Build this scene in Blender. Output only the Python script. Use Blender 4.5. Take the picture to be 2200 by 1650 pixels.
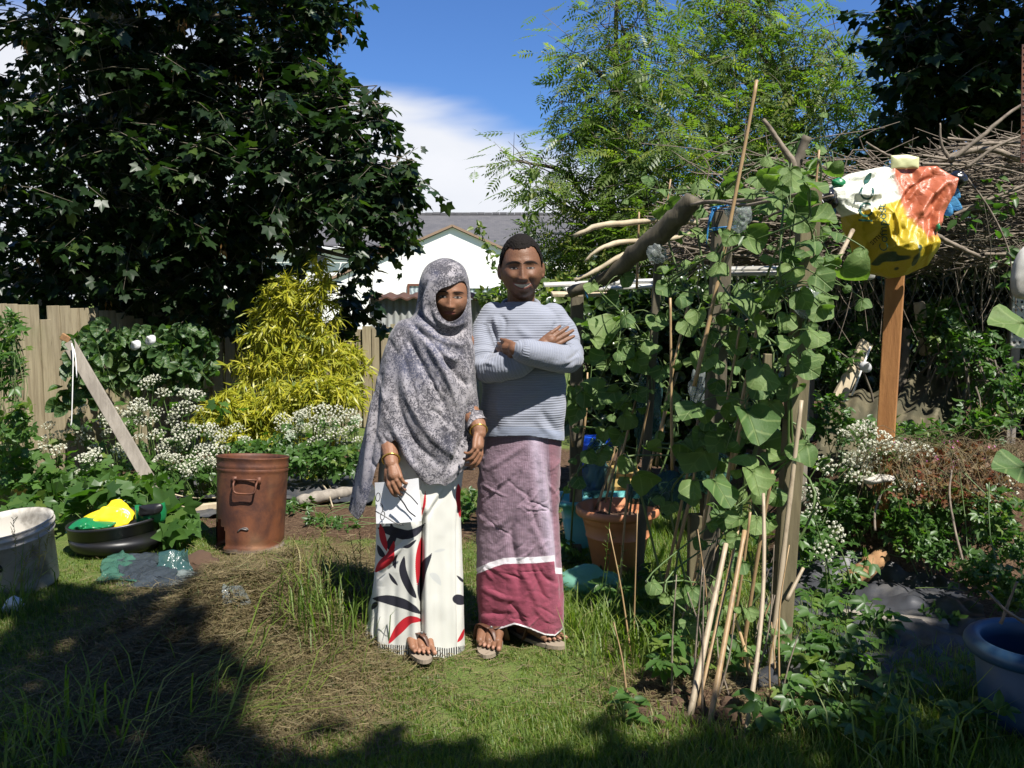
import bpy, math, random
import numpy as np
from mathutils import Vector, Matrix

random.seed(11)
rng = np.random.default_rng(11)
S = bpy.context.scene
for _o in list(bpy.data.objects):
    bpy.data.objects.remove(_o)
PI = math.pi

# ------------------------------------------------------------------ camera, sky, sun, exposure
FPX, CX, CY, HY, CAMH = 2026.0, 1100.0, 825.0, 630.0, 1.47
PITCH = math.atan((CY - HY) / FPX)
cam_d = bpy.data.cameras.new('camera')
cam = bpy.data.objects.new('camera', cam_d)
S.collection.objects.link(cam)
cam.location = (0, 0, CAMH)
cam.rotation_euler = (PI / 2 - PITCH, 0, 0)
cam_d.sensor_width = 36.0
cam_d.lens = 36.0 * FPX / 2200.0
cam_d.clip_start = 0.05
cam_d.clip_end = 600
S.camera = cam
S.view_settings.view_transform = 'Standard'
S.view_settings.look = 'None'
S.view_settings.gamma = 1
S.view_settings.use_curve_mapping = False
S.view_settings.exposure = 0.95

SUN_EL, SUN_AZ = math.radians(56), math.radians(144)      # azimuth from +Y towards +X
SUN = np.array([math.sin(SUN_AZ) * math.cos(SUN_EL), math.cos(SUN_AZ) * math.cos(SUN_EL), math.sin(SUN_EL)])
sd = bpy.data.lights.new('sun', 'SUN')
sd.energy = 5.0
sd.angle = math.radians(0.53)
sd.color = (1.0, 0.955, 0.88)
sun = bpy.data.objects.new('sun', sd)
S.collection.objects.link(sun)
sun.rotation_euler = Vector(SUN.tolist()).to_track_quat('Z', 'Y').to_euler()
sun.location = (3, -4, 8)

S.cycles.max_bounces = 6
S.cycles.transparent_max_bounces = 12
S.cycles.use_denoising = True
S.render.use_motion_blur = False


class NT:
    """short hand for building a node tree"""
    def __init__(s, tree):
        s.t = tree
        tree.nodes.clear()

    def n(s, typ, ins=None, **pr):
        nd = s.t.nodes.new(typ)
        for k, v in pr.items():
            setattr(nd, k, v)
        for k, v in (ins or {}).items():
            sk = nd.inputs[k]
            if hasattr(v, 'is_linked') or isinstance(v, bpy.types.NodeSocket):
                s.t.links.new(v, sk)
            else:
                if isinstance(v, tuple) and len(v) == 3 and sk.type == 'RGBA':
                    v = (*v, 1)
                sk.default_value = v
        return nd

    def math(s, op, a, b=0.0, c=0.0, clamp=False):
        nd = s.n('ShaderNodeMath', {0: a, 1: b, 2: c}, operation=op, use_clamp=clamp)
        return nd.outputs[0]

    def mix(s, f, a, b, blend='MIX'):
        nd = s.n('ShaderNodeMix', data_type='RGBA', blend_type=blend)
        for i, v in ((0, f), (6, a), (7, b)):
            if isinstance(v, bpy.types.NodeSocket):
                s.t.links.new(v, nd.inputs[i])
            else:
                nd.inputs[i].default_value = (*v, 1) if isinstance(v, tuple) and len(v) == 3 else v
        return nd.outputs[2]

    def noise(s, scale, detail=3, rough=0.55, vec=None, dist=0.0):
        ins = {'Scale': scale, 'Detail': detail, 'Roughness': rough, 'Distortion': dist}
        if vec is not None:
            ins['Vector'] = vec
        return s.n('ShaderNodeTexNoise', ins).outputs['Fac']

    def smooth(s, x, a, b):
        return s.n('ShaderNodeMapRange', {'Value': x, 'From Min': a, 'From Max': b}, interpolation_type='SMOOTHSTEP').outputs[0]

    def attr(s, name):
        return s.n('ShaderNodeAttribute', attribute_name=name).outputs['Fac']

    def obj(s):
        return s.n('ShaderNodeTexCoord').outputs['Object']

    def vscale(s, v, sc):
        return s.n('ShaderNodeMapping', {'Vector': v, 'Scale': sc}).outputs[0]

    def bump(s, h, dist=0.01, st=1.0):
        return s.n('ShaderNodeBump', {'Height': h, 'Distance': dist, 'Strength': st}).outputs[0]

    def out(s, sh):
        o = s.n('ShaderNodeOutputMaterial')
        s.t.links.new(sh, o.inputs[0])

    def pbsdf(s, col, rough=0.6, normal=None, metal=0.0, spec=0.5, **ex):
        ins = {'Base Color': col, 'Roughness': rough, 'Metallic': metal, 'Specular IOR Level': spec}
        ins.update(ex)
        if normal is not None:
            ins['Normal'] = normal
        return s.n('ShaderNodeBsdfPrincipled', ins).outputs[0]


world = bpy.data.worlds.new('World')
S.world = world
world.use_nodes = True
w = NT(world.node_tree)
sky = w.n('ShaderNodeTexSky', sky_type='NISHITA', sun_disc=False, sun_elevation=SUN_EL, sun_rotation=SUN_AZ,
          air_density=1.0, dust_density=0.25, ozone_density=4.0)
gen = w.n('ShaderNodeTexCoord').outputs['Generated']
sx = w.n('ShaderNodeSeparateXYZ', {0: gen})
cn = w.noise(2.6, 5, 0.55, w.vscale(gen, (1, 1, 3.2)), 0.3)
cn2 = w.noise(7.0, 4, 0.6, w.vscale(gen, (1, 1, 2.0)))
edge = w.math('ADD', w.math('MULTIPLY', w.math('SUBTRACT', cn, 0.5), 0.15), w.math('MULTIPLY', sx.outputs[0], -0.30))
edge = w.math('ADD', w.math('MAXIMUM', w.math('MINIMUM', edge, 0.09), -0.09), 0.166)
cm = w.smooth(w.math('SUBTRACT', edge, sx.outputs[2]), -0.014, 0.034)
skyc = w.mix(1.0, sky.outputs[0], (0.66, 0.95, 1.42), 'MULTIPLY')
cl = w.mix(cn2, (8.4, 8.7, 9.4), (10.6, 10.6, 10.8))
bgc = w.mix(w.math('MULTIPLY', cm, 0.95), skyc, cl)
bg = w.n('ShaderNodeBackground', {'Color': bgc, 'Strength': 0.05})
wo_ = w.n('ShaderNodeOutputWorld')
world.node_tree.links.new(bg.outputs[0], wo_.inputs[0])

# ------------------------------------------------------------------ photograph pixel (2200 x 1650) -> place in the garden
cp, sp_ = math.cos(PITCH), math.sin(PITCH)


def P(px, py, d):
    """point seen at the pixel, at horizontal distance d in front of the lens"""
    u, v = (px - CX) / FPX, -(py - CY) / FPX
    t = d / (cp + v * sp_)
    return np.array([u * t, d, CAMH + (-sp_ + v * cp) * t])


def proj(V):
    V = np.asarray(V, float)
    x, y, z = V[..., 0], V[..., 1], V[..., 2] - CAMH
    f = y * cp - z * sp_
    up = y * sp_ + z * cp
    f = np.where(f < 0.05, 0.05, f)
    return CX + FPX * x / f, CY - FPX * up / f


def sstep(a, b, x):
    t = np.clip((np.asarray(x, float) - a) / (b - a), 0, 1)
    return t * t * (3 - 2 * t)


def _hash(ix, iy, iz, seed):
    h = (ix.astype(np.int64) * 374761393 + iy.astype(np.int64) * 668265263 + iz.astype(np.int64) * 1274126177 + seed * 362437) & 0xffffffff
    h = ((h ^ (h >> 13)) * 1274126177) & 0xffffffff
    return ((h ^ (h >> 16)) & 0xffff) / 32767.5 - 1.0


def vnoise(p, seed=0):
    p = np.asarray(p, float)
    i = np.floor(p).astype(np.int64)
    f = p - i
    f = f * f * (3 - 2 * f)
    r = 0
    for dx in (0, 1):
        for dy in (0, 1):
            for dz in (0, 1):
                wgt = (f[..., 0] if dx else 1 - f[..., 0]) * (f[..., 1] if dy else 1 - f[..., 1]) * (f[..., 2] if dz else 1 - f[..., 2])
                r = r + wgt * _hash(i[..., 0] + dx, i[..., 1] + dy, i[..., 2] + dz, seed)
    return r


def fbm(p, octv=3, seed=0):
    r, a = 0, 1.0
    p = np.asarray(p, float)
    for k in range(octv):
        r = r + a * vnoise(p * 2 ** k, seed + k)
        a *= 0.5
    return r


def gz(x, y):
    x, y = np.asarray(x, float), np.asarray(y, float)
    bank = sstep(1.25, 1.9, x - 0.10 * (y - 5)) * sstep(4.55, 5.1, y) * 0.5
    hay = (0.26 + 0.10 * vnoise(np.stack([x * 6, y * 6, x * 0], -1), 3) + 0.05 * vnoise(np.stack([x * 13, y * 13, x * 0], -1), 4)) * np.exp(-((x + 1.05) ** 2 / 0.30 + (y - 4.0) ** 2 / 0.24))
    soil = 0.06 * np.exp(-((x - 0.75) ** 2 / 0.10 + (y - 3.35) ** 2 / 0.05))
    r = 0.012 * vnoise(np.stack([x * 3, y * 3, x * 0], -1), 5) + 0.006 * vnoise(np.stack([x * 9, y * 9, x * 0], -1), 6)
    return bank + hay + soil + r


def G(px, py):
    """the ground seen at a pixel"""
    d = P(px, py, 1.0) - np.array([0, 0, CAMH])
    t = CAMH / -d[2]
    for _ in range(12):
        q = d * t
        t = 0.5 * t + 0.5 * (float(gz(q[0], q[1])) - CAMH) / d[2]
    q = d * t
    return np.array([q[0], q[1], float(gz(q[0], q[1]))])


# ------------------------------------------------------------------ objects
C = S.collection
ORIGIN = {}


def thing(name, label, cat, loc, group=None, kind=None):
    o = bpy.data.objects.new(name, None)
    o.empty_display_size = 0.05
    C.objects.link(o)
    o.location = [float(v) for v in loc]
    ORIGIN[o.name] = np.array(loc, float)
    tag(o, label, cat, group, kind)
    return o


def tag(o, label=None, cat=None, group=None, kind=None):
    for k, v in (('label', label), ('category', cat), ('group', group), ('kind', kind)):
        if v:
            o[k] = v
    return o


class MB:
    """collects vertices and polygons (any size) and links them as one mesh object"""
    def __init__(s):
        s.v, s.f, s.a, s.nv = [], [], {}, 0

    def add(s, v, f, **attrs):
        v = np.asarray(v, float).reshape(-1, 3)
        if isinstance(f, (list, tuple)) and len(f) and isinstance(f[0], np.ndarray) and f[0].ndim == 2:
            for q in f:
                s.f.append(np.asarray(q, np.int64) + s.nv)
        else:
            fa = np.asarray(f, np.int64)
            if fa.size:
                s.f.append(fa + s.nv)
        for k, a in attrs.items():
            s.a.setdefault(k, []).append((s.nv, np.broadcast_to(np.asarray(a, float), (len(v),))))
        s.v.append(v)
        s.nv += len(v)
        return s

    def box(s, c, size, R=None, **at):
        h = np.array(size) / 2
        v = np.array([[x, y, z] for x in (-1, 1) for y in (-1, 1) for z in (-1, 1)], float) * h
        if R is not None:
            v = v @ np.asarray(R).T
        return s.add(v + np.asarray(c), np.array([[0, 1, 3, 2], [4, 6, 7, 5], [0, 4, 5, 1], [2, 3, 7, 6], [0, 2, 6, 4], [1, 5, 7, 3]]), **at)

    def bar(s, a, b, wd, th, up=(0, 0, 1), **at):
        """a plank from a to b"""
        a, b = np.asarray(a, float), np.asarray(b, float)
        y = b - a
        L = np.linalg.norm(y)
        y = y / L
        z = np.asarray(up, float) - y * np.dot(up, y)
        z /= np.linalg.norm(z)
        x = np.cross(y, z)
        return s.box((a + b) / 2, (wd, L, th), np.stack([x, y, z], 1), **at)

    def tube(s, path, r, n=8, cap=True, **at):
        v, f = tube(path, r, n, cap)
        return s.add(v, f, **at)

    def arrays(s):
        V = np.concatenate(s.v) if s.v else np.zeros((0, 3))
        return V, s.f

    def build(s, name, mat, parent=None, smooth=True, loc=None, link=True, bevel=0.0):
        V, F = s.arrays()
        me = bpy.data.meshes.new(name)
        org = np.zeros(3)
        if loc is not None:
            org = np.asarray(loc, float)
        elif parent is not None:
            org = ORIGIN[parent.name]
        V = V - org
        me.vertices.add(len(V))
        me.vertices.foreach_set('co', V.astype(np.float32).ravel())
        if F:
            li = np.concatenate([q.ravel() for q in F])
            sz = np.concatenate([np.full(len(q), q.shape[1]) for q in F])
            st = np.concatenate([[0], np.cumsum(sz)[:-1]])
            me.loops.add(len(li))
            me.loops.foreach_set('vertex_index', li.astype(np.int32))
            me.polygons.add(len(sz))
            me.polygons.foreach_set('loop_start', st.astype(np.int32))
            me.polygons.foreach_set('loop_total', sz.astype(np.int32))
            me.polygons.foreach_set('use_smooth', np.full(len(sz), bool(smooth)))
        me.update(calc_edges=True)
        me.validate()
        for k, lst in s.a.items():
            arr = np.zeros(len(V), np.float32)
            for o0, a in lst:
                arr[o0:o0 + len(a)] = a
            me.attributes.new(k, 'FLOAT', 'POINT').data.foreach_set('value', arr)
        if mat is not None:
            me.materials.append(mat)
        if not link:
            return me
        o = bpy.data.objects.new(name, me)
        C.objects.link(o)
        if parent is not None:
            o.parent = parent
            ORIGIN[o.name] = org
        else:
            o.location = org
            ORIGIN[o.name] = org
        if bevel:
            m = o.modifiers.new('edge', 'BEVEL')
            m.width = bevel
            m.segments = 2
            m.limit_method = 'ANGLE'
        return o


def nrm(v):
    v = np.asarray(v, float)
    return v / (np.linalg.norm(v, axis=-1, keepdims=True) + 1e-12)


def tube(path, r, n=8, cap=True, flat=1.0, up=None):
    p = np.asarray(path, float)
    m = len(p)
    r = np.broadcast_to(np.asarray(r, float), (m,)) if np.ndim(r) < 2 else np.asarray(r, float)
    t = np.gradient(p, axis=0)
    t = nrm(t)
    ref = np.array([0, 0, 1.0]) if abs(t[0, 2]) < 0.9 else np.array([1.0, 0, 0])
    if up is not None:
        ref = np.asarray(up, float)
    a = np.zeros_like(p)
    prev = nrm(np.cross(t[0], ref))
    for i in range(m):
        q = prev - t[i] * np.dot(prev, t[i])
        prev = q / (np.linalg.norm(q) + 1e-12)
        a[i] = prev
    b = np.cross(t, a)
    th = np.linspace(0, 2 * PI, n, endpoint=False)
    c, s_ = np.cos(th), np.sin(th)
    ra = r if r.ndim == 1 else r[:, 0]
    rb = r * flat if r.ndim == 1 else r[:, 1]
    V = p[:, None, :] + (ra[:, None] * c)[..., None] * a[:, None, :] + (rb[:, None] * s_)[..., None] * b[:, None, :]
    V = V.reshape(-1, 3)
    i = np.arange(m - 1)[:, None] * n
    j = np.arange(n)[None, :]
    j2 = (j + 1) % n
    F = [np.stack([i + j, i + j2, i + n + j2, i + n + j], -1).reshape(-1, 4)]
    if cap:
        k = len(V)
        V = np.concatenate([V, p[:1], p[-1:]])
        jj = np.arange(n)
        F.append(np.stack([np.full(n, k), (jj + 1) % n, jj], -1))
        e = (m - 1) * n
        F.append(np.stack([np.full(n, k + 1), e + jj, e + (jj + 1) % n], -1))
    return V, F


def rtube(path, r, n=10):
    """tube with rounded ends"""
    p = np.asarray(path, float)
    r = np.broadcast_to(np.asarray(r, float), (len(p),))
    d0, d1 = nrm(p[0] - p[1]), nrm(p[-1] - p[-2])
    ks = [0.95, 0.7, 0.35]
    pre = [p[0] + d0 * r[0] * k for k in ks]
    post = [p[-1] + d1 * r[-1] * k for k in ks[::-1]]
    rr = [r[0] * math.sqrt(1 - k * k) for k in ks] + list(r) + [r[-1] * math.sqrt(1 - k * k) for k in ks[::-1]]
    return tube(np.array(pre + list(p) + post), np.array(rr), n)


def curve(pts, n=20):
    """Catmull-Rom through the points"""
    p = np.asarray(pts, float)
    if len(p) < 3:
        return p[0] + (p[-1] - p[0]) * np.linspace(0, 1, n)[:, None]
    q = np.concatenate([[2 * p[0] - p[1]], p, [2 * p[-1] - p[-2]]])
    u = np.linspace(0, len(p) - 1 - 1e-6, n)
    i = u.astype(int)
    t = (u - i)[:, None]
    a, b, c_, d = q[i], q[i + 1], q[i + 2], q[i + 3]
    return 0.5 * (2 * b + (c_ - a) * t + (2 * a - 5 * b + 4 * c_ - d) * t * t + (3 * b - a - 3 * c_ + d) * t ** 3)


def ellipsoid(c, r, R=None, nu=20, nv=14):
    th = np.linspace(0, 2 * PI, nu, endpoint=False)
    ph = np.linspace(0, PI, nv + 2)[1:-1]
    V = np.stack([np.outer(np.sin(ph), np.cos(th)), np.outer(np.sin(ph), np.sin(th)), np.outer(np.cos(ph), np.ones(nu))], -1).reshape(-1, 3)
    V = np.concatenate([V, [[0, 0, 1.0], [0, 0, -1.0]]]) * np.asarray(r)
    if R is not None:
        V = V @ np.asarray(R).T
    i = np.arange(nv - 1)[:, None] * nu
    j = np.arange(nu)[None]
    j2 = (j + 1) % nu
    F = [np.stack([i + j, i + nu + j, i + nu + j2, i + j2], -1).reshape(-1, 4)]
    jj = np.arange(nu)
    e = (nv - 1) * nu
    F.append(np.stack([np.full(nu, nu * nv), jj, (jj + 1) % nu], -1))
    F.append(np.stack([np.full(nu, nu * nv + 1), e + (jj + 1) % nu, e + jj], -1))
    return V + np.asarray(c), F


def lathe(prof, n=40):
    """profile [(r, z)] about the z axis"""
    pr = np.asarray(prof, float)
    th = np.linspace(0, 2 * PI, n, endpoint=False)
    V = np.stack([np.outer(pr[:, 0], np.cos(th)), np.outer(pr[:, 0], np.sin(th)), np.outer(pr[:, 1], np.ones(n))], -1).reshape(-1, 3)
    i = np.arange(len(pr) - 1)[:, None] * n
    j = np.arange(n)[None]
    j2 = (j + 1) % n
    return V, np.stack([i + j, i + j2, i + n + j2, i + n + j], -1).reshape(-1, 4)


def gridfaces(nr, nc, wrap=False):
    i = np.arange(nr - 1)[:, None] * nc
    j = np.arange(nc if wrap else nc - 1)[None]
    j2 = (j + 1) % nc
    return np.stack([i + j, i + j2, i + nc + j2, i + nc + j], -1).reshape(-1, 4)


def rotx(a):
    c, s_ = math.cos(a), math.sin(a)
    return np.array([[1, 0, 0], [0, c, -s_], [0, s_, c]])


def roty(a):
    c, s_ = math.cos(a), math.sin(a)
    return np.array([[c, 0, s_], [0, 1, 0], [-s_, 0, c]])


def rotz(a):
    c, s_ = math.cos(a), math.sin(a)
    return np.array([[c, -s_, 0], [s_, c, 0], [0, 0, 1]])


def frames(d, n):
    """rotation matrices with y along d and z near n"""
    y = nrm(d)
    x = nrm(np.cross(y, n))
    z = np.cross(x, y)
    return np.stack([x, y, z], -1)


def scatter(T, pos, R, s, tint, mb):
    tv, tf = T
    V = pos[:, None, :] + np.einsum('nij,kj->nki', R, tv) * np.asarray(s)[:, None, None]
    k = len(tv)
    F = (tf[None] + (np.arange(len(pos)) * k)[:, None, None]).reshape(-1, tf.shape[1])
    mb.add(V.reshape(-1, 3), F, tint=np.repeat(tint, k))


def leaf_objects(name, meshes, pos, R, s, parent, mi=None):
    org = ORIGIN[parent.name]
    for i in range(len(pos)):
        o = bpy.data.objects.new(name, meshes[i % len(meshes) if mi is None else int(mi[i])])
        M = np.eye(4)
        M[:3, :3] = R[i] * s[i]
        M[:3, 3] = pos[i] - org
        o.matrix_basis = Matrix(M.tolist())
        o.parent = parent
        C.objects.link(o)


MARKS = [('tall post', 1720, 1300), ('post foot', 1705, 1440), ('timber batten', 1920, 1348), ('blue tub', 2130, 1400), ('dark board', 1880, 1485), ('pale cane', 1490, 1520), ('terracotta pot', 1325, 1180), ('maroon wrap', 1200, 1280),
         ('teal trough', 1230, 1100), ('green film bag', 1265, 1250), ('short post', 1497, 1150), ('rusty bin', 540, 1080), ('leaning plank', 250, 900), ('yellow bamboo', 600, 850), ('black tub', 250, 1140), ('board fence', 60, 800), ('stained post', 1905, 900),
         ('corrugated sheet', 1800, 930), ('pale stone', 1885, 1028), ('orange log', 1860, 1220), ('bindweed', 330, 760), ('woman', 790, 900), ('lone seedling', 1338, 1530), ('grey cane', 1610, 1400), ('tub rim', 2110, 1330), ('curved rail', 1340, 560), ('mid post', 1545, 700), ('teal film bag', 1430, 1060),
         ('yellow crate', 1335, 985), ('blue drum', 1277, 960), ('man', 1240, 780)]
USED = set()


def where(head, px, py):
    """a label that says where among its neighbours a thing stands"""
    q = sorted(MARKS, key=lambda m_: math.hypot(m_[1] - px, m_[2] - py))
    for a in range(4):
        n_, mx, my = q[a]
        dx, dy = px - mx, py - my
        rel = ('right of' if dx > 0 else 'left of') if abs(dx) > abs(dy) else ('below' if dy > 0 else 'above')
        for b in range(a + 1, 7):
            s_ = '%s %s the %s, towards the %s' % (head, rel, n_, q[b][0])
            if s_ not in USED:
                USED.add(s_)
                return s_
    return head


def rdir(n):
    return nrm(rng.normal(size=(n, 3)))
# ------------------------------------------------------------------ materials
def newmat(name):
    m = bpy.data.materials.new(name)
    m.use_nodes = True
    return m, NT(m.node_tree)


def leafmat(name, c1, c2, c3=None, rough=0.38, trans=0.45, spec=0.5, tcol=None, vein=None):
    """leaf: reflecting blade plus light coming through; every leaf has its own tint"""
    m, t = newmat(name)
    r = t.n('ShaderNodeObjectInfo').outputs['Random']
    f = t.math('FRACT', t.math('ADD', t.attr('tint'), r))
    col = t.mix(f, c1, c2)
    if c3:
        col = t.mix(t.smooth(f, 0.86, 0.97), col, c3)
    nz = t.noise(30, 2, vec=t.obj())
    col = t.mix(t.math('MULTIPLY', nz, 0.5), col, t.mix(0.5, col, (0.012, 0.02, 0.006)))
    nor = None
    if vein:
        sep = t.n('ShaderNodeSeparateXYZ', {0: t.obj()})
        ax = t.math('ABSOLUTE', sep.outputs[0])
        wv = t.math('SINE', t.math('MULTIPLY', t.math('SUBTRACT', sep.outputs[1], t.math('MULTIPLY', ax, 0.8)), vein))
        mid = t.smooth(ax, 0.035, 0.0)
        h = t.math('ADD', t.math('MULTIPLY', wv, 0.3), t.math('MULTIPLY', mid, -1.0))
        col = t.mix(t.math('MULTIPLY', t.math('MAXIMUM', t.smooth(wv, 0.8, 1.0), mid), 0.45), col, (0.24, 0.31, 0.12))
        col = t.mix(t.math('MULTIPLY', t.smooth(t.noise(5, 5, 0.7, t.obj(), 0.6), 0.55, 0.72), 0.5), col, (0.16, 0.17, 0.05))
        nor = t.bump(t.math('ADD', h, t.math('MULTIPLY', t.noise(16, 3, 0.6, t.obj()), 0.7)), 0.005, 0.6)
    sh = t.pbsdf(col, rough, nor, spec=spec)
    tc = t.mix(1.0, col, tcol or (1.5, 1.9, 0.5), 'MULTIPLY')
    tr = t.n('ShaderNodeBsdfTranslucent', {'Color': tc}).outputs[0]
    t.out(t.n('ShaderNodeMixShader', {0: trans, 1: sh, 2: tr}).outputs[0])
    return m


def woodmat(name, c1, c2, scale=(14, 14, 1.2), rough=0.8, dark=0.5, moss=None):
    m, t = newmat(name)
    v = t.vscale(t.obj(), scale)
    n1 = t.noise(2.2, 6, 0.62, v, 0.5)
    n2 = t.noise(9, 4, 0.6, v)
    n3 = t.noise(2.0, 3, 0.5, t.obj())
    r = t.n('ShaderNodeObjectInfo').outputs['Random']
    col = t.mix(t.smooth(n1, 0.3, 0.7), c1, c2)
    col = t.mix(t.math('MULTIPLY', t.smooth(n2, 0.62, 0.8), dark), col, (0.03, 0.022, 0.015))
    col = t.mix(t.math('MULTIPLY', r, 0.3), col, t.mix(0.45, col, (0.05, 0.04, 0.03)))
    if moss:
        col = t.mix(t.math('MULTIPLY', t.smooth(n3, 0.5, 0.75), 0.6), col, moss)
    t.out(t.pbsdf(col, rough, t.bump(t.math('ADD', n1, t.math('MULTIPLY', n2, 0.5)), 0.004, 0.8)))
    return m


def plainmat(name, col, rough=0.5, var=0.25, scale=12, bump=0.002, metal=0.0, spec=0.5, dirt=None, ds=3.0):
    m, t = newmat(name)
    n1 = t.noise(scale, 4, 0.6, t.obj())
    c = t.mix(t.math('MULTIPLY', n1, var), col, tuple(x * 0.55 for x in col))
    if dirt:
        n2 = t.noise(ds, 5, 0.65, t.obj(), 0.4)
        c = t.mix(t.math('MULTIPLY', t.smooth(n2, 0.45, 0.7), 0.75), c, dirt)
    t.out(t.pbsdf(c, rough, t.bump(n1, bump, 0.5) if bump else None, metal, spec))
    return m


def filmmat(name, col, alpha=0.55, rough=0.18):
    """thin plastic sheet: partly clear, partly milky, shiny"""
    m, t = newmat(name)
    n1 = t.noise(9, 4, 0.6, t.obj())
    c = t.mix(n1, col, tuple(min(1, x * 1.5 + 0.05) for x in col))
    a = t.pbsdf(c, rough, t.bump(t.noise(14, 3, 0.6, t.obj(), 0.8), 0.02, 0.7))
    b = t.n('ShaderNodeBsdfTransparent', {'Color': tuple(min(1, x * 0.6 + 0.5) for x in col)}).outputs[0]
    tl = t.n('ShaderNodeBsdfTranslucent', {'Color': col}).outputs[0]
    ab = t.n('ShaderNodeMixShader', {0: 0.35, 1: a, 2: tl}).outputs[0]
    t.out(t.n('ShaderNodeMixShader', {0: alpha, 1: b, 2: ab}).outputs[0])
    return m


M = {}
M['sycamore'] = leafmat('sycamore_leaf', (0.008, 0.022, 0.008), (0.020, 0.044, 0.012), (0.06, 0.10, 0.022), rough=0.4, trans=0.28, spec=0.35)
M['ash'] = leafmat('ash_leaf', (0.090, 0.145, 0.042), (0.18, 0.235, 0.055), (0.24, 0.26, 0.065), rough=0.42, trans=0.5)
M['keys'] = leafmat('winged_seeds', (0.30, 0.32, 0.10), (0.40, 0.38, 0.14), trans=0.5)
M['russet'] = leafmat('russet_seeds', (0.30, 0.13, 0.05), (0.38, 0.22, 0.08), trans=0.4, tcol=(1.4, 1.0, 0.6))
M['ivy'] = leafmat('hedge_leaf', (0.018, 0.042, 0.012), (0.055, 0.10, 0.022), (0.10, 0.14, 0.03), rough=0.30, trans=0.28, spec=0.6)
M['bind'] = leafmat('bindweed_leaf', (0.030, 0.075, 0.022), (0.060, 0.125, 0.035), rough=0.45, trans=0.35, vein=22)
M['gourd'] = leafmat('gourd_leaf', (0.075, 0.145, 0.042), (0.175, 0.255, 0.080), rough=0.6, trans=0.34, vein=15, spec=0.3)
M['weed'] = leafmat('weed_leaf', (0.045, 0.105, 0.022), (0.085, 0.17, 0.035), (0.14, 0.20, 0.04), rough=0.42, trans=0.42)
M['bamboo'] = leafmat('bamboo_leaf', (0.30, 0.34, 0.028), (0.55, 0.50, 0.05), (0.12, 0.17, 0.02), rough=0.42, trans=0.45, tcol=(1.4, 1.4, 0.4))
M['grass'] = leafmat('grass_blade', (0.095, 0.165, 0.024), (0.215, 0.275, 0.05), (0.30, 0.26, 0.10), rough=0.5, trans=0.5)
M['straw'] = leafmat('dry_straw', (0.10, 0.075, 0.036), (0.25, 0.195, 0.09), (0.085, 0.105, 0.03), rough=0.7, trans=0.2, tcol=(1.2, 1.1, 0.7))
M['umbel'] = leafmat('white_blossom', (0.60, 0.60, 0.46), (0.78, 0.78, 0.68), rough=0.7, trans=0.3, tcol=(1.1, 1.1, 0.9))
M['petal'] = leafmat('white_petal', (0.8, 0.8, 0.8), (0.85, 0.85, 0.84), rough=0.6, trans=0.3, tcol=(1, 1, 1))
M['pink'] = leafmat('pink_petal', (0.5, 0.1, 0.35), (0.6, 0.2, 0.45), rough=0.6, trans=0.3, tcol=(1, 1, 1))
M['rust_leaf'] = leafmat('red_leaf', (0.16, 0.055, 0.02), (0.15, 0.12, 0.035), (0.22, 0.04, 0.015), rough=0.6, trans=0.35, tcol=(1.3, 1.0, 0.6))
M['stem'] = leafmat('green_stem', (0.08, 0.14, 0.035), (0.13, 0.18, 0.06), rough=0.5, trans=0.1)
M['bark'] = woodmat('grey_bark', (0.075, 0.06, 0.042), (0.13, 0.11, 0.08), (6, 6, 2), moss=(0.06, 0.075, 0.03))
M['twig'] = woodmat('dry_twig', (0.105, 0.082, 0.060), (0.24, 0.195, 0.145), (8, 8, 8), dark=0.35)
M['fence'] = woodmat('weathered_board', (0.21, 0.17, 0.105), (0.33, 0.28, 0.18), moss=(0.16, 0.17, 0.07), dark=0.7)
M['post'] = woodmat('treated_post', (0.10, 0.082, 0.04), (0.175, 0.145, 0.078), (10, 10, 1.5), dark=0.5)
M['oldwood'] = woodmat('grey_plank', (0.19, 0.165, 0.135), (0.30, 0.265, 0.22), (10, 10, 1.3), dark=0.6)
M['palewood'] = woodmat('pale_timber', (0.36, 0.29, 0.19), (0.50, 0.42, 0.29), (8, 8, 2), dark=0.3)
M['darkwood'] = woodmat('dark_timber', (0.06, 0.05, 0.032), (0.13, 0.11, 0.07), (9, 9, 2), dark=0.5)
M['orangepost'] = woodmat('stained_post', (0.30, 0.125, 0.035), (0.40, 0.18, 0.055), (9, 9, 1.5), dark=0.25)
M['log'] = woodmat('split_log', (0.20, 0.10, 0.04), (0.34, 0.19, 0.085), (9, 3, 9), dark=0.5)
M['soil'] = plainmat('brown_soil', (0.075, 0.042, 0.024), 0.95, 0.6, 40, 0.01)
M['membrane'] = plainmat('black_weed_membrane', (0.035, 0.037, 0.044), 0.5, 0.3, 160, 0.001, dirt=(0.10, 0.095, 0.09), ds=5)
M['blackplastic'] = plainmat('black_plastic', (0.012, 0.012, 0.013), 0.38, 0.3, 20, 0.001)
M['terracotta'] = plainmat('terracotta_plastic', (0.50, 0.20, 0.09), 0.55, 0.2, 9, 0.001, dirt=(0.30, 0.14, 0.08), ds=4)
M['teal'] = plainmat('teal_plastic', (0.10, 0.36, 0.34), 0.4, 0.2, 9, 0.001)
M['bluetub'] = plainmat('blue_plastic', (0.013, 0.055, 0.12), 0.5, 0.3, 7, 0.001, dirt=(0.045, 0.08, 0.10), ds=5)
M['bluebin'] = plainmat('bright_blue_plastic', (0.01, 0.07, 0.5), 0.35, 0.2, 9, 0.001)
M['yellowpot'] = plainmat('faded_yellow_plastic', (0.55, 0.38, 0.13), 0.6, 0.3, 9, 0.001)
M['whitetub'] = plainmat('grimy_white_plastic', (0.50, 0.47, 0.41), 0.6, 0.35, 6, 0.001, dirt=(0.10, 0.085, 0.065), ds=7)
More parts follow.
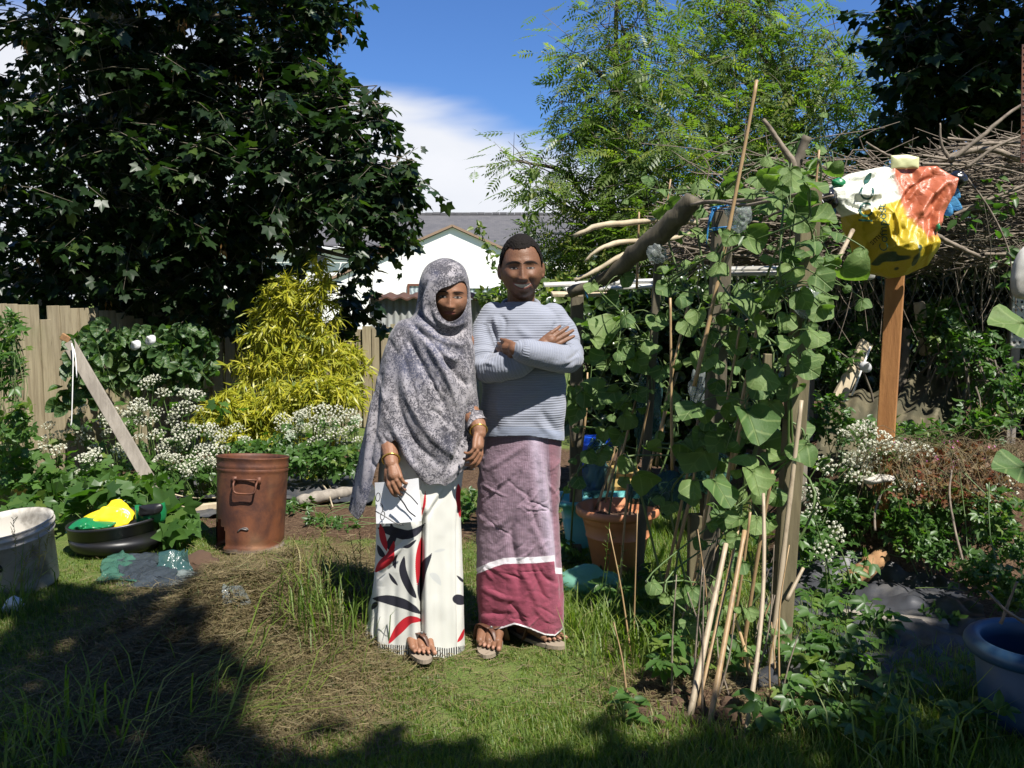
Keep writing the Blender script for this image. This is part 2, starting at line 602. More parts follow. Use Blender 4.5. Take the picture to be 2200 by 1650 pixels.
M['whiteplastic'] = plainmat('white_plastic', (0.55, 0.54, 0.5), 0.45, 0.25, 8, 0.001, dirt=(0.25, 0.23, 0.19))
M['greenfilm'] = filmmat('green_plastic_film', (0.08, 0.22, 0.16), 0.45)
M['paleg'] = filmmat('pale_green_film', (0.20, 0.46, 0.34), 0.65)
M['tealfilm'] = filmmat('teal_plastic_film', (0.05, 0.14, 0.14), 0.42)
M['clearfilm'] = filmmat('clear_plastic_film', (0.38, 0.42, 0.41), 0.32)
M['bluefilm'] = filmmat('blue_plastic_film', (0.10, 0.36, 0.62), 0.6)
M['darkfilm'] = filmmat('dark_plastic_film', (0.06, 0.08, 0.10), 0.6)
M['string'] = plainmat('white_string', (0.75, 0.74, 0.72), 0.8, 0.1)
M['bluerope'] = plainmat('blue_twine', (0.02, 0.16, 0.38), 0.6, 0.3, 60)
M['yellowbag'] = plainmat('yellow_plastic_bag', (0.80, 0.58, 0.02), 0.3, 0.15, 6, 0.004)
M['greenbag'] = plainmat('green_plastic_bag', (0.01, 0.16, 0.055), 0.32, 0.2, 6, 0.004)
M['render_white'] = plainmat('white_render', (0.80, 0.785, 0.74), 0.9, 0.08, 2, 0.002)
M['upvc'] = plainmat('white_frame', (0.78, 0.78, 0.78), 0.4, 0.05)
M['brownframe'] = plainmat('brown_frame', (0.14, 0.055, 0.032), 0.5, 0.1)
M['verge'] = plainmat('brown_verge', (0.27, 0.18, 0.12), 0.8, 0.4, 6)
M['galv'] = plainmat('galvanised_sheet', (0.42, 0.44, 0.43), 0.5, 0.3, 5, 0.001, metal=0.3, dirt=(0.30, 0.30, 0.27))
M['rustcap'] = plainmat('rusty_cap', (0.085, 0.04, 0.025), 0.85, 0.5, 10)
M['gold'] = plainmat('gold_bangle', (0.80, 0.50, 0.10), 0.25, 0.1, metal=0.9)
M['paper'] = plainmat('white_paper', (0.80, 0.80, 0.82), 0.75, 0.02, bump=0)
M['blackframe'] = plainmat('black_frame', (0.01, 0.01, 0.012), 0.3, 0.1)
M['leather'] = plainmat('brown_leather', (0.085, 0.036, 0.02), 0.5, 0.4, 30)
M['sole'] = plainmat('tan_sole', (0.25, 0.20, 0.15), 0.8, 0.3)
M['hair'] = plainmat('black_hair', (0.010, 0.008, 0.007), 0.85, 0.5, 160, 0.004, spec=0.15)
M['wire'] = plainmat('grey_wire', (0.16, 0.155, 0.15), 0.45, 0.2, metal=0.6)


def canemat(name, c1, c2):
    m, t = newmat(name)
    v = t.obj()
    n = t.noise(6, 4, 0.6, v)
    r = t.n('ShaderNodeObjectInfo').outputs['Random']
    col = t.mix(n, c1, c2)
    col = t.mix(t.math('MULTIPLY', r, 0.55), col, tuple(x * 0.45 for x in c1))
    nn = t.noise(70, 2, 0.5, t.vscale(v, (1, 1, 0.1)))
    col = t.mix(t.math('MULTIPLY', t.smooth(t.noise(9, 5, 0.7, t.vscale(v, (3, 3, 1))), .52, .68), .55), col, (0.10, 0.07, 0.04))
    t.out(t.pbsdf(col, 0.5, t.bump(nn, 0.001, 0.5)))
    return m


M['cane'] = canemat('bamboo_cane', (0.30, 0.185, 0.085), (0.44, 0.31, 0.16))
M['palecane'] = canemat('pale_cane', (0.36, 0.28, 0.18), (0.47, 0.39, 0.28))

m, t = newmat('slate_roof')
v = t.obj()
br = t.n('ShaderNodeTexBrick', {'Vector': v, 'Color1': (0.055, 0.055, 0.062), 'Color2': (0.085, 0.082, 0.085), 'Mortar': (0.03, 0.03, 0.032), 'Scale': 2.0,
                                'Mortar Size': 0.012, 'Brick Width': 0.6, 'Row Height': 0.5})
t.out(t.pbsdf(t.mix(t.math('MULTIPLY', t.noise(0.9, 4, 0.6, v), 0.6), br.outputs[0], (0.12, 0.115, 0.115)), 0.75))
M['slate'] = m

m, t = newmat('window_glass')
t.out(t.pbsdf((0.03, 0.04, 0.055), 0.05, spec=0.6))
M['glass'] = m
m, t = newmat('net_curtain_glass')
sx_ = t.n('ShaderNodeSeparateXYZ', {0: t.obj()})
st = t.math('SINE', t.math('ADD', t.math('MULTIPLY', sx_.outputs[0], 40.0), t.math('MULTIPLY', t.noise(6, 2, vec=t.obj()), 6.0)))
t.out(t.pbsdf(t.mix(t.smooth(st, -1, 1), (0.18, 0.21, 0.23), (0.45, 0.50, 0.50)), 0.1, spec=0.6))
M['netglass'] = m

# rusty incinerator
m, t = newmat('rusted_steel')
v = t.obj()
n1 = t.noise(5, 6, 0.65, v, 0.6)
n2 = t.noise(16, 5, 0.6, v)
n3 = t.noise(2.2, 3, 0.5, t.vscale(v, (1, 1, 0.6)), 0.3)
col = t.mix(t.smooth(n1, 0.35, 0.65), (0.055, 0.022, 0.015), (0.155, 0.055, 0.024))
col = t.mix(t.math('MULTIPLY', t.smooth(n3, 0.52, 0.72), 0.6), col, (0.30, 0.17, 0.09))
col = t.mix(t.math('MULTIPLY', t.smooth(n2, 0.55, 0.75), 0.6), col, (0.05, 0.02, 0.016))
sz_ = t.n('ShaderNodeSeparateXYZ', {0: v})
low = t.smooth(t.math('ADD', sz_.outputs[2], t.math('MULTIPLY', n1, 0.05)), 0.075, 0.05)
col = t.mix(t.math('MULTIPLY', low, 0.75), col, (0.36, 0.31, 0.26))
t.out(t.pbsdf(col, t.math('ADD', 0.42, t.math('MULTIPLY', n2, 0.35)), t.bump(n2, 0.003, 0.6), metal=0.25))
M['rust'] = m

# ground
m, t = newmat('garden_ground')
v = t.obj()
n1 = t.noise(6, 6, 0.65, v, 0.4)
n2 = t.noise(45, 5, 0.65, v)
n3 = t.noise(150, 3, 0.6, v)
gr = t.mix(t.smooth(n1, 0.35, 0.75), (0.105, 0.160, 0.034), (0.16, 0.18, 0.058))
dry = t.mix(n2, (0.085, 0.062, 0.032), (0.21, 0.16, 0.08))
so = t.mix(t.smooth(n2, 0.3, 0.7), (0.060, 0.034, 0.020), (0.155, 0.10, 0.062))
base = t.mix(t.smooth(t.math('ADD', t.attr('dry'), t.math('MULTIPLY', t.math('SUBTRACT', n1, 0.5), 0.8)), 0.3, 0.7), gr, dry)
base = t.mix(t.smooth(t.math('ADD', t.attr('soil'), t.math('MULTIPLY', t.math('SUBTRACT', n1, 0.5), 0.7)), 0.35, 0.6), base, so)
base = t.mix(t.math('MULTIPLY', t.smooth(n3, 0.6, 0.75), 0.45), base, (0.27, 0.21, 0.12))
t.out(t.pbsdf(base, 0.95, t.bump(t.math('ADD', n2, t.math('MULTIPLY', n3, 0.6)), 0.03, 0.9), spec=0.15))
M['ground'] = m

# mossy corrugated sheet
m, t = newmat('mossy_sheet')
v = t.obj()
n1 = t.noise(4, 6, 0.65, v, 0.3)
n2 = t.noise(22, 4, 0.6, v)
col = t.mix(t.smooth(n1, 0.35, 0.65), (0.045, 0.042, 0.022), (0.10, 0.085, 0.048))
col = t.mix(t.math('MULTIPLY', t.smooth(n2, 0.55, 0.7), 0.6), col, (0.16, 0.14, 0.09))
t.out(t.pbsdf(col, 0.95, t.bump(n2, 0.006, 0.7)))
M['mossy'] = m
# ------------------------------------------------------------------ ground
xs = np.concatenate([np.linspace(-120, -9, 14)[:-1], np.arange(-9, 9.01, 0.06), np.linspace(9, 120, 14)[1:]])
ys = np.concatenate([np.linspace(-25, 1.2, 8)[:-1], np.arange(1.2, 13, 0.06), np.linspace(13, 200, 16)[1:]])
X, Y = np.meshgrid(xs, ys)
Z = gz(X, Y) + 0.015 * np.where((Y > 1.2) & (Y < 9), vnoise(np.stack([X * 16, Y * 16, X * 0], -1), 9), 0)
Vg = np.stack([X, Y, Z], -1).reshape(-1, 3)
gx, gy = Vg[:, 0], Vg[:, 1]


def blob(x, y, cx, cy, rx, ry):
    return np.exp(-(((x - cx) / rx) ** 2 + ((y - cy) / ry) ** 2))


def soil_at(x, y):
    return np.clip(1.1 * blob(x, y, 0.78, 3.3, 0.42, 0.35) + 1.1 * blob(x, y, -0.75, 6.0, 1.6, 0.55) + 0.9 * blob(x, y, 1.9, 4.2, 0.9, 0.8)
                   + 0.8 * sstep(6.6, 7.4, y) * sstep(9.5, 8.3, y) * sstep(-5, -4, x) * sstep(5, 4, x) + 0.9 * sstep(1.2, 1.7, x - 0.1 * (y - 5)) * sstep(4.2, 4.8, y) * sstep(4.0, 3.2, x) * sstep(8, 7, y), 0, 1)


def dry_at(x, y):
    return np.clip(1.1 * blob(x, y, -1.15, 4.05, 0.85, 0.75) + 0.9 * blob(x, y, -1.2, 3.2, 0.55, 0.5) + 0.75 * blob(x, y, -1.0, 5.1, 1.1, 0.55) + 0.6 * blob(x, y, 0.45, 3.75, 0.18, 0.18)
                   + 0.6 * blob(x, y, -0.9, 3.1, 0.6, 0.4), 0, 1)


g = MB()
g.add(Vg, gridfaces(len(ys), len(xs)), soil=soil_at(gx, gy), dry=dry_at(gx, gy))
ground = g.build('ground', M['ground'])
tag(ground, 'garden ground of lawn, dry cut grass and bare soil', None, None, 'structure')


# ------------------------------------------------------------------ grass
def blades(pos, L, wd, az, lean, tint, mb, curl=0.35):
    n = len(pos)
    d = np.stack([np.cos(az), np.sin(az), np.zeros(n)], -1)
    sd_ = np.stack([-np.sin(az), np.cos(az), np.zeros(n)], -1) * (wd / 2)[:, None]
    up = np.array([0, 0, 1.0])
    q1 = pos + d * (L * lean * 0.35)[:, None] + up * (L * 0.55 * np.sqrt(np.clip(1 - lean ** 2, 0.02, 1)))[:, None]
    q2 = pos + d * (L * (lean * 0.85 + curl * 0.3))[:, None] + up * (L * 0.95 * np.sqrt(np.clip(1 - lean ** 2, 0.02, 1)) * (1 - 0.3 * curl))[:, None]
    V = np.stack([pos - sd_, pos + sd_, q1 - sd_ * 0.8, q1 + sd_ * 0.8, q2], 1).reshape(-1, 3)
    k = (np.arange(n) * 5)[:, None]
    mb.add(V, [np.array([[0, 1, 3, 2]]) + k, np.array([[2, 3, 4]]) + k], tint=np.repeat(tint, 5))


def in_px(pos):
    return proj(pos)


mb = MB()
N = 640000
gp = np.stack([rng.uniform(-2.6, 2.0, N), rng.uniform(2.35, 6.2, N)], -1)
gs, gd = soil_at(gp[:, 0], gp[:, 1]), dry_at(gp[:, 0], gp[:, 1])
pn = 0.5 + 0.5 * vnoise(np.stack([gp[:, 0] * 5, gp[:, 1] * 5, gp[:, 0] * 0], -1), 31)
keep = rng.random(N) < np.clip(1 - 1.5 * gs, 0.0, 1) * np.clip(1 - 0.93 * gd, 0.05, 1) * (0.30 + 0.70 * pn) * np.clip(1.6 - gp[:, 1] * 0.2, 0.5, 1) * 1.0
gp = gp[keep]
gpx, gpy = proj(np.stack([gp[:, 0], gp[:, 1], gp[:, 0] * 0], -1))
ok = (gpx > -150) & (gpx < 2350) & (gpy < 1720)
gp = gp[ok]
n = len(gp)
pos = np.stack([gp[:, 0], gp[:, 1], gz(gp[:, 0], gp[:, 1]) - 0.004], -1)
pn = 0.5 + 0.5 * vnoise(np.stack([gp[:, 0] * 2.3, gp[:, 1] * 2.3, gp[:, 0] * 0], -1), 33)
L = rng.uniform(0.022, 0.065, n) * (0.65 + 0.8 * pn) * (1 + 0.7 * sstep(0.35, 0.7, gp[:, 0])) * (1 - .45 * sstep(4.3, 5.0, gp[:, 1]) * (gp[:, 0] < .4))
feet = np.minimum.reduce([np.hypot(pos[:, 0] - a, pos[:, 1] - b) for a, b in ((-.10, 3.78), (-.10, 3.9), (.05, 3.85), (-.22, 3.62), (-.36, 3.65), (-.28, 3.75))])
L = L * (1 - .45 * blob(pos[:, 0], pos[:, 1], -.1, 3.4, .75, .6)) * (.45 + .55 * sstep(.06, .28, feet))
blades(pos, L, rng.uniform(0.0024, 0.0048, n), rng.uniform(0, 2 * PI, n), rng.beta(2, 2, n) * 0.95, np.clip(rng.beta(1.8, 2.0, n) + 0.3 * (dry_at(gp[:, 0], gp[:, 1])) * rng.random(n), 0, 0.99), mb)
grass = mb.build('grass', M['grass'])
tag(grass, 'short sunlit lawn grass the couple stand on', None, None, 'stuff')

# dry cut grass lying in a heap and strewn about
mb = MB()
N = 70000
hp = np.concatenate([np.stack([rng.normal(-1.2, 0.48, N), rng.normal(4.0, 0.55, N)], -1),
                     np.stack([rng.uniform(-2.2, 1.2, N // 16), rng.uniform(2.4, 5.8, N // 16)], -1),
                     np.stack([rng.normal(-1.2, .32, N // 4), rng.normal(3.2, .3, N // 4)], -1),
                     np.stack([rng.normal(0.75, 0.3, N // 10), rng.normal(3.35, 0.25, N // 10)], -1)])
hx, hy = proj(np.stack([hp[:, 0], hp[:, 1], hp[:, 0] * 0], -1))
hp = hp[(hx > -200) & (hx < 2300) & (hy < 1750) & (hp[:, 1] < 6.2)]
n = len(hp)
pos = np.stack([hp[:, 0], hp[:, 1], gz(hp[:, 0], hp[:, 1]) + rng.uniform(0.0, 0.03, n) * (0.4 + dry_at(hp[:, 0], hp[:, 1]))], -1)
az = rng.uniform(0, 2 * PI, n)
Ls = rng.uniform(0.02, 0.10, n)
d = np.stack([np.cos(az), np.sin(az), rng.normal(0, 0.16, n)], -1) * Ls[:, None]
sdv = np.stack([-np.sin(az), np.cos(az), rng.normal(0, 0.5, n)], -1) * rng.uniform(0.0006, 0.0013, n)[:, None]
bend = np.stack([-np.sin(az), np.cos(az), np.abs(rng.normal(0, 0.5, n))], -1) * (Ls * rng.normal(0, 0.18, n))[:, None]
V = np.stack([pos - sdv, pos + sdv, pos + d * 0.5 + bend - sdv, pos + d * 0.5 + bend + sdv, pos + d], 1).reshape(-1, 3)
k = (np.arange(n) * 5)[:, None]
mb.add(V, [np.array([[0, 1, 3, 2]]) + k, np.array([[2, 3, 4]]) + k], tint=np.repeat(rng.random(n) * 0.99, 5))
hay = mb.build('dry_grass_clippings', M['straw'])
tag(hay, 'heap of dry brown grass clippings on the left', None, None, 'stuff')


def tuft(name, label, px, py, n, Lr, spread, wd=(0.004, 0.008), flat=0.0, mat='grass', loc=None, az0=None, seed_heads=0):
    o = G(px, py) if loc is None else np.asarray(loc)
    mb = MB()
    p2 = o[:2] + rng.normal(0, spread, (n, 2))
    pos = np.stack([p2[:, 0], p2[:, 1], gz(p2[:, 0], p2[:, 1]) - 0.005], -1)
    az = rng.uniform(0, 2 * PI, n) if az0 is None else rng.normal(az0, 0.7, n)
    blades(pos, rng.uniform(*Lr, n), rng.uniform(*wd, n), az, np.clip(rng.beta(2, 3, n) + flat, 0, 0.97), rng.beta(1.5, 3, n) * 0.99, mb, 0.6)
    for i in range(seed_heads):
        b = pos[i]
        top = b + np.array([rng.normal(0, 0.08), rng.normal(0, 0.05), rng.uniform(0.25, 0.45)])
        mid = (b + top) / 2 + rng.normal(0, 0.015, 3)
        c_ = curve([b, mid, top], 6)
        mb.tube(c_, 0.0012, 4, tint=0.95)
        for q in range(14):
            s_ = top - (top - mid) * q / 16
            e = s_ + rng.normal(0, 0.012, 3) + np.array([0, 0, 0.012])
            mb.tube([s_, e], [0.0022, 0.001], 3, tint=0.94)
    ob = mb.build(name, M[mat], loc=o)
    return tag(ob, label, None, None, 'stuff')


tuft('grass_tuft', "tall green grass clump with seed heads beside the hay, left of the woman's hem", 700, 1330, 190, (0.12, 0.36), 0.10, seed_heads=8)
tuft('grass_tuft', 'low yellow-green weedy grass clump close behind the tall clump by the hay', 740, 1265, 220, (0.06, 0.2), 0.12, seed_heads=3)
tuft('grass_tuft', 'long shaded grass blades sprawling in the bottom left corner', 130, 1610, 130, (0.15, 0.40), 0.14, (0.005, 0.011), 0.25)
tuft('grass_tuft', 'long shaded grass lying over the hay, right of the corner clump', 420, 1560, 130, (0.2, 0.5), 0.16, (0.004, 0.008), 0.5, az0=0.4)
tuft('grass_tuft', "bright upright grass clump at the right of the man's wrap", 1270, 1360, 230, (0.08, 0.24), 0.10, seed_heads=4)
tuft('grass_tuft', 'coarse grass clump between the wrap and the cane row', 1390, 1420, 220, (0.1, 0.3), 0.13)
tuft('grass_tuft', 'dark tall grass with drooping heads beside the white bucket', -10, 1330, 60, (0.2, 0.5), 0.08, seed_heads=9)
tuft('grass_tuft', 'sparse shaded grass blades at the bottom right edge', 1960, 1640, 90, (0.12, 0.4), 0.12)

# ------------------------------------------------------------------ houses beyond the garden
def quadbox(mb, px0, py0, px1, py1, d, depth):
    a, b = P(px0, py1, d), P(px1, py0, d)
    c = (a + b) / 2 + np.array([0, depth / 2, 0])
    mb.box(c, (b[0] - a[0], depth, b[2] - a[2]))


h = thing('terraced_house', 'long low white house with dark slate roof, white gutter and window behind the sycamore', 'house', (-4, 62, 0))
D = 60.0
e_l, e_r = P(330, 528, D), P(1330, 522, D)
zt = P(900, 461, D + 5)[2]
mb = MB()
mb.box(((e_l[0] + e_r[0]) / 2, D + 4.2, e_l[2] / 2), (e_r[0] - e_l[0], 8.0, e_l[2]))
mb.build('wall', M['render_white'], h, smooth=False)
mb = MB()
x0, x1 = e_l[0] - .5, e_r[0] + .5
ze = e_l[2] + 0.05
V = [[x0, D - .3, ze], [x1, D - .3, ze], [x1, D + 5, zt], [x0, D + 5, zt], [x0, D + 10, ze], [x1, D + 10, ze],
     [x0, D - .3, ze - .15], [x1, D - .3, ze - .15], [x0, D + 10, ze - .15], [x1, D + 10, ze - .15]]
mb.add(V, np.array([[0, 1, 2, 3], [3, 2, 5, 4], [6, 7, 1, 0], [8, 4, 5, 9], [8, 9, 7, 6]]))
mb.add(np.array(V)[[0, 3, 4, 8, 6]], np.array([[0, 1, 2, 3, 4]]))
mb.add(np.array(V)[[1, 7, 9, 5, 2]], np.array([[0, 1, 2, 3, 4]]))
roof = mb.build('roof', M['slate'], h, smooth=False)
mb = MB()
nr = 60
for i in range(nr):
    xa = x0 + (x1 - x0) * i / nr
    mb.box((xa + (x1 - x0) / nr / 2, D + 5, zt + 0.05 + rng.normal(0, .015)), ((x1 - x0) / nr * 0.96, .34, .16))
mb.build('ridge_tiles', M['slate'], roof, smooth=False)
mb = MB()
xg = P(742, 515, D)[0]
mb.box(((x0 + xg) / 2, D - .45, ze - .22), (xg - x0, .24, .2))
mb.build('gutter', M['upvc'], h, smooth=False, bevel=0.02)
mb = MB()
xr = P(905, 520, D)[0]
mb.box(((xg + xr) / 2 + .05, D - .45, ze - .24), (xr - xg - .1, .24, .22))
mb.build('fascia', M['brownframe'], h, smooth=False, bevel=0.02)
for (a, b, c_, d_, fm) in ((652, 532, 698, 572, 'upvc'), (800, 525, 836, 545, 'brownframe')):
    mb = MB()
    A, B = P(a, d_, D), P(b if False else c_, b, D)
    w_, hh = B[0] - A[0], B[2] - A[2]
    cx, cz = (A[0] + B[0]) / 2, (A[2] + B[2]) / 2
    for (ox, oz, sx2, sz2) in ((0, hh / 2, w_, .12), (0, -hh / 2, w_ + .2, .14), (-w_ / 2, 0, .12, hh), (w_ / 2, 0, .12, hh), (0, hh * .12, w_, .12)):
        mb.box((cx + ox, D + .12, cz + oz), (sx2 - .01, .16, sz2))
    wf = mb.build('window', M[fm], h, smooth=False)
    mb = MB()
    mb.box((cx, D + .165, cz), (w_, .02, hh))
    mb.build('pane', M['glass'], wf, smooth=False)

h = thing('bungalow', 'white rendered bungalow with a brown-edged gable facing the garden', 'house', (-3, 37, 0))
D = 35.0
ap, gl, gr_ = P(972, 489, D), P(690, 612, D), P(1215, 598, D)
mb = MB()
zb = 0.0
V = np.array([[gl[0], D, zb], [gr_[0], D, zb], [gr_[0], D, gr_[2]], ap, [gl[0], D, gl[2]]])
V[3][1] = D
W_ = np.concatenate([V, V + [0, 8, 0]])
mb.add(W_, [np.array([[0, 1, 2, 3, 4], [5, 9, 8, 7, 6]]), np.array([[1, 0, 5, 6], [2, 1, 6, 7], [0, 4, 9, 5]])])
mb.build('wall', M['render_white'], h, smooth=False)
mb = MB()
for e in (gl, gr_):
    e2 = e + (e - ap) * 0.04
    mb.bar(np.array([ap[0], D + 3.98, ap[2] + .07]), np.array([e2[0], D + 3.98, e2[2] + .07]), 8.1, .08, up=(0, 0, 1))
mb.build('roof', M['slate'], h, smooth=False)
mb = MB()
for e in (gl, gr_):
    e2 = e + (e - ap) * 0.045
    mb.bar(np.array([ap[0], D - .105, ap[2] + .07]), np.array([e2[0], D - .105, e2[2] + .07]), .06, .085)
mb.build('verge_board', M['verge'], h, smooth=False)
for (a, b, c_, d_, fm, pm) in ((878, 612, 912, 652, 'brownframe', 'netglass'), (990, 617, 1060, 655, 'upvc', 'netglass')):
    A, B = P(a, d_, D), P(c_, b, D)
    w_, hh = B[0] - A[0], B[2] - A[2]
    cx, cz = (A[0] + B[0]) / 2, (A[2] + B[2]) / 2
    mb = MB()
    for (ox, oz, sx2, sz2) in ((0, hh / 2, w_ + .06, .08), (0, -hh / 2, w_ + .2, .08), (-w_ / 2, 0, .08, hh - .08), (w_ / 2, 0, .08, hh - .08)):
        mb.box((cx + ox, D - .02, cz + oz), (sx2, .1, sz2))
    wf = mb.build('window', M[fm], h, smooth=False)
    mb = MB()
    mb.box((cx, D - .01, cz), (w_ - .08, .03, hh - .08))
    mb.build('pane', M[pm], wf, smooth=False)

# corrugated sheet fence behind the couple
def corrugated(name, label, px0, px1, pytop, d, cap=True):
    a, b = P(px0, pytop, d), P(px1, pytop, d)
    t_ = thing(name, label, 'corrugated fence', ((a[0] + b[0]) / 2, d, 0))
    sheets = max(1, int(round((b[0] - a[0]) / 0.75)))
    for k in range(sheets):
        mb = MB()
        xa, xb = a[0] + (b[0] - a[0]) * k / sheets, a[0] + (b[0] - a[0]) * (k + 1) / sheets + 0.03
        xx = np.linspace(xa, xb, 61)
        yy = d + 0.012 * np.sin((xx - a[0]) * 2 * PI / 0.078) + 0.004 * (k % 2)
        top = a[2] + rng.normal(0, .01) + 0 * xx
        Vv = np.stack([np.stack([xx, yy, top], -1), np.stack([xx, yy, 0 * xx], -1)])
        V2 = np.concatenate([Vv.reshape(-1, 3), Vv.reshape(-1, 3) + [0, .003, 0]])
        f = gridfaces(2, 61)
        mb.add(V2, np.concatenate([f, f[:, ::-1] + 122]))
        mb.build('sheet', M['galv'], t_)
    if cap:
        mb = MB()
        xx = np.linspace(a[0] - .05, b[0] + .05, 121)
        zz = a[2] + 0.03 + 0.014 * np.sin((xx - a[0]) * 2 * PI / 0.16)
        Vv = np.stack([np.stack([xx, d - .09 + 0 * xx, zz], -1), np.stack([xx, d + .3 + 0 * xx, zz + .05], -1)])
        f = gridfaces(2, len(xx))
        V2 = np.concatenate([Vv.reshape(-1, 3), Vv.reshape(-1, 3) - [0, 0, .02]])
        mb.add(V2, np.concatenate([f, f[:, ::-1] + 2 * len(xx)]))
        mb.add(np.concatenate([Vv[0], Vv[0] - [0, 0, .02]]), gridfaces(2, len(xx)))
        mb.build('roof_edge', M['rustcap'], t_)
    return t_


corrugated('corrugated_shed', 'weathered corrugated metal shed side with rusty wavy roof edge behind the woman', 795, 1100, 645, 11.0)
# ------------------------------------------------------------------ leaf shapes (y along the leaf, z up from the blade)
def maple_t():
    half = [(-62, .26), (-18, .64), (10, .56), (40, .92), (62, .64), (76, .82)]
    pts = [(math.radians(a), r) for a, r in half] + [(PI / 2, 1.12)] + [(PI - math.radians(a), r) for a, r in half[::-1]]
    v = [[0, .06, 0]]
    for a, r in pts:
        x, y = r * math.cos(a), r * math.sin(a) + .1
        v.append([x * .62, y * .62, -.12 * r * r + .10 * abs(x)])
    k = len(pts)
    return np.array(v), np.array([[0, i + 1, i + 2] for i in range(k - 1)])


def heart_t(wide=1.0, lobes=0.0, rings=2, n=16, cup=0.15, wave=0.05, notch=.62, nw=.38, tip=.16):
    v, f = [[0, 0, 0]], []
    for r_ in range(1, rings + 1):
        q = r_ / rings
        for i in range(n):
            a = -PI / 2 + 2 * PI * i / n
            dd = abs(((a + PI / 2 + PI) % (2 * PI)) - PI)
            rad = .5 * (1 - notch * math.exp(-(dd / nw) ** 2)) * (1 + tip * math.exp(-((dd - PI) / .3) ** 2)) * (1 + lobes * math.cos(5 * (a - PI / 2)))
            x, y = rad * q * math.cos(a) * wide, rad * q * math.sin(a)
            v.append([x, y + .36 * q * (1 if True else 0) * 1.0, cup * (x * x * 4 - .6 * y * abs(y)) * q + wave * math.sin(3 * a + 1) * q * q])
    for i in range(n):
        f.append([0, 1 + i, 1 + (i + 1) % n])
    for r_ in range(rings - 1):
        for i in range(n):
            a0, a1 = 1 + r_ * n + i, 1 + r_ * n + (i + 1) % n
            b0, b1 = a0 + n, a1 + n
            f += [[a0, b0, b1], [a0, b1, a1]]
    return np.array(v), np.array(f)


def ovate_t(wd=.5):
    v = np.array([[0, 0, 0], [-.8, .3, .12], [0, .38, -.03], [.8, .3, .12], [-.62, .66, .06], [0, .7, -.03], [.62, .66, .06], [0, 1.0, -.1]], float)
    v[:, 0] *= wd * .6
    f = np.array([[0, 2, 1], [0, 3, 2], [1, 2, 5], [1, 5, 4], [2, 3, 6], [2, 6, 5], [4, 5, 7], [5, 6, 7]])
    return v, f


def lance_t(wd=.13):
    v = np.array([[0, 0, 0], [-1, .3, .02], [1, .3, .02], [-.8, .62, -.04], [.8, .62, -.04], [0, 1, -.16]], float)
    v[:, 0] *= wd / 2
    return v, np.array([[0, 2, 1], [1, 2, 4], [1, 4, 3], [3, 4, 5]])


def ash_t(pairs=5):
    v, f = [], []

    def leaflet(b, d, L):
        d = np.array(d, float)
        d /= np.linalg.norm(d)
        s_ = np.array([-d[1], d[0], 0]) * .17 * L
        k = len(v)
        v.extend([b, b + d * L * .42 + s_, b + d * L * .42 - s_, b + d * L - np.array([0, 0, .12 * L])])
        f.extend([[k, k + 2, k + 1], [k + 1, k + 2, k + 3]])
    for i in range(pairs):
        y = .25 + .62 * i / pairs
        b = np.array([0, y, -.18 * y * y])
        L = .30 * (1 - .25 * abs(i - 2) / 2)
        leaflet(b, (1, .55, -.1), L)
        leaflet(b, (-1, .55, -.1), L)
    leaflet(np.array([0, .88, -.14]), (0, 1, -.2), .28)
    k = len(v)
    v.extend([np.array([-.008, 0, 0]), np.array([.008, 0, 0]), np.array([0, .9, -.15])])
    f.append([k, k + 1, k + 2])
    return np.array(v), np.array(f)


def compound_t(n=3, wd=.55):
    ov, of = ovate_t(wd)
    V, F = [], []
    dirs = [0] + ([60, -60] if n == 3 else [45, -45, 100, -100])
    for i, a in enumerate(dirs):
        q = ov * (.62 if i == 0 else .55)
        q = q @ rotz(math.radians(a)).T + np.array([0, .34 if i == 0 else .28, 0]) + np.array([0, 0, -.04 * i])
        F.append(of + sum(len(x) for x in V))
        V.append(q)
    k = sum(len(x) for x in V)
    V.append(np.array([[-.012, 0, -.02], [.012, 0, -.02], [0, .36, 0]]))
    F.append(np.array([[k, k + 1, k + 2]]))
    return np.concatenate(V), np.concatenate(F)


def winged_t():
    V, F = [], []
    for k in range(9):
        a = rng.uniform(0, 2 * PI)
        L = rng.uniform(.25, .5)
        b = np.array([rng.normal(0, .06), rng.normal(0, .06), -rng.uniform(0, .5)])
        d = np.array([math.cos(a) * .3, math.sin(a) * .3, -1])
        s_ = np.array([-math.sin(a), math.cos(a), 0]) * .05
        n_ = len(V)
        V += [b, b + d * L * .5 + s_, b + d * L * .5 - s_, b + d * L]
        F += [[n_, n_ + 1, n_ + 2], [n_ + 1, n_ + 3, n_ + 2]]
    return np.array(V), np.array(F)


T_MAPLE, T_IVY, T_OV, T_LANCE, T_ASH = maple_t(), heart_t(.95, .06, 1, 9, .25, .03), ovate_t(), lance_t(), ash_t()
T_COMP, T_COMP5 = compound_t(3), compound_t(5, .5)
T_GOURD = [heart_t(1.08, .045, 3, 18, c_, w_, .45, .30, .05) for c_, w_ in ((.28, .05), (-.28, .06), (.05, .09))]
T_BIND = heart_t(.78, .0, 1, 12, .35, .03)


def tmesh(name, T, mat, smooth=True):
    mb = MB()
    mb.add(T[0], T[1])
    me = mb.build(name, mat, link=False, smooth=smooth)
    return me


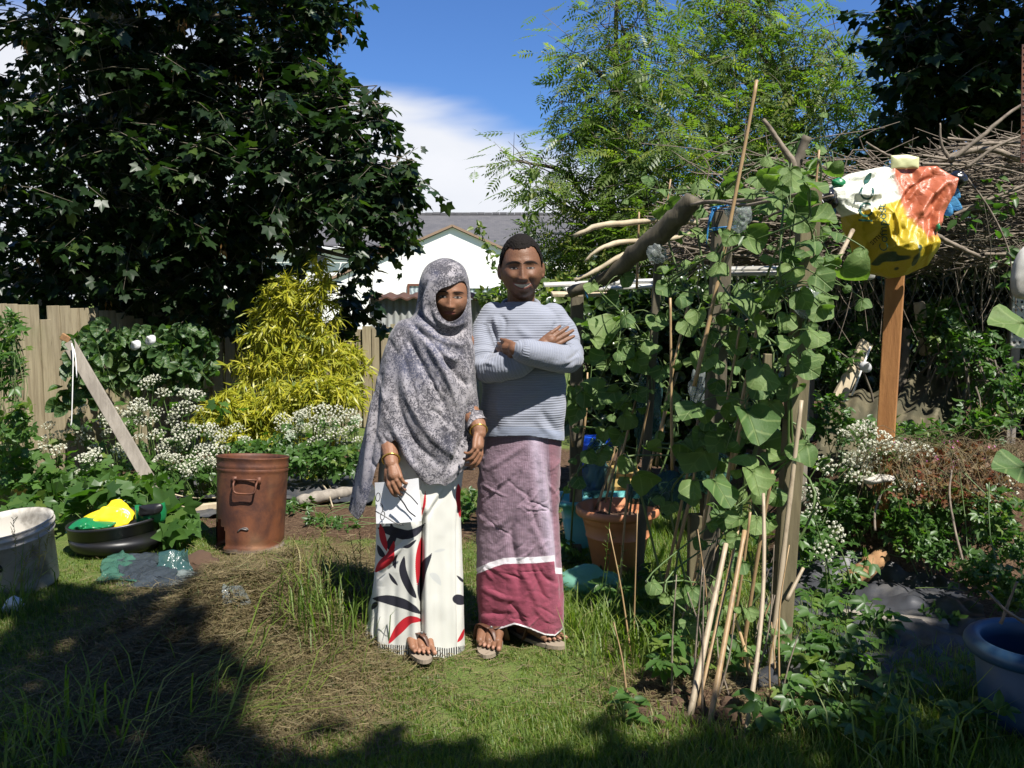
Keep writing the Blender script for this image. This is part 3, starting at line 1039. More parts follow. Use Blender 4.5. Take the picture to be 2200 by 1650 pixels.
LM = {'maple': [tmesh('maple_leaf', T_MAPLE, M['sycamore'])], 'ash': [tmesh('ash_leaf', T_ASH, M['ash'])],
      'gourd': [tmesh('gourd_leaf', t_, M['gourd']) for t_ in T_GOURD], 'bind': [tmesh('bindweed_leaf', T_BIND, M['bind'])],
      'comp': [tmesh('weed_leaf', T_COMP, M['weed']), tmesh('weed_leaf', T_COMP5, M['weed'])],
      'ivy': [tmesh('ivy_leaf', T_IVY, M['ivy'])], 'lance': [tmesh('bamboo_leaf', T_LANCE, M['bamboo'])], 'maplew': [tmesh('lobed_leaf', T_MAPLE, M['weed'])]}


def visible(pos, m=30):
    x, y = proj(pos)
    return (x > -m) & (x < 2200 + m) & (y > -m) & (y < 1650 + m) & (pos[:, 1] > .3)


def crown(tree, T, lm, mat, pos, d, nn, s, n_obj=300):
    """leaves: the ones that show largest are parts, the rest one mass"""
    R = frames(d, nn)
    vis = np.where(visible(pos), s / np.maximum(pos[:, 1], .4), 0)
    order = np.argsort(-vis)
    big = order[:n_obj]
    big = big[vis[big] > 0]
    rest = np.setdiff1d(np.arange(len(pos)), big)
    if len(big):
        leaf_objects('leaf', LM[lm], pos[big], R[big], s[big], tree)
    if len(rest):
        mb = MB()
        scatter(T, pos[rest], R[rest], s[rest], rng.random(len(rest)) * .99, mb)
        o = mb.build('foliage', M[mat], tree)
        o['kind'] = 'stuff'


def blob_points(c, r, n, shell=.45):
    q = rdir(n) * (rng.random(n) ** shell)[:, None]
    return np.asarray(c) + q * np.asarray(r), q


def make_tree(name, label, base, trunk, trunk_r, blobs, leaf_T, lm, leafmat_, leaf_s, per_twig, twig_len, droop, seeds=None, group=None, bark='bark', obj_leaves=300):
    t_ = thing(name, label, 'tree', base, group)
    pth = curve(trunk, 14)
    mb = MB()
    mb.tube(pth, np.linspace(trunk_r, trunk_r * .35, len(pth)), 12)
    mb.build('trunk', M[bark], t_)
    lb, pos, dr, nn, ss, tw = MB(), [], [], [], [], []
    for (c, r, ntw) in blobs:
        c, r = np.asarray(c, float), np.asarray(r, float)
        st = pth[np.argmin(np.linalg.norm(pth - (c - [0, 0, .8]), axis=1))]
        mid = (st + c) / 2 + rng.normal(0, .12, 3) + [0, 0, .1 * np.linalg.norm(c - st)]
        hub = curve([st, mid, c], 10)
        R0 = min(.07, .012 + .018 * np.linalg.norm(c - st))
        lb.tube(hub, np.linspace(R0, .012, 10), 6)
        p, q = blob_points(c, r, ntw)
        for i in range(ntw):
            dv = nrm(q[i] * [1, 1, .5] + rng.normal(0, .35, 3) + [0, 0, -droop * .5])
            L = twig_len * rng.uniform(.6, 1.3)
            a = p[i] - dv * L * .4
            b = p[i] + dv * L * .6 + [0, 0, -droop * L * .3]
            if rng.random() < .3:
                h_ = hub[rng.integers(4, 10)]
                lb.tube(curve([h_, (h_ + a) / 2 + rng.normal(0, .06, 3), a], 4), np.linspace(.009, .004, 4), 4, cap=False)
            lb.tube(np.stack([a, p[i], b]), [.005, .004, .0018], 3, cap=False)
            kk = per_twig
            u = np.linspace(.05, 1, kk) + rng.normal(0, .04, kk)
            side = nrm(np.cross(dv, [0, 0, 1]) + 1e-6)
            sg = np.where(np.arange(kk) % 2 == 0, 1, -1)
            pp = a + (b - a) * u[:, None]
            ld = nrm(dv * .55 + side * (sg * .8)[:, None] + rng.normal(0, .3, (kk, 3)) + [0, 0, -droop])
            pos.append(pp + ld * .04)
            dr.append(ld)
            nn.append(nrm(np.array([0, 0, 1.0]) + rng.normal(0, .45, (kk, 3))))
            ss.append(rng.uniform(*leaf_s, kk))
            if seeds and rng.random() < seeds[0]:
                tw.append(b - [0, 0, .03])
    lb.build('branches', M[bark], t_)
    crown(t_, leaf_T, lm, leafmat_, np.concatenate(pos), np.concatenate(dr), np.concatenate(nn), np.concatenate(ss), obj_leaves)
    if tw:
        mb = MB()
        Tw = winged_t()
        tw = np.array(tw)
        scatter(Tw, tw, np.broadcast_to(np.eye(3), (len(tw), 3, 3)), rng.uniform(.1, .2, len(tw)), rng.random(len(tw)) * .84, mb)
        so_ = mb.build('seed_clusters', M[seeds[1]], t_)
        so_['kind'] = 'stuff'
    return t_


def pb(px, py, d, rpx, n, rz=None, ry=None):
    """a clump of foliage seen at a pixel with a radius in pixels"""
    r = rpx * d / FPX
    return (P(px, py, d), (r, r if ry is None else ry, r if rz is None else rz * d / FPX), n)


# the big sycamore on the left: clumps in view, then the crown above and beyond the frame
bl = [pb(560, 40, 8.6, 150, 46), pb(690, 30, 8.4, 75, 26), pb(430, 130, 8.3, 170, 60), pb(640, 150, 8.3, 85, 32), pb(300, 40, 8.0, 200, 56),
      pb(110, 60, 7.8, 210, 56), pb(560, 260, 8.1, 150, 56), pb(720, 260, 8.0, 90, 34), pb(800, 250, 7.9, 42, 9), pb(390, 330, 8.0, 170, 60), pb(180, 280, 7.9, 210, 66),
      pb(20, 330, 7.8, 190, 50), pb(640, 390, 8.0, 140, 54), pb(770, 380, 7.9, 85, 30), pb(862, 362, 7.8, 42, 9), pb(850, 430, 7.8, 44, 10), pb(470, 460, 8.2, 150, 56),
      pb(280, 480, 8.2, 180, 60), pb(90, 500, 8.1, 190, 60), pb(620, 450, 8.3, 60, 12), pb(775, 440, 7.8, 75, 17), pb(840, 490, 7.8, 44, 7), pb(450, 585, 8.4, 130, 48), pb(540, 560, 8.5, 60, 14),
      pb(300, 600, 8.6, 160, 50), pb(120, 590, 8.4, 150, 44), pb(780, 560, 7.9, 40, 5), pb(755, 655, 8.4, 50, 14), pb(560, 660, 9.2, 90, 26),
      pb(430, 680, 9.6, 110, 36), pb(250, 650, 9.6, 130, 34), pb(40, 650, 9.0, 110, 24), pb(220, 180, 9.8, 260, 60), pb(460, 400, 10.2, 240, 60), pb(150, 520, 10.4, 260, 60), pb(380, 640, 10.6, 200, 50)]
for c_, r_, n_ in (((-3.4, 7.9, 4.9), (1.5, 1.3, .8), 130), ((-2.2, 7.6, 5.0), (1.0, 1.0, .7), 70), ((-4.9, 7.5, 5.0), (1.5, 1.4, 1.0), 120), ((-3.6, 7.9, 6.2), (1.8, 1.6, .9), 120),
                   ((-2.5, 8.4, 6.3), (1.2, 1.2, .9), 60), ((-4.6, 8.4, 7.4), (1.6, 1.6, .9), 70), ((-3.0, 6.7, 5.4), (1.0, .7, .7), 60), ((-4.4, 6.4, 5.6), (1.2, .8, .8), 60), ((-3.9, 8.6, 5.6), (1.6, 1.2, .8), 110), ((-2.6, 9.4, 4.6), (1.0, .9, .6), 50)):
    bl.append((c_, r_, n_))
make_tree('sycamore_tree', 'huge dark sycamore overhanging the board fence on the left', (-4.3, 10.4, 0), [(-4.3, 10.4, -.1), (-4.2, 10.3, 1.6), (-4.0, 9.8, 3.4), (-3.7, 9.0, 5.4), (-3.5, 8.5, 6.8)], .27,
          bl, T_MAPLE, 'maple', 'sycamore', (.08, .155), 12, .46, .42, seeds=(.05, 'russet'))

# two ash trees in the middle
make_tree('ash_tree', 'feathery bright green ash tree right behind the man, against the blue sky', (.98, 10.2, 0),
          [(.98, 10.2, -.1), (1.0, 10.2, 1.4), (1.05, 10.1, 2.8), (1.1, 10.0, 3.5)], .07,
          [pb(1335, 60, 9.8, 85, 34, 110), pb(1250, 130, 9.8, 48, 16, 70), pb(1370, 170, 9.6, 110, 46), pb(1250, 250, 9.7, 70, 26, 90), pb(1330, 300, 9.5, 130, 60), pb(1215, 350, 9.6, 55, 12),
           pb(1110, 345, 9.4, 48, 9, 30), pb(1170, 410, 9.5, 55, 10, 34), pb(1420, 320, 9.3, 110, 46), pb(1290, 430, 9.5, 110, 46), pb(1400, 440, 9.2, 110, 44), pb(1240, 520, 9.5, 62, 32), pb(1330, 540, 9.3, 120, 44),
           pb(1225, 590, 9.5, 50, 24), pb(1300, 620, 9.4, 90, 34), pb(1430, 560, 9.0, 110, 36), pb(1440, 400, 10.6, 140, 34), pb(1215, 520, 10.0, 40, 8), pb(1330, -50, 9.8, 80, 12)],
          T_ASH, 'ash', 'ash', (.22, .31), 5, .5, .25, seeds=(.10, 'keys'))
make_tree('ash_tree', 'second ash tree, broader and denser, to the right above the brushwood', (3.4, 11.4, 0),
          [(3.4, 11.4, -.1), (3.3, 11.3, 1.8), (3.2, 11.1, 3.2), (3.15, 11.0, 3.9)], .08,
          [pb(1600, 60, 10.6, 120, 44), pb(1540, 30, 10.4, 75, 20), pb(1700, 130, 10.4, 110, 40), pb(1780, 80, 10.6, 50, 8), pb(1815, 130, 10.6, 55, 9), pb(1560, 180, 10.2, 120, 46), pb(1480, 230, 10.0, 70, 18), pb(1660, 260, 10.2, 130, 52),
           pb(1800, 220, 10.2, 110, 46), pb(1860, 260, 10.4, 40, 6), pb(1560, 330, 10.0, 130, 54), pb(1730, 340, 10.0, 130, 50), pb(1840, 350, 10.2, 60, 14), pb(1600, 430, 10.4, 150, 50), pb(1800, 430, 10.6, 130, 40), pb(1600, -40, 10.5, 120, 18),
           pb(1480, 110, 10.3, 38, 8)],
          T_ASH, 'ash', 'ash', (.23, .33), 5, .5, .25, seeds=(.03, 'keys'))

# dark sycamore at the upper right
bl = [pb(2080, 60, 8.6, 130, 50), pb(1940, 40, 8.6, 75, 22), pb(2010, 150, 8.4, 95, 34), pb(2130, 170, 8.3, 110, 44), pb(1960, 120, 8.5, 62, 18), pb(2060, 270, 8.5, 100, 34), pb(2170, 290, 8.4, 90, 30), pb(1990, 235, 8.6, 50, 11), pb(1960, 290, 8.9, 60, 12),
      pb(2110, 350, 8.8, 80, 16), pb(2200, 60, 8.2, 110, 36), pb(1900, 270, 9.2, 50, 9)]
for c_, r_, n_ in (((4.4, 8.0, 4.6), (1.2, 1.0, .6), 80), ((5.4, 8.0, 4.9), (1.2, 1.1, .9), 70), ((4.9, 7.4, 5.4), (1.5, 1.0, .8), 80), ((5.6, 8.2, 6.2), (1.5, 1.3, .9), 60), ((5.4, 8.6, 3.4), (.8, .9, .9), 40)):
    bl.append((c_, r_, n_))
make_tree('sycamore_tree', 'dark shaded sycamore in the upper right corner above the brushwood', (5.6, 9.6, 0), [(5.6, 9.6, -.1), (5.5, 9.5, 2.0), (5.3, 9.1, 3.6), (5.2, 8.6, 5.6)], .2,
          bl, T_MAPLE, 'maple', 'sycamore', (.10, .185), 8, .44, .38)

# the tree behind the photographer whose shade covers the foreground
def shade_tree():
    poly = np.array([(-500, 1150), (60, 1235), (180, 1245), (320, 1280), (350, 1400), (420, 1480), (640, 1530), (740, 1480), (860, 1540), (950, 1590), (1220, 1630), (1320, 1590), (1440, 1550), (1580, 1590),
                     (1700, 1450), (1850, 1435), (1960, 1350), (2060, 1270), (2400, 1160)], float)
    pts = []
    while len(pts) < 2300:
        x, y = rng.uniform(-3.6, 3.6), rng.uniform(-.6, 5.4)
        if y > 2.0:
            px, py = proj(np.array([x, y, 0.0]))
            lim = np.interp(px, poly[:, 0], poly[:, 1])
            if py < lim + 40 + rng.normal(0, 9):
                continue
            if py < lim + 190 and vnoise(np.array([x * 3.1, y * 3.1, 1.0]), 77) > .62:
                continue
        pts.append((x, y))
    pts = np.array(pts)
    hgt = rng.uniform(4.6, 6.6, len(pts))
    c = np.stack([pts[:, 0], pts[:, 1], 0 * hgt], -1) + SUN / SUN[2] * hgt[:, None]
    base = np.array([4.4, -3.2, 0])
    t_ = thing('sycamore_tree', 'broad sycamore standing behind the photographer and shading the foreground', 'tree', base)
    tr = curve([base - [0, 0, .1], base + [-.3, .2, 2.2], base + [-1.1, .8, 4.2], base + [-2.2, 1.6, 5.6]], 12)
    mb = MB()
    mb.tube(tr, np.linspace(.26, .1, 12), 10)
    mb.build('trunk', M['bark'], t_)
    lb = MB()
    for i in range(0, len(c), 6):
        s_ = tr[rng.integers(6, 12)]
        lb.tube(curve([s_, (s_ + c[i]) / 2 + [0, 0, .25], c[i]], 5), np.linspace(.02, .005, 5), 4, cap=False)
    lb.build('branches', M['bark'], t_)
    k = 7
    pos = np.repeat(c, k, 0) + rng.normal(0, .085, (len(c) * k, 3))
    q = np.stack([rng.uniform(-5.5, 6.5, 26000), rng.uniform(-6, 1.5, 26000), rng.uniform(1.6, 9.0, 26000)], -1)
    lump = vnoise(q * .9, 12) + .5 * vnoise(q * 2.1, 13)
    q = q[(q[:, 1] + .55 * q[:, 2] < 2.5) & (lump > -.25) & (np.linalg.norm(q - [0, 0, 1.5], axis=1) > 1.3) & (q[:, 1] < -.3 + .2 * q[:, 2])]
    pos = np.concatenate([pos, q])
    n = len(pos)
    mb = MB()
    scatter(T_MAPLE, pos, frames(nrm(rng.normal(0, 1, (n, 3)) * [1, 1, .3]), nrm(np.array([0, 0, 1.]) + rng.normal(0, .4, (n, 3)))), rng.uniform(.16, .24, n), rng.random(n) * .99, mb)
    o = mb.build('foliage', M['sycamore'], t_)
    o['kind'] = 'stuff'


shade_tree()
# ------------------------------------------------------------------ board fence on the left
fl = thing('board_fence', 'weathered vertical board fence with one short board, left edge under the sycamore', 'fence', (-3.6, 7.4, 0))
A, B = np.array([P(-150, 640, 6.5)[0], 6.5]), np.array([P(560, 640, 9.9)[0], 9.9])
Lf = np.linalg.norm(B - A)
nb = int(Lf / .098)
dirf = (B - A) / Lf
top_px = ([-200, 75, 76, 94, 95, 180, 262, 263, 300, 301, 335, 600], [648, 655, 688, 688, 656, 661, 669, 676, 684, 694, 702, 712])
for i in range(nb):
    c = A + dirf * (i + .5) * .098
    px = proj(np.array([c[0], c[1], 1.35]))[0]
    zt = P(px, np.interp(px, *top_px), c[1])[2] + rng.normal(0, .006)
    if zt < .3:
        continue
    mb = MB()
    nrmv = np.array([dirf[1], -dirf[0]])
    off = nrmv * (.012 if i % 2 else -.004)
    ang = math.atan2(dirf[1], dirf[0]) + rng.normal(0, .03)
    mb.box((c[0] + off[0], c[1] + off[1], zt / 2 - .02), (.094 if i % 2 else .108, .017, zt + .04), rotz(ang) @ roty(rng.normal(0, .006)))
    mb.build('board', M['fence'], fl, smooth=False, bevel=.002)
for z_ in (.35, 1.0):
    mb = MB()
    nrmv = np.array([dirf[1], -dirf[0]])
    mb.bar(np.append(A - nrmv * .05, z_), np.append(B - nrmv * .05, z_), .04, .08, up=(nrmv[0], nrmv[1], 0))
    mb.build('rail', M['fence'], fl, smooth=False)

fb = thing('board_fence', 'short grey upright board fence between the yellow bamboo and the woman', 'fence', (-1.6, 10.3, 0))
a, b = P(700, 700, 10.4), P(860, 700, 10.2)
for i in range(8):
    q = a + (b - a) * (i + .5) / 8
    zt = P(700 + 160 * i / 8, 702 + rng.normal(0, 3), q[1])[2]
    mb = MB()
    mb.box((q[0], q[1] + .012 * (i % 2), zt / 2), (.112, .018, zt), rotz(rng.normal(0, .03)))
    mb.build('board', M['fence'], fb, smooth=False, bevel=.002)

# leaning plank with string
p0, p1 = P(147, 735, 6.55), P(342, 1068, 6.35)
pl = thing('plank', 'grey plank leaning diagonally against the board fence among white flowers', 'plank', (p1[0], p1[1], 0))
mb = MB()
mb.bar(p0, p1 + (p1 - p0) * .03, .088, .022, up=(.2, -1, .1))
mb.build('board', M['oldwood'], pl, smooth=False, bevel=.004)
mb = MB()
mb.box(P(141, 727, 6.56), (.07, .022, .05), roty(.55))
mb.build('broken_end', M['log'], pl, smooth=False, bevel=.006)
mb = MB()
mb.tube(curve([P(154, 738, 6.5), P(157, 765, 6.46), P(156, 830, 6.44), P(154, 900, 6.44), P(152, 915, 6.44)], 14), .004, 6)
mb.tube(curve([P(154, 738, 6.5), P(162, 765, 6.45), P(165, 812, 6.43)], 10), .004, 6)
tag(mb.build('string', M['string'], None, loc=P(154, 738, 6.5)), 'white string looped over the leaning plank and hanging straight down', 'string')

# bindweed on the fence
def leafy(name, label, cat, base, spec, T, lm, mat, n, size, stems='stem', stem_r=.003, group=None, n_obj=120, up=.6, down=0.0, flow=None):
    """a leafy mound or climber: spec is a list of (centre, radii, share)"""
    t_ = thing(name, label, cat, base, group)
    pos, wts = [], np.array([s_[2] for s_ in spec], float)
    for (c, r, wv) in spec:
        k = max(1, int(n * wv / wts.sum()))
        pos.append(blob_points(c, r, k, .4)[0])
    pos = np.concatenate(pos)
    g_ = gz(pos[:, 0], pos[:, 1])
    pos = pos[pos[:, 2] > g_ + .01]
    k = len(pos)
    d = nrm(rng.normal(0, 1, (k, 3)) * [1, 1, .5] + [0, -.5, -down])
    nn = nrm(np.array([0, -.45, up]) + rng.normal(0, .42, (k, 3)))
    s_ = rng.uniform(*size, k)
    mb = MB()
    sel = rng.choice(k, min(k, 60), replace=False)
    for i in sel:
        c, r, _ = spec[rng.integers(len(spec))]
        root = np.array([pos[i][0] * .7 + c[0] * .3, pos[i][1] * .8 + c[1] * .2 + .05, max(float(gz(pos[i][0], pos[i][1])), c[2] - r[2] * 1.0) - .01])
        mb.tube(curve([root, (root + pos[i]) / 2 + rng.normal(0, .03, 3), pos[i]], 5), np.linspace(stem_r, stem_r * .5, 5), 4, cap=False, tint=rng.random() * .9)
    mb.build('stems', M[stems], t_)
    crown(t_, T, lm, mat, pos, d, nn, s_, n_obj)
    return t_


def sb(px, py, d, rx, rz, wv, ry=.18):
    return (P(px, py, d), (rx * d / FPX, ry, rz * d / FPX), wv)


t_ = leafy('bindweed', 'dark green heart-leaved bindweed clump with two white trumpet flowers, climbing the fence top', 'climber', (-3.0, 8.0, 0),
           [sb(215, 730, 7.15, 40, 45, 1), sb(300, 735, 7.5, 90, 40, 3), sb(400, 725, 7.8, 60, 35, 2), sb(320, 790, 7.4, 130, 50, 4), sb(440, 780, 7.9, 30, 70, 1), sb(200, 800, 6.9, 30, 70, 1), sb(165, 770, 6.7, 22, 70, .7), sb(150, 850, 6.7, 30, 60, .7)],
           T_BIND, 'bind', 'bind', 520, (.075, .14), n_obj=300, up=.25, down=.9)
for (px, py) in ((291, 741), (323, 730)):
    mb = MB()
    v, f = lathe([(.004, .05), (.012, .03), (.024, .004), (.041, -.006), (.043, -.004), (.026, .008), (.014, .032), (.006, .05)], 20)
    v[:, 0] *= 1 + .05 * np.sin(5 * np.arctan2(v[:, 1], v[:, 0]))
    mb.add(v @ rotx(-PI / 2 + .5).T @ rotz(.2).T * [1, -1, 1] + P(px, py, 7.0), f, tint=.3)
    mb.build('flower', M['petal'], t_)

# white umbel flowers
def umbel_mesh(seed):
    r_ = np.random.default_rng(seed)
    mb = MB()
    nu = 18
    for k in range(nu):
        rr = math.sqrt(k / nu)
        a = k * 2.4
        c = np.array([rr * math.cos(a), rr * math.sin(a), .42 * (1 - rr * rr)])
        for q in range(13):
            b = c + nrm(r_.normal(0, 1, 3) + [0, 0, .6]) * .12
            n_ = nrm((b - c) * 8 + r_.normal(0, .35, 3))
            x = nrm(np.cross(n_, [1, .2, 0]))
            y = np.cross(n_, x)
            s_ = r_.uniform(.055, .085)
            mb.add(np.array([b + x * s_, b + y * s_, b - x * s_, b - y * s_]), np.array([[0, 1, 2, 3]]), tint=r_.random() * .99)
    me = mb.build('flower_head', M['umbel'], link=False)
    mb = MB()
    for k in range(nu):
        rr = math.sqrt(k / nu)
        a = k * 2.4
        mb.tube([[0, 0, -.75], [rr * math.cos(a) * .6, rr * math.sin(a) * .6, -.2], [rr * math.cos(a), rr * math.sin(a), .38 * (1 - rr * rr)]], .012, 3, cap=False, tint=.5)
    ms = mb.build('flower_stalk', M['stem'], link=False)
    return me, ms


UMB = [umbel_mesh(k) for k in range(4)]


def umbel_plant(label, heads, base, group, leaves_n=26, leaf_r=.2, name='cow_parsley', hsize=(.05, .072), leafT='maplew', tilt=.45):
    t_ = thing(name, label, 'flowering plant', base, group)
    base = np.asarray(base, float)
    mb = MB()
    for h_ in heads:
        h_ = np.asarray(h_)
        foot = base + [rng.normal(0, .06), rng.normal(0, .05), -.02]
        mb.tube(curve([foot, foot * .35 + h_ * .65 + rng.normal(0, .02, 3), h_ - [0, 0, .025]], 6), np.linspace(.005, .0025, 6), 5, cap=False, tint=.3)
    mb.build('stems', M['stem'], t_)
    org = ORIGIN[t_.name]
    for h_ in heads:
        k = rng.integers(4)
        s_ = rng.uniform(*hsize)
        Rm = rotx(rng.normal(tilt, .2)) @ roty(rng.normal(0, .25)) @ rotz(rng.uniform(0, 6))
        for part_, me in (('flower_head', UMB[k][0]), ('flower_stalk', UMB[k][1])):
            o = bpy.data.objects.new(part_, me)
            mm = np.eye(4)
            mm[:3, :3] = Rm * s_
            mm[:3, 3] = h_ - org
            o.matrix_basis = Matrix(mm.tolist())
            if part_ == 'flower_head':
                o.parent = t_
                hd = o
            else:
                o.parent = t_
            C.objects.link(o)
    hz = max(h_[2] for h_ in heads)
    pos = np.stack([rng.normal(base[0], leaf_r, leaves_n), rng.normal(base[1], leaf_r * .6, leaves_n), base[2] + .04 + (hz - base[2]) * .85 * rng.random(leaves_n) ** 1.1], -1)
    d = nrm(rng.normal(0, 1, (leaves_n, 3)) * [1, 1, .3] + [0, -.3, -.3])
    nn = nrm(np.array([0, -.35, .8]) + rng.normal(0, .35, (leaves_n, 3)))
    R = frames(d, nn)
    s2 = rng.uniform(.06, .13, leaves_n)
    leaf_objects('leaf', LM[leafT], pos, R, s2, t_)
    return t_


hl = [(575 - 0, 0)]
heads_px = [(177, 880), (160, 925), (178, 925), (130, 935), (125, 968), (100, 945), (105, 915), (205, 972), (230, 930), (245, 890), (268, 955), (290, 880), (310, 880), (300, 870), (275, 893), (283, 910), (325, 905), (338, 885), (350, 845), (315, 825),
            (385, 880), (398, 868), (372, 900), (402, 846), (418, 880), (338, 935), (360, 950), (205, 965), (200, 985), (255, 960), (262, 975), (180, 985), (90, 968), (300, 940), (385, 922), (416, 920), (412, 935), (390, 945), (350, 965), (366, 985),
            (375, 965), (395, 960), (445, 925), (460, 935), (455, 920), (485, 930), (475, 945), (445, 960), (460, 970), (480, 965), (430, 965), (438, 985), (450, 995), (465, 1000), (410, 990), (378, 985), (402, 1005), (415, 1010), (525, 945), (510, 920),
            (230, 1010), (245, 1030), (168, 1020), (232, 1048), (248, 1060), (285, 1008), (275, 965), (345, 985), (370, 1000), (180, 945), (240, 905), (420, 850), (330, 815), (305, 905), (222, 905), (400, 1020)]
cl = {}
for (px, py) in heads_px:
    cl.setdefault((int(px // 70), int(py > 965)), []).append((px, py))
for key, hs in cl.items():
    d0 = 6.75 - .3 * key[1] + rng.normal(0, .08)
    hp = [P(px, py, d0 + rng.normal(0, .07)) for px, py in hs]
    c = np.mean(hp, 0)
    umbel_plant(where('frothy white cow parsley', *np.mean(hs, 0)), hp, (c[0], c[1] + .12, 0.0), 'cow parsley by the fence', leaves_n=24, leaf_r=.16)
heads_px = [(630, 905), (645, 895), (660, 885), (690, 880), (705, 890), (725, 885), (740, 900), (755, 890), (765, 905), (680, 905), (700, 915), (715, 905), (640, 925), (660, 920), (745, 925), (720, 930), (690, 930), (762, 925), (700, 945), (675, 950),
            (610, 920), (625, 935), (650, 890), (735, 945), (605, 900), (770, 945)]
cl = {}
for (px, py) in heads_px:
    cl.setdefault(int(px // 60), []).append((px, py))
for key, hs in cl.items():
    hp = [P(px, py, 7.1 + rng.normal(0, .08)) for px, py in hs]
    c = np.mean(hp, 0)
    umbel_plant(where('frothy white cow parsley', *np.mean(hs, 0)), hp, (c[0], c[1] + .12, 0.0), 'cow parsley below the bamboo', leaves_n=22, leaf_r=.2)

# low weeds
for (lab, spec, n_, sz, T_, lm, no) in (
        ('low bright lobed-leaved weeds carpeting the ground in front of the fence flowers', [sb(130, 1030, 6.3, 140, 35, 2), sb(260, 1050, 6.1, 130, 32, 2), sb(60, 1100, 5.6, 90, 40, 1), sb(30, 985, 6.4, 60, 90, 1.5)], 520, (.06, .13), T_MAPLE, 'maplew', 150),
        ('big pale squash-like leaves trailing round the black tub', [sb(255, 1060, 5.75, 75, 22, 2, .12), sb(150, 1070, 5.8, 50, 22, 1, .12), sb(385, 1110, 5.5, 40, 38, 1.2, .12), sb(370, 1145, 5.3, 35, 20, .7, .1)], 70, (.14, .22), T_MAPLE, 'maplew', 70),
        ('bushy dark green weeds along the foot of the yellow bamboo', [sb(660, 985, 6.9, 90, 28, 2), sb(560, 975, 7.0, 80, 35, 1.5), sb(440, 1000, 6.8, 70, 30, 1), sb(740, 990, 6.9, 60, 30, 1)], 520, (.06, .12), T_COMP, 'comp', 120),
        ('small seedling weeds dotted on the bare soil behind the couple', [sb(640, 1085, 6.3, 40, 14, 1), sb(985, 1095, 6.0, 30, 26, 1.2, .1), sb(1010, 1070, 6.2, 22, 22, 1, .1), sb(690, 1120, 5.9, 40, 8, .7), sb(745, 1125, 5.8, 25, 8, .4)], 170, (.04, .09), T_COMP, 'comp', 90),
        ('yellow-green leafy weeds at the far left edge in front of the fence', [sb(10, 770, 6.2, 35, 90, 2), sb(35, 900, 6.1, 40, 60, 1.4), sb(25, 700, 6.3, 20, 30, .5)], 170, (.07, .13), T_COMP5, 'comp', 120)):
    leafy('weed_patch', lab, 'weeds', spec[0][0] * [1, 1, 0], spec, T_, lm, 'weed', n_, sz, n_obj=no)

# yellow bamboo
def bamboo():
    t_ = thing('bamboo', 'bright yellow feathery bamboo clump in front of the sycamore', 'bamboo', P(620, 1040, 7.75) * [1, 1, 0])
    clumps = [(620, 620, 45, 40, 26), (600, 670, 55, 60, 40), (570, 730, 50, 60, 30), (690, 600, 26, 60, 18), (680, 680, 40, 60, 28), (690, 760, 60, 70, 44), (620, 780, 70, 60, 40), (540, 790, 40, 50, 18), (745, 790, 40, 60, 28), (700, 840, 70, 40, 44),
              (560, 870, 90, 50, 44), (470, 880, 45, 28, 26), (540, 920, 55, 40, 44), (500, 855, 40, 40, 18), (640, 850, 70, 50, 36), (730, 850, 40, 40, 18), (755, 760, 22, 30, 8), (600, 930, 40, 25, 10), (690, 1000, 22, 14, 6), (460, 905, 30, 18, 10)]
    mb, pos, dr, ss = MB(), [], [], []
    base = P(620, 1040, 7.75) * [1, 1, 0]
    for (px, py, rx, rz, n_) in clumps:
        d0 = 7.75 if py < 820 else 7.5
        c = P(px, py, d0)
        r = np.array([rx, 38, rz]) * d0 / FPX
        foot = base + [(c[0] - base[0]) * .7, rng.normal(0, .1), 0]
        mb.tube(curve([foot, (foot * .4 + c * .6) + [0, .05, .1], c + [0, 0, r[2] * .6]], 8), np.linspace(.009, .003, 8), 6, tint=.5)
        n_ = int(n_ * 1.5)
        p, q = blob_points(c, r, n_, .5)
        for i in range(n_):
            dv = nrm(np.array([q[i][0] * .8, q[i][1] * .6 - .3, .15]) + rng.normal(0, .3, 3))
            L = rng.uniform(.12, .26)
            tp = curve([p[i] - dv * L * .5, p[i], p[i] + dv * L * .5 - [0, 0, .06]], 5)
            mb.tube(tp, .0022, 3, cap=False, tint=.2)
            k = 18
            u = rng.uniform(.1, 1, k)
            pp = np.stack([np.interp(u * 4, range(5), tp[:, a]) for a in range(3)], -1)
            pos.append(pp)
            dr.append(nrm(dv * .5 + rng.normal(0, .55, (k, 3)) + [0, -.1, -.55]))
            ss.append(rng.uniform(.06, .13, k))
    mb.build('culms', M['bamboo'], t_)
    pos, dr, ss = np.concatenate(pos), np.concatenate(dr), np.concatenate(ss)
    crown(t_, T_LANCE, 'lance', 'bamboo', pos, dr, nrm(np.array([0, -.5, .8]) + rng.normal(0, .5, (len(pos), 3))), ss, 300)


bamboo()

# ------------------------------------------------------------------ pots, bin, bucket on the left
def xf(v, R, t_):
    return np.asarray(v) @ np.asarray(R).T + np.asarray(t_)


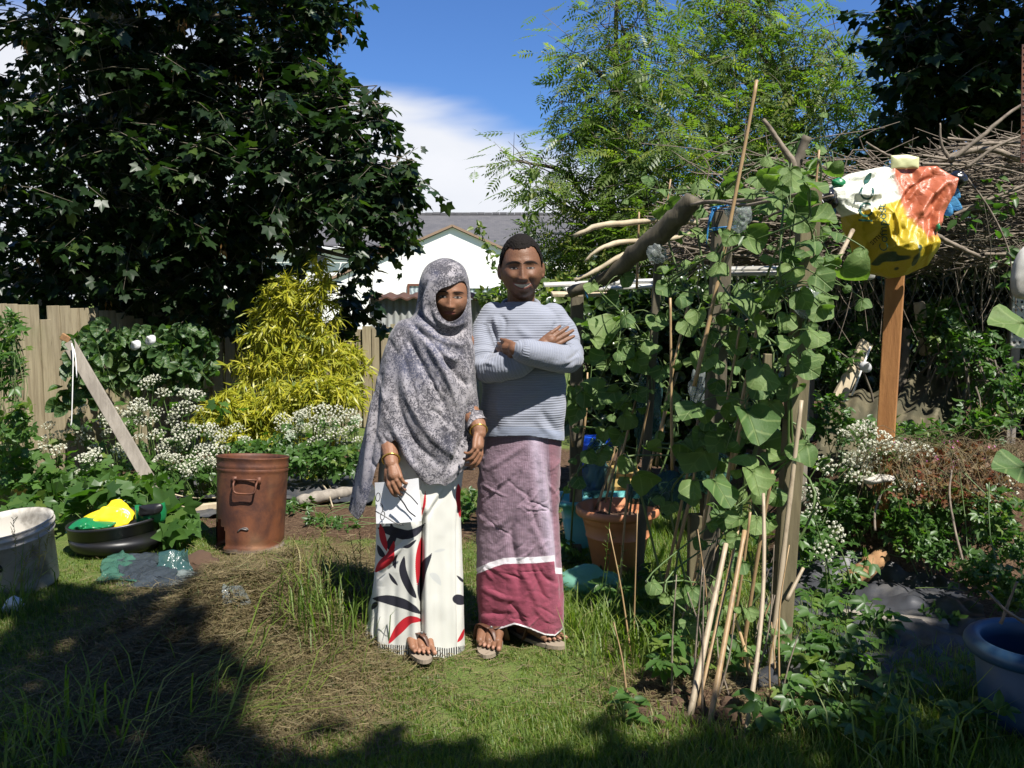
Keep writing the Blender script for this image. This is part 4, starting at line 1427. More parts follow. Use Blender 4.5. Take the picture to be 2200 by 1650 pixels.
# rusty incinerator bin
g0 = G(537, 1178)
sc = g0[1] / FPX
Rb = rotx(-.10) @ roty(.035) @ rotz(.0)
rt, rb_, hb = 76 * sc, 72 * sc, 203 * sc
inc = thing('incinerator_bin', 'rusty galvanised garden incinerator bin with a burnt-out hole near its foot', 'metal bin', g0)
prof = [(rb_ * .98, .0), (rb_ * 1.0, .012), (rb_ * 1.025, .022), (rb_ * 1.0, .034), (rb_ * .99, .05)]
prof += [(rb_ + (rt - rb_) * u, hb * u) for u in np.linspace(.12, .82, 20)]
prof += [(rt * 1.0, hb * .85), (rt * 1.02, hb * .865), (rt * .995, hb * .88), (rt * .995, hb * .885), (rt * 1.02, hb * .905), (rt * 1.0, hb * .92), (rt * 1.005, hb * .97), (rt * 1.03, hb * .99), (rt * 1.035, hb), (rt * .99, hb * 1.0), (rt * .975, hb * .97)]
prof += [(rb_ * .96 + (rt - rb_) * u, hb * u) for u in np.linspace(.9, .03, 12)]
v, f = lathe(prof, 120)
ang = np.arctan2(v[:, 1], v[:, 0])
hole = np.hypot((ang + PI * .80) / .36, (v[:, 2] - .06) / .10) + .35 * vnoise(np.stack([ang * 14, v[:, 2] * 50, 0 * ang], -1), 3)
fm = hole[f].min(1) > 1.0
v[:, :2] *= (1 + .006 * vnoise(np.stack([ang * 2, v[:, 2] * 6, 0 * ang], -1), 8) + .004 * vnoise(np.stack([ang * 5, v[:, 2] * 14, 0 * ang], -1), 18))[:, None]
mb = MB()
mb.add(xf(v, Rb, g0), f[fm])
mb.build('body', M['rust'], inc)
mb = MB()
hw, hz_ = 24 * sc, hb * .735
hp = np.array([[-hw, 0, .022], [-hw, -.03, .0], [-hw * .85, -.036, -.05 * .9], [0, -.037, -.052], [hw * .85, -.036, -.045], [hw, -.03, .0], [hw, 0, .022]])
hp2 = np.concatenate([hp[:1], curve(hp[1:6], 14), hp[6:]])
cx_ = np.array([.02, -rt * .99, hz_])
mb.tube(xf(hp2 + cx_, Rb, g0), .006, 8)
mb.tube(xf(np.array([[-hw, -.01, .024], [hw, -.01, .024]]) + cx_, Rb, g0), .006, 8)
for s_ in (-1, 1):
    mb.box(xf(np.array([s_ * (hw + .004), .0, .02]) + cx_, Rb, g0), (.03, .008, .04), Rb)
mb.build('handle', M['rust'], inc)
mb = MB()
for a in np.linspace(0, 2 * PI, 7)[:-1]:
    pass
c0 = xf(np.array([.01, -rb_ * 1.0, hb * .255]), Rb, g0)
mb.tube(curve([c0 + [-.03, -.004, -.012], c0 + [-.01, -.008, .006], c0 + [.02, -.006, .0], c0 + [.03, -.005, .004]], 10), .004, 6)
mb.tube(curve([c0 + [-.005, -.006, .01], c0 + [.01, -.009, .012], c0 + [.03, -.006, .008]], 8), .003, 6)
mb.build('wire_twist', M['wire'], inc)

# black tub with compost bag
g0 = G(252, 1180)
sc = g0[1] / FPX
tub = thing('planter_tub', 'squat black plastic tub, ribbed, half in the shade beside the hay', 'tub', g0)
prof = [(.0, .006), (.78, .006), (.86, .02), (.95, .10), (.99, .2), (1.0, .26), (.97, .28), (.97, .36), (1.0, .38), (1.02, .55), (1.05, .57), (1.05, .62), (1.0, .62), (.97, .5), (.93, .28), (.8, .08), (0, .06)]
R_ = 100 * sc
v, f = lathe([(r * R_ * .98, z * R_ * 1.12) for r, z in prof], 64)
v[:, 2] *= 1 + .10 * np.sin(np.arctan2(v[:, 1], v[:, 0]) - .3)
v[:, 2] += .10 * v[:, 0] * (v[:, 2] > .08) * 1.2
mb = MB()
mb.add(xf(v, rotx(-.06), g0), f)
mb.build('tub_body', M['blackplastic'], tub)


def sack(pts_px, d, thick, mb, seed, n1=26, n2=60, crump=.012, sharp=False, **at):
    """soft bag filled out from an outline seen at pixels"""
    o = np.array([P(px, py, d) for px, py in pts_px])
    o = np.concatenate([o, o[:1]])
    oc = curve(o, n2 + 1)[:-1]
    if sharp:
        ar = np.concatenate([[0], np.cumsum(np.linalg.norm(np.diff(o, axis=0), axis=1))])
        oc = np.stack([np.interp(np.linspace(0, ar[-1], n2 + 1)[:-1], ar, o[:, a]) for a in range(3)], -1)
    c = oc.mean(0)
    rr = np.linspace(0, 1, n1)
    out = []
    for sg in (-1, 1):
        q = c + (oc - c)[None] * rr[:, None, None]
        y = sg * thick * np.sqrt(np.clip(1 - rr ** 2.2, 0, 1))
        q[..., 1] += y[:, None]
        out.append(q.reshape(-1, 3))
    V = np.concatenate(out)
    k = n1 * n2
    V = V + (np.stack([fbm(V * 9 + 3, 3, seed), fbm(V * 9 + 13, 3, seed + 5), fbm(V * 9 + 23, 3, seed + 9)], -1)) * crump * np.concatenate([np.repeat(1 - rr ** 6, n2)] * 2)[:, None]
    f = gridfaces(n1, n2, True)
    mb.add(V, [np.concatenate([f, f[:, ::-1] + k])], **at)
    return V


bg_ = thing('compost_bag', 'crumpled yellow and green plastic compost bag stuffed in the black tub', 'plastic bag', G(250, 1150) + [0, 0, .15])
mb = MB()
d0 = g0[1] + .02
sack([(180, 1110), (200, 1100), (235, 1088), (262, 1086), (284, 1098), (290, 1115), (270, 1125), (230, 1126), (195, 1124)], d0, .09, mb, 3, 34, 90, crump=.045)
mb.build('yellow_side', M['yellowbag'], bg_)
mb = MB()
sack([(148, 1140), (155, 1125), (180, 1113), (215, 1118), (250, 1122), (236, 1135), (200, 1140), (165, 1148)], d0 - .06, .11, mb, 7, 34, 90, crump=.035)
sack([(291, 1085), (305, 1095), (340, 1092), (352, 1080), (356, 1105), (350, 1122), (320, 1122), (295, 1118)], d0 - .04, .08, mb, 9, crump=.02)
mb.build('green_side', M['greenbag'], bg_)
mb = MB()
sack([(298, 1086), (345, 1082), (346, 1100), (322, 1108), (300, 1108)], d0 - .115, .02, mb, 12, crump=.01)
mb.build('dark_lining', M['blackplastic'], bg_)

# white bucket lying tilted
g0 = G(45, 1300)
sc = 4.5 / FPX
bk = thing('bucket', 'large grimy white plastic bucket tipped towards the sun at the left edge', 'bucket', g0)
R1, H1 = 98 * sc, 150 * sc
prof = [(0, 0), (R1 * .86, 0), (R1 * .88, .01), (R1 * .97, H1 * .80), (R1 * 1.02, H1 * .81), (R1 * 1.02, H1 * .835), (R1 * .985, H1 * .84), (R1 * .99, H1 * .9), (R1 * 1.05, H1 * .905), (R1 * 1.05, H1 * .94), (R1 * 1.01, H1 * .945), (R1 * 1.02, H1 * .985), (R1 * 1.04, H1), (R1 * .98, H1), (R1 * .95, H1 * .9), (R1 * .84, .015), (0, .012)]
v, f = lathe(prof, 64)
mb = MB()
Rk = rotz(-.30) @ rotx(.16) @ roty(-.05)
off = G(22, 1268) + [0, .08, .0]
mb.add(xf(v, Rk, off), f)
mb.build('body', M['whitetub'], bk)
mb = MB()
for k in range(9):
    a = -1.9 + .11 * k
    q = np.array([math.cos(a) * R1 * .957, math.sin(a) * R1 * .957, H1 * (.55 + .02 * rng.normal())])
    mb.add(*[xf(ellipsoid((0, 0, 0), (.012, .003, .02), rotz(a + PI / 2), 8, 6)[0] + q, Rk, off), ellipsoid((0, 0, 0), (1, 1, 1), None, 8, 6)[1]])
mb.build('worn_marks', M['blackplastic'], bk)

# yellow pot at the left
g0 = G(75, 1082)
pt = thing('flower_pot', 'faded yellow plastic pot among the weeds under the fence', 'pot', g0)
sc = g0[1] / FPX
v, f = lathe([(0, 0), (.025, 0), (28 * sc, .0), (42 * sc, 40 * sc), (46 * sc, 40 * sc), (46 * sc, 46 * sc), (42 * sc, 46 * sc), (30 * sc, .02), (0, .02)], 40)
mb = MB()
mb.add(v + g0, f)
mb.build('pot_body', M['yellowpot'], pt)

# weed membrane and timber behind the bin
def sheet(name, label, cat, pts, mat, thick=.004, amp=.012, nu=46, nv=30, seed=1, freq=7, z0=.012, kind=None):
    """crumpled sheet lying on the ground between four corners"""
    a, b, c_, d_ = [np.asarray(p, float) for p in pts]
    u, v_ = np.meshgrid(np.linspace(0, 1, nu), np.linspace(0, 1, nv))
    u, v_ = u[..., None], v_[..., None]
    q = (a * (1 - u) + b * u) * (1 - v_) + (d_ * (1 - u) + c_ * u) * v_
    q = q + np.stack([vnoise(q * 4, seed) * .03, vnoise(q * 4 + 9, seed) * .03, 0 * q[..., 0]], -1)
    q[..., 2] = gz(q[..., 0], q[..., 1]) + z0 + np.abs(fbm(q * [freq, freq, 0] + seed, 3, seed)) * amp
    V = q.reshape(-1, 3)
    f = gridfaces(nv, nu)
    mb = MB()
    mb.add(np.concatenate([V, V - [0, 0, thick]]), np.concatenate([f, f[:, ::-1] + len(V)]))
    o = mb.build(name, M[mat], loc=V.mean(0) * [1, 1, 0])
    return tag(o, label, cat, None, kind)


sheet('weed_membrane', 'black weed membrane lying rumpled behind the rusty bin', 'ground sheet', [G(330, 1075), G(800, 1085), G(800, 1022), G(350, 1030)], 'membrane', amp=.05)
sheet('weed_membrane', 'narrow strip of grey membrane under the loose timber, left of the rusty bin', 'ground sheet', [G(370, 1118), G(470, 1118), G(470, 1090), G(370, 1085)], 'membrane', amp=.03, seed=4)
sheet('weed_membrane', 'dark weed membrane on the path right of the tall post', 'ground sheet', [G(1640, 1490), G(2180, 1500), G(2080, 1215), G(1640, 1225)], 'membrane', amp=.035, seed=8, nu=80, nv=60)


def timber(name, label, cat, a, b, wd, th, mat, up=(0, 0, 1), group=None, bevel=.004):
    mb = MB()
    mb.bar(a, b, wd, th, up)
    o = mb.build(name, M[mat], loc=np.asarray(a), smooth=False, bevel=bevel)
    return tag(o, label, cat, group)


timber('timber_batten', 'pale timber batten lying flat left of the rusty bin', 'timber', G(372, 1108) + [0, 0, .04], G(475, 1098) + [0, 0, .04], .05, .04, 'palewood')
mb = MB()
mb.tube(curve([G(640, 1092) + [0, 0, .05], G(700, 1082) + [0, 0, .055], G(765, 1068) + [0, 0, .05]], 10), np.array([.030, .045, .036, .05, .042, .048, .036, .046, .034, .026]), 9)
tag(mb.build('log', M['oldwood'], loc=G(700, 1082)), 'weathered split log on the soil between the rusty bin and the woman', 'log')
for i, (a, b, r_, lb_) in enumerate((((360, 1082), (470, 1062), .006, 'long dry stalk lying beside the batten, upper of the pair'), ((355, 1088), (480, 1078), .006, 'long dry stalk lying beside the batten, lower of the pair'),
                                     ((688, 1050), (715, 1098), .008, 'short dry stick leaning on the split log'), ((700, 1040), (730, 1080), .006, 'thin bent stick crossing the split log'))):
    mb = MB()
    A_, B_ = G(*a) + [0, 0, .05 + .05 * (i < 2)], G(*b) + [0, 0, .03]
    mb.tube(curve([A_, (A_ + B_) / 2 + rng.normal(0, .015, 3), B_], 8), np.linspace(r_, r_ * .6, 8), 6)
    tag(mb.build('stick', M['palewood'], loc=A_), lb_, 'stick')

# torn plastic bags half buried in the hay
def film(name, label, pts_px, mat, amp=.05, seed=1, nu=34, nv=24):
    """crinkled piece of film on the ground; corners at pixels, standing up a little"""
    a, b, c_, d_ = [np.asarray(p, float) for p in pts_px]
    u, v_ = np.meshgrid(np.linspace(0, 1, nu), np.linspace(0, 1, nv))
    u, v_ = u[..., None], v_[..., None]
    q = (a * (1 - u) + b * u) * (1 - v_) + (d_ * (1 - u) + c_ * u) * v_
    q = q + np.stack([fbm(q * 9, 2, seed), fbm(q * 9 + 5, 2, seed + 3), np.abs(fbm(q * 10, 3, seed + 7))], -1) * amp
    V = q.reshape(-1, 3)
    mb = MB()
    f = gridfaces(nv, nu)
    mb.add(V, f)
    o = mb.build(name, M[mat], loc=V.mean(0) * [1, 1, 0])
    m_ = o.modifiers.new('thickness', 'SOLIDIFY')
    m_.thickness = .0015
    return tag(o, label, 'plastic bag')


film('plastic_bag', 'torn green film bag at the left end of the hay heap', [G(205, 1255), G(330, 1265), G(270, 1205) + [0, 0, .05], G(235, 1215) + [0, 0, .04]], 'greenfilm', .035, 2)
film('plastic_bag', 'dark blue-grey film bag lying across the hay', [G(245, 1262), G(430, 1275), G(330, 1205) + [0, 0, .04], G(260, 1210) + [0, 0, .05]], 'darkfilm', .03, 3)
film('plastic_bag', 'crinkled teal film bag standing up behind the hay', [G(350, 1252), G(410, 1245), P(405, 1186, 4.85), P(345, 1188, 4.85)], 'tealfilm', .045, 4)
film('plastic_bag', 'clear film bag flattened on the hay', [G(345, 1275), G(440, 1290), G(430, 1245) + [0, 0, .04], G(350, 1250) + [0, 0, .04]], 'clearfilm', .03, 5)
film('plastic_bag', 'small upright teal film bag at the right of the hay', [G(475, 1300), G(530, 1290), P(505, 1222, 4.6), P(465, 1228, 4.62)], 'tealfilm', .03, 6)
film('plastic_bag', 'clear film scrap at the right end of the hay', [G(475, 1312), G(548, 1308), G(520, 1275) + [0, 0, .06], G(480, 1282) + [0, 0, .05]], 'clearfilm', .025, 7)
mb = MB()
v, f = ellipsoid(G(430, 1225) + [0, 0, .01], (.12, .09, .085), None, 40, 26)
mb.add(v + fbm(v * 16, 3, 4)[:, None] * .014, f)
tag(mb.build('soil_clod', M['soil'], loc=G(430, 1225)), 'dark brown clod of earth between the film bags', 'clod')
mb = MB()
v, f = ellipsoid(G(30, 1315) + [0, 0, .03], (.035, .03, .045), None, 30, 20)
mb.add(v + fbm(v * 30, 3, 4)[:, None] * .012, f)
tag(mb.build('crumpled_paper', M['paper'], loc=G(30, 1315)), 'crumpled white scrap on the shaded ground below the bucket', 'litter')
def folds(V, N, lines, front=True):
    """press folds into cloth along lines seen at pixels: (points, height, width in pixels)"""
    px, py = proj(V)
    fr = (N[:, 1] < .25) if front else (N[:, 1] < 9)
    q = np.stack([px, py], -1)
    out = np.zeros(len(V))
    for pts, amp, wd in lines:
        c = curve(np.array([(a, b, 0) for a, b in pts], float), 24)[:, :2]
        box = fr & (px > c[:, 0].min() - 4 * wd) & (px < c[:, 0].max() + 4 * wd) & (py > c[:, 1].min() - 4 * wd) & (py < c[:, 1].max() + 4 * wd)
        idx = np.where(box)[0]
        if not len(idx):
            continue
        a, b = c[:-1], c[1:]
        ab = b - a
        rel = q[idx][:, None] - a[None]
        tt = np.clip((rel * ab).sum(2) / ((ab ** 2).sum(1) + 1e-9), 0, 1)
        dist = np.linalg.norm(rel - tt[..., None] * ab, axis=2)
        j = dist.argmin(1)
        ii = np.arange(len(idx))
        tp = np.sin(np.clip((j + tt[ii, j]) / 23, .001, .999) * PI) ** .7
        out[idx] += amp * tp * np.exp(-(dist[ii, j] / wd) ** 2)
    return out


# ------------------------------------------------------------------ trellis on the right
def post(name, label, px, pytop, d, wd, mat='post', lean=0.0, zb=None, cat='post', bev=.006):
    tp = P(px, pytop, d)
    zb = float(gz(tp[0], d)) - .05 if zb is None else zb
    b = np.array([tp[0] - lean, d, zb])
    t_ = thing(name, label, cat, (b[0], b[1], max(zb, 0)))
    mb = MB()
    mb.bar(b, tp, wd, wd * .95, up=(0, -1, 0))
    mb.build('shaft', M[mat], t_, smooth=False, bevel=bev)
    return t_


post('trellis_post', 'tall square treated post, nearest of the trellis, sunlit at its foot', 1742, 392, 3.74, .078, 'post', .075)
post('trellis_post', 'dark square post in the middle of the trellis with blue twine at its head', 1553, 455, 4.35, .085, 'darkwood', .04)
post('trellis_post', 'dark thin post left of the trellis right behind the man', 1240, 610, 5.3, .07, 'darkwood', .0)
post('trellis_post', 'dark grey slim post wrapped in plastic, between the curved rail and the mid post', 1415, 555, 4.7, .04, 'darkwood', .08)
post('short_post', 'short square-cut post among the weeds behind the terracotta pot', 1497, 1105, 4.35, .075, 'post', .0)
post('short_post', 'leaning pale post far behind the trellis canes', 1650, 760, 5.6, .05, 'post', .05)
post('short_post', 'sunlit post at the back of the trellis beside the tall post', 1735, 610, 5.2, .05, 'oldwood', .0)

# blue twine round the mid post
tw = thing('twine', 'bright blue twine tied round the head of the mid post', 'twine', P(1540, 480, 4.3))
for (py, dz) in ((492, 0), (496, 0), (447, 0)):
    c = P(1552, py, 4.35)
    mb = MB()
    h_ = .049
    lp = [c + [-h_, -h_, 0], c + [h_, -h_, .01], c + [h_, h_, 0], c + [-h_, h_, .0], c + [-h_, -h_, 0]]
    mb.tube(lp, .004, 5)
    mb.build('loop', M['bluerope'], tw)
mb = MB()
mb.tube(curve([P(1532, 450, 4.28), P(1524, 470, 4.28), P(1520, 500, 4.28), P(1518, 525, 4.28)], 10), .004, 5)
mb.tube(curve([P(1545, 445, 4.28), P(1532, 458, 4.27), P(1524, 480, 4.27)], 8), .005, 5)
mb.build('loose_end', M['bluerope'], tw)
for (px, py, lb_) in ((1260, 612, 'blue twine tying the white slats near the man'), (1335, 588, 'blue twine on the lower end of the curved rail')):
    mb = MB()
    mb.tube(curve([P(px, py, 4.9), P(px + 5, py + 8, 4.87), P(px - 2, py + 16, 4.88), P(px + 3, py + 30, 4.9)], 10), .004, 5)
    tag(mb.build('twine', M['bluerope'], loc=P(px, py, 4.9)), lb_, 'twine')


# rails and branches
def branch(name, label, pts, r, mat='twig', cat='branch', n=18, sides=8, knots=.12, group=None):
    p = curve(pts, n)
    rr = np.interp(np.linspace(0, 1, n), np.linspace(0, 1, len(np.atleast_1d(r))), np.atleast_1d(r)) * (1 + knots * rng.normal(0, 1, n) * .6)
    p = p + rng.normal(0, .12, p.shape) * np.mean(rr)
    mb = MB()
    mb.tube(p, rr, sides)
    return tag(mb.build(name, M[mat], loc=p[0]), label, cat, group)


branch('trellis_rail', 'thick curved old branch sloping up as the front rail of the trellis', [P(1225, 628, 5.0), P(1300, 600, 4.9), P(1370, 540, 4.75), P(1440, 480, 4.6), P(1492, 424, 4.5)], [.03, .035, .05, .055, .042], 'darkwood', knots=.08, n=24, sides=10)
branch('bent_branch', 'peeled pale branch jutting left above the slats, uppermost of three', [P(1233, 507, 4.8), P(1290, 485, 4.8), P(1350, 478, 4.85), P(1440, 472, 4.9), P(1500, 480, 5.0)], [.010, .016, .016, .014, .012], 'palewood')
branch('bent_branch', 'peeled pale branch drooping left above the slats, middle of three', [P(1256, 562, 4.8), P(1290, 535, 4.8), P(1340, 520, 4.85), P(1440, 513, 4.95), P(1480, 500, 5.0)], [.006, .011, .013, .013, .012], 'palewood')
branch('bent_branch', 'peeled pale branch resting on the slats, lowest of three', [P(1234, 602, 4.85), P(1280, 582, 4.85), P(1330, 552, 4.85), P(1360, 540, 4.9)], [.012, .013, .013, .011], 'palewood')
branch('forked_branch', 'bare forked stick poking up above the trellis, left prong dark', [P(1718, 395, 4.2), P(1700, 345, 4.2), P(1670, 300, 4.2), P(1640, 255, 4.2)], [.016, .016, .013, .009], 'twig')
branch('forked_branch', 'sawn grey branch stub poking up beside the forked stick', [P(1695, 400, 4.35), P(1703, 375, 4.35), P(1715, 345, 4.35), P(1734, 292, 4.35)], [.020, .022, .023, .024], 'bark')
branch('trellis_rail', 'thin dark twig running from the curved rail across to the tall post', [P(1485, 440, 4.45), P(1530, 433, 4.3), P(1600, 440, 4.1), P(1660, 430, 3.95), P(1760, 404, 3.75)], [.008, .008, .007, .006], 'twig')
branch('trellis_rail', 'pair of thin brown twigs on the trellis top, the lower one', [P(1490, 436, 4.48), P(1570, 432, 4.35), P(1650, 428, 4.2), P(1720, 418, 4.0)], [.009, .009, .008], 'twig')
branch('trellis_rail', 'thin brown twig slanting under the scarecrow bag knot', [P(1640, 470, 4.2), P(1700, 445, 4.0), P(1790, 420, 3.85)], [.006, .006, .005], 'twig')
slr = thing('slatted_top', 'level slats, mostly white, lying across the back of the trellis', 'slats', P(1400, 605, 5.1))
for i, (a, b, lb_) in enumerate((((1168, 612), (1440, 602), 'white-painted slat lying level across the trellis back, upper'), ((1215, 622), (1450, 612), 'white-painted slat lying level across the trellis back, lower'),
                                 ((1185, 632), (1330, 632), 'short brown batten under the white slats near the man'), ((1555, 588), (1690, 586), 'white slat behind the dark mid post, lower of two'), ((1555, 578), (1690, 576), 'white slat behind the dark mid post, upper of two'))):
    mb = MB()
    mb.bar(P(*a, 5.15 - .05 * i), P(*b, 5.2 - .05 * i), .06, .014 + .004 * (i == 2), up=(0, -.25, 1))
    o = mb.build('slat', M['palewood' if i == 2 else 'whiteplastic'], slr, smooth=False, bevel=.003)
    o['label'] = lb_


# canes
def cane(label, a, b, r, mat='cane', group=None, bow=0.0):
    a, b = np.asarray(a, float), np.asarray(b, float)
    L = np.linalg.norm(b - a)
    n = max(8, int(L / .05))
    u = np.linspace(0, 1, n)[:, None]
    p = a * (1 - u) + b * u + np.sin(u * PI) * np.array([bow, bow * .5, 0])
    rr = r * np.linspace(1, .72, n)
    rr = rr * np.where(np.arange(n) % 5 == 3, 1.14, 1.0)
    mb = MB()
    mb.tube(p, rr, 8)
    o = mb.build('bamboo_cane', M[mat], loc=a)
    return tag(o, label, 'cane', group)


cane('tallest cane rising high above the trellis top into the ash tree', P(1492, 830, 3.95) * 1, P(1626, 172, 3.95), .0095, 'cane', bow=.01)
cane('pale thick cane standing straight in front of the tall post', G(1652, 1452) + [0, 0, .0], P(1722, 860, 3.62), .0115, 'palecane')
cane('pale thick cane leaning at the front of the soil mound, nearest to the lawn', G(1480, 1548), P(1560, 1168, 3.42), .0125, 'palecane')
cane('thin pale cane standing behind the thick leaning one on the soil mound', G(1498, 1528), P(1590, 1120, 3.5), .0075, 'cane')
cane('grey crooked cane rising through the middle of the nearest gourd leaves', G(1600, 1590), P(1640, 1060, 3.4), .0085, 'palecane', bow=.03)
cane('brown cane leaning right, splitting at its foot on the soil mound', G(1522, 1570), P(1600, 1140, 3.42), .011, 'cane')
cane('long straight brown cane in the middle of the vines, knotted with plastic', P(1444, 1010, 4.1), P(1440, 640, 4.1), .007, 'cane')
cane('pale cane slanting from the tall post up behind the scarecrow bag', P(1735, 690, 3.85), P(1832, 495, 4.35), .013, 'palecane')
cane('yellow cane tip standing beside the knot of the scarecrow bag', P(1730, 640, 4.3), P(1760, 322, 4.3), .007, 'cane')
cane('thin cane tip standing up behind the curved rail', P(1400, 640, 5.0), P(1441, 385, 5.0), .006, 'cane')
cane('thin vertical cane between the two upper bent branches', P(1368, 620, 5.0), P(1373, 455, 5.0), .007, 'cane')
cane('thin upright cane standing in front of the terracotta pot', G(1326, 1320), P(1349, 1040, 4.3), .0065, 'cane')
cane('brown stick propped on the tall post with a sawn orange end', P(1690, 1290, 3.6), P(1726, 1220, 3.66), .009, 'palecane')
k_ = 'slanted canes crowded in the shaded trellis'
for (a, b, d) in (((1340, 1120), (1395, 860), 4.6), ((1300, 1080), (1360, 900), 5.0), ((1280, 1095), (1330, 930), 5.1), ((1375, 1080), (1455, 800), 4.5), ((1420, 1300), (1500, 900), 4.2), 
                  ((1455, 1180), (1510, 870), 4.1), ((1500, 1190), (1590, 700), 4.0), ((1465, 1380), (1530, 1010), 3.9), ((1560, 1050), (1640, 640), 3.9), ((1575, 1010), (1610, 830), 3.85), ((1590, 1500), (1660, 1010), 3.55), ((1555, 1500), (1612, 1100), 3.5),
                  ((1410, 1000), (1480, 650), 4.4), ((1330, 1000), (1400, 700), 4.7), ((1250, 960), (1262, 800), 5.2), ((1232, 960), (1238, 790), 5.2), ((1610, 1540), (1580, 1330), 3.35), ((1655, 1420), (1690, 1050), 3.8)):
    A_ = P(*a, d)
    A_[2] = max(A_[2], float(gz(A_[0], A_[1])))
    cane(where('slanted brown cane', (a[0] + b[0]) / 2, (a[1] + b[1]) / 2), A_, P(*b, d + rng.normal(0, .05)), rng.uniform(.006, .0095), 'cane', k_, rng.normal(0, .012))

for _ in range(26):
    px, py = rng.uniform(1330, 1690), rng.uniform(1330, 1560)
    a_ = G(px, py)
    h_ = rng.uniform(.18, .6)
    b_ = a_ + [rng.normal(.05, .10) * h_ * 2, rng.normal(.03, .05), h_]
    mb = MB()
    mb.tube(curve([a_ - [0, 0, .02], (a_ + b_) / 2 + rng.normal(0, .012, 3), b_], 7), np.linspace(.0045, .002, 7), 5)
    tag(mb.build('dry_stick', M['twig' if rng.random() < .6 else 'cane'], loc=a_), where('thin dry stick', px, py), 'stick', 'thin dry sticks at the foot of the trellis')
# plastic ties and films in the trellis
def wad(name, label, px, py, d, r, mat, seed, cat='plastic scrap', sq=(1, .7, 1)):
    mb = MB()
    v, f = ellipsoid((0, 0, 0), np.array(sq) * r, None, 40, 26)
    v = v * (1 + .34 * fbm(v / r * 1.7, 3, seed))[:, None]
    c = P(px, py, d)
    mb.add(v + c, f)
    return tag(mb.build(name, M[mat], loc=c), label, cat)


wad('plastic_wrap', 'clear plastic tied at the trellis top beside the mid post', 1590, 470, 4.2, .055, 'clearfilm', 2)
wad('plastic_wrap', 'clear plastic wrapped round the slim post below the curved rail', 1412, 545, 4.62, .05, 'clearfilm', 3)
wad('plastic_wrap', 'torn clear plastic tied round the tall post at chest height', 1738, 648, 3.66, .06, 'clearfilm', 5)
wad('plastic_wrap', 'milky plastic bag scrap hanging deep in the vines', 1500, 830, 4.6, .075, 'clearfilm', 6, sq=(.8, .4, 1.1))
wad('plastic_wrap', 'clear plastic tied round the foot of the thick pale cane', 1648, 1418, 3.66, .028, 'clearfilm', 8)
wad('plastic_bag', 'large teal film bag bulging above the terracotta pot, left lobe', 1430, 1060, 4.35, .14, 'tealfilm', 11, 'plastic bag', (1.1, .6, .62))
wad('plastic_bag', 'large green film bag draped through the vines right of the teal one', 1520, 1010, 4.3, .15, 'greenfilm', 13, 'plastic bag', (1.0, .5, .62))
wad('plastic_bag', 'bright green film bag lying on the grass at the foot of the terracotta pot', 1266, 1250, 4.55, .125, 'paleg', 15, 'plastic bag', (1.05, .6, .55))
wad('plastic_bag', 'tall dull green film hanging between the canes left of the mid post', 1395, 880, 4.75, .16, 'tealfilm', 17, 'plastic bag', (.45, .25, 1.5))
wad('plastic_bag', 'green film strip hanging over the teal trough', 1280, 1020, 5.15, .13, 'tealfilm', 19, 'plastic bag', (.6, .3, 1.5))

# pots behind
g0 = np.append(P(1327, 1095, 4.95)[:2], float(gz(.5, 4.95)))
pot = thing('terracotta_pot', 'big terracotta-coloured plastic pot with a broad rim under the vines', 'pot', g0)
sc = 4.95 / FPX
R_ = 91 * sc
zr = P(1327, 1108, 4.95 - R_)[2]
prof = [(0, .0), (R_ * .56, 0), (R_ * .58, .006), (R_ * .74, zr * .52), (R_ * .765, zr * .53), (R_ * .765, zr * .55), (R_ * .75, zr * .56), (R_ * .86, zr * .86), (R_ * .98, zr * .87), (R_ * 1.01, zr * .9), (R_ * 1.0, zr * .99), (R_ * .97, zr), (R_ * .90, zr * .99), (R_ * .84, zr * .8), (R_ * .80, zr * .7), (0, zr * .72)]
v, f = lathe(prof, 72)
mb = MB()
mb.add(v + g0, f)
mb.build('pot_body', M['terracotta'], pot)
mb = MB()
v, f = lathe([(0, zr * .75), (R_ * .4, zr * .76), (R_ * .83, zr * .78)], 40)
v[:, 2] += .012 * vnoise(v * 25, 4)
mb.add(v + g0, f[:, ::-1])
mb.build('potting_soil', M['soil'], pot)

tr_ = thing('trough', 'teal plastic trough with rolled rim between the man and the terracotta pot', 'trough', P(1290, 1100, 5.35) * [1, 1, 0])
mb = MB()
zt, zb_ = P(1200, 1082, 5.2)[2], .02
xl, xr_, yf_, yb_ = P(1198, 1100, 5.2)[0], P(1400, 1100, 5.2)[0], 5.22, 5.55


def rrect(x0, x1, y0, y1, r, z, n=8):
    pts = []
    for (cx, cy, a0) in ((x1 - r, y1 - r, 0), (x0 + r, y1 - r, 90), (x0 + r, y0 + r, 180), (x1 - r, y0 + r, 270)):
        for k in range(n):
            a = math.radians(a0 + 90 * k / (n - 1))
            pts.append([cx + r * math.cos(a), cy + r * math.sin(a), z])
    return np.array(pts)


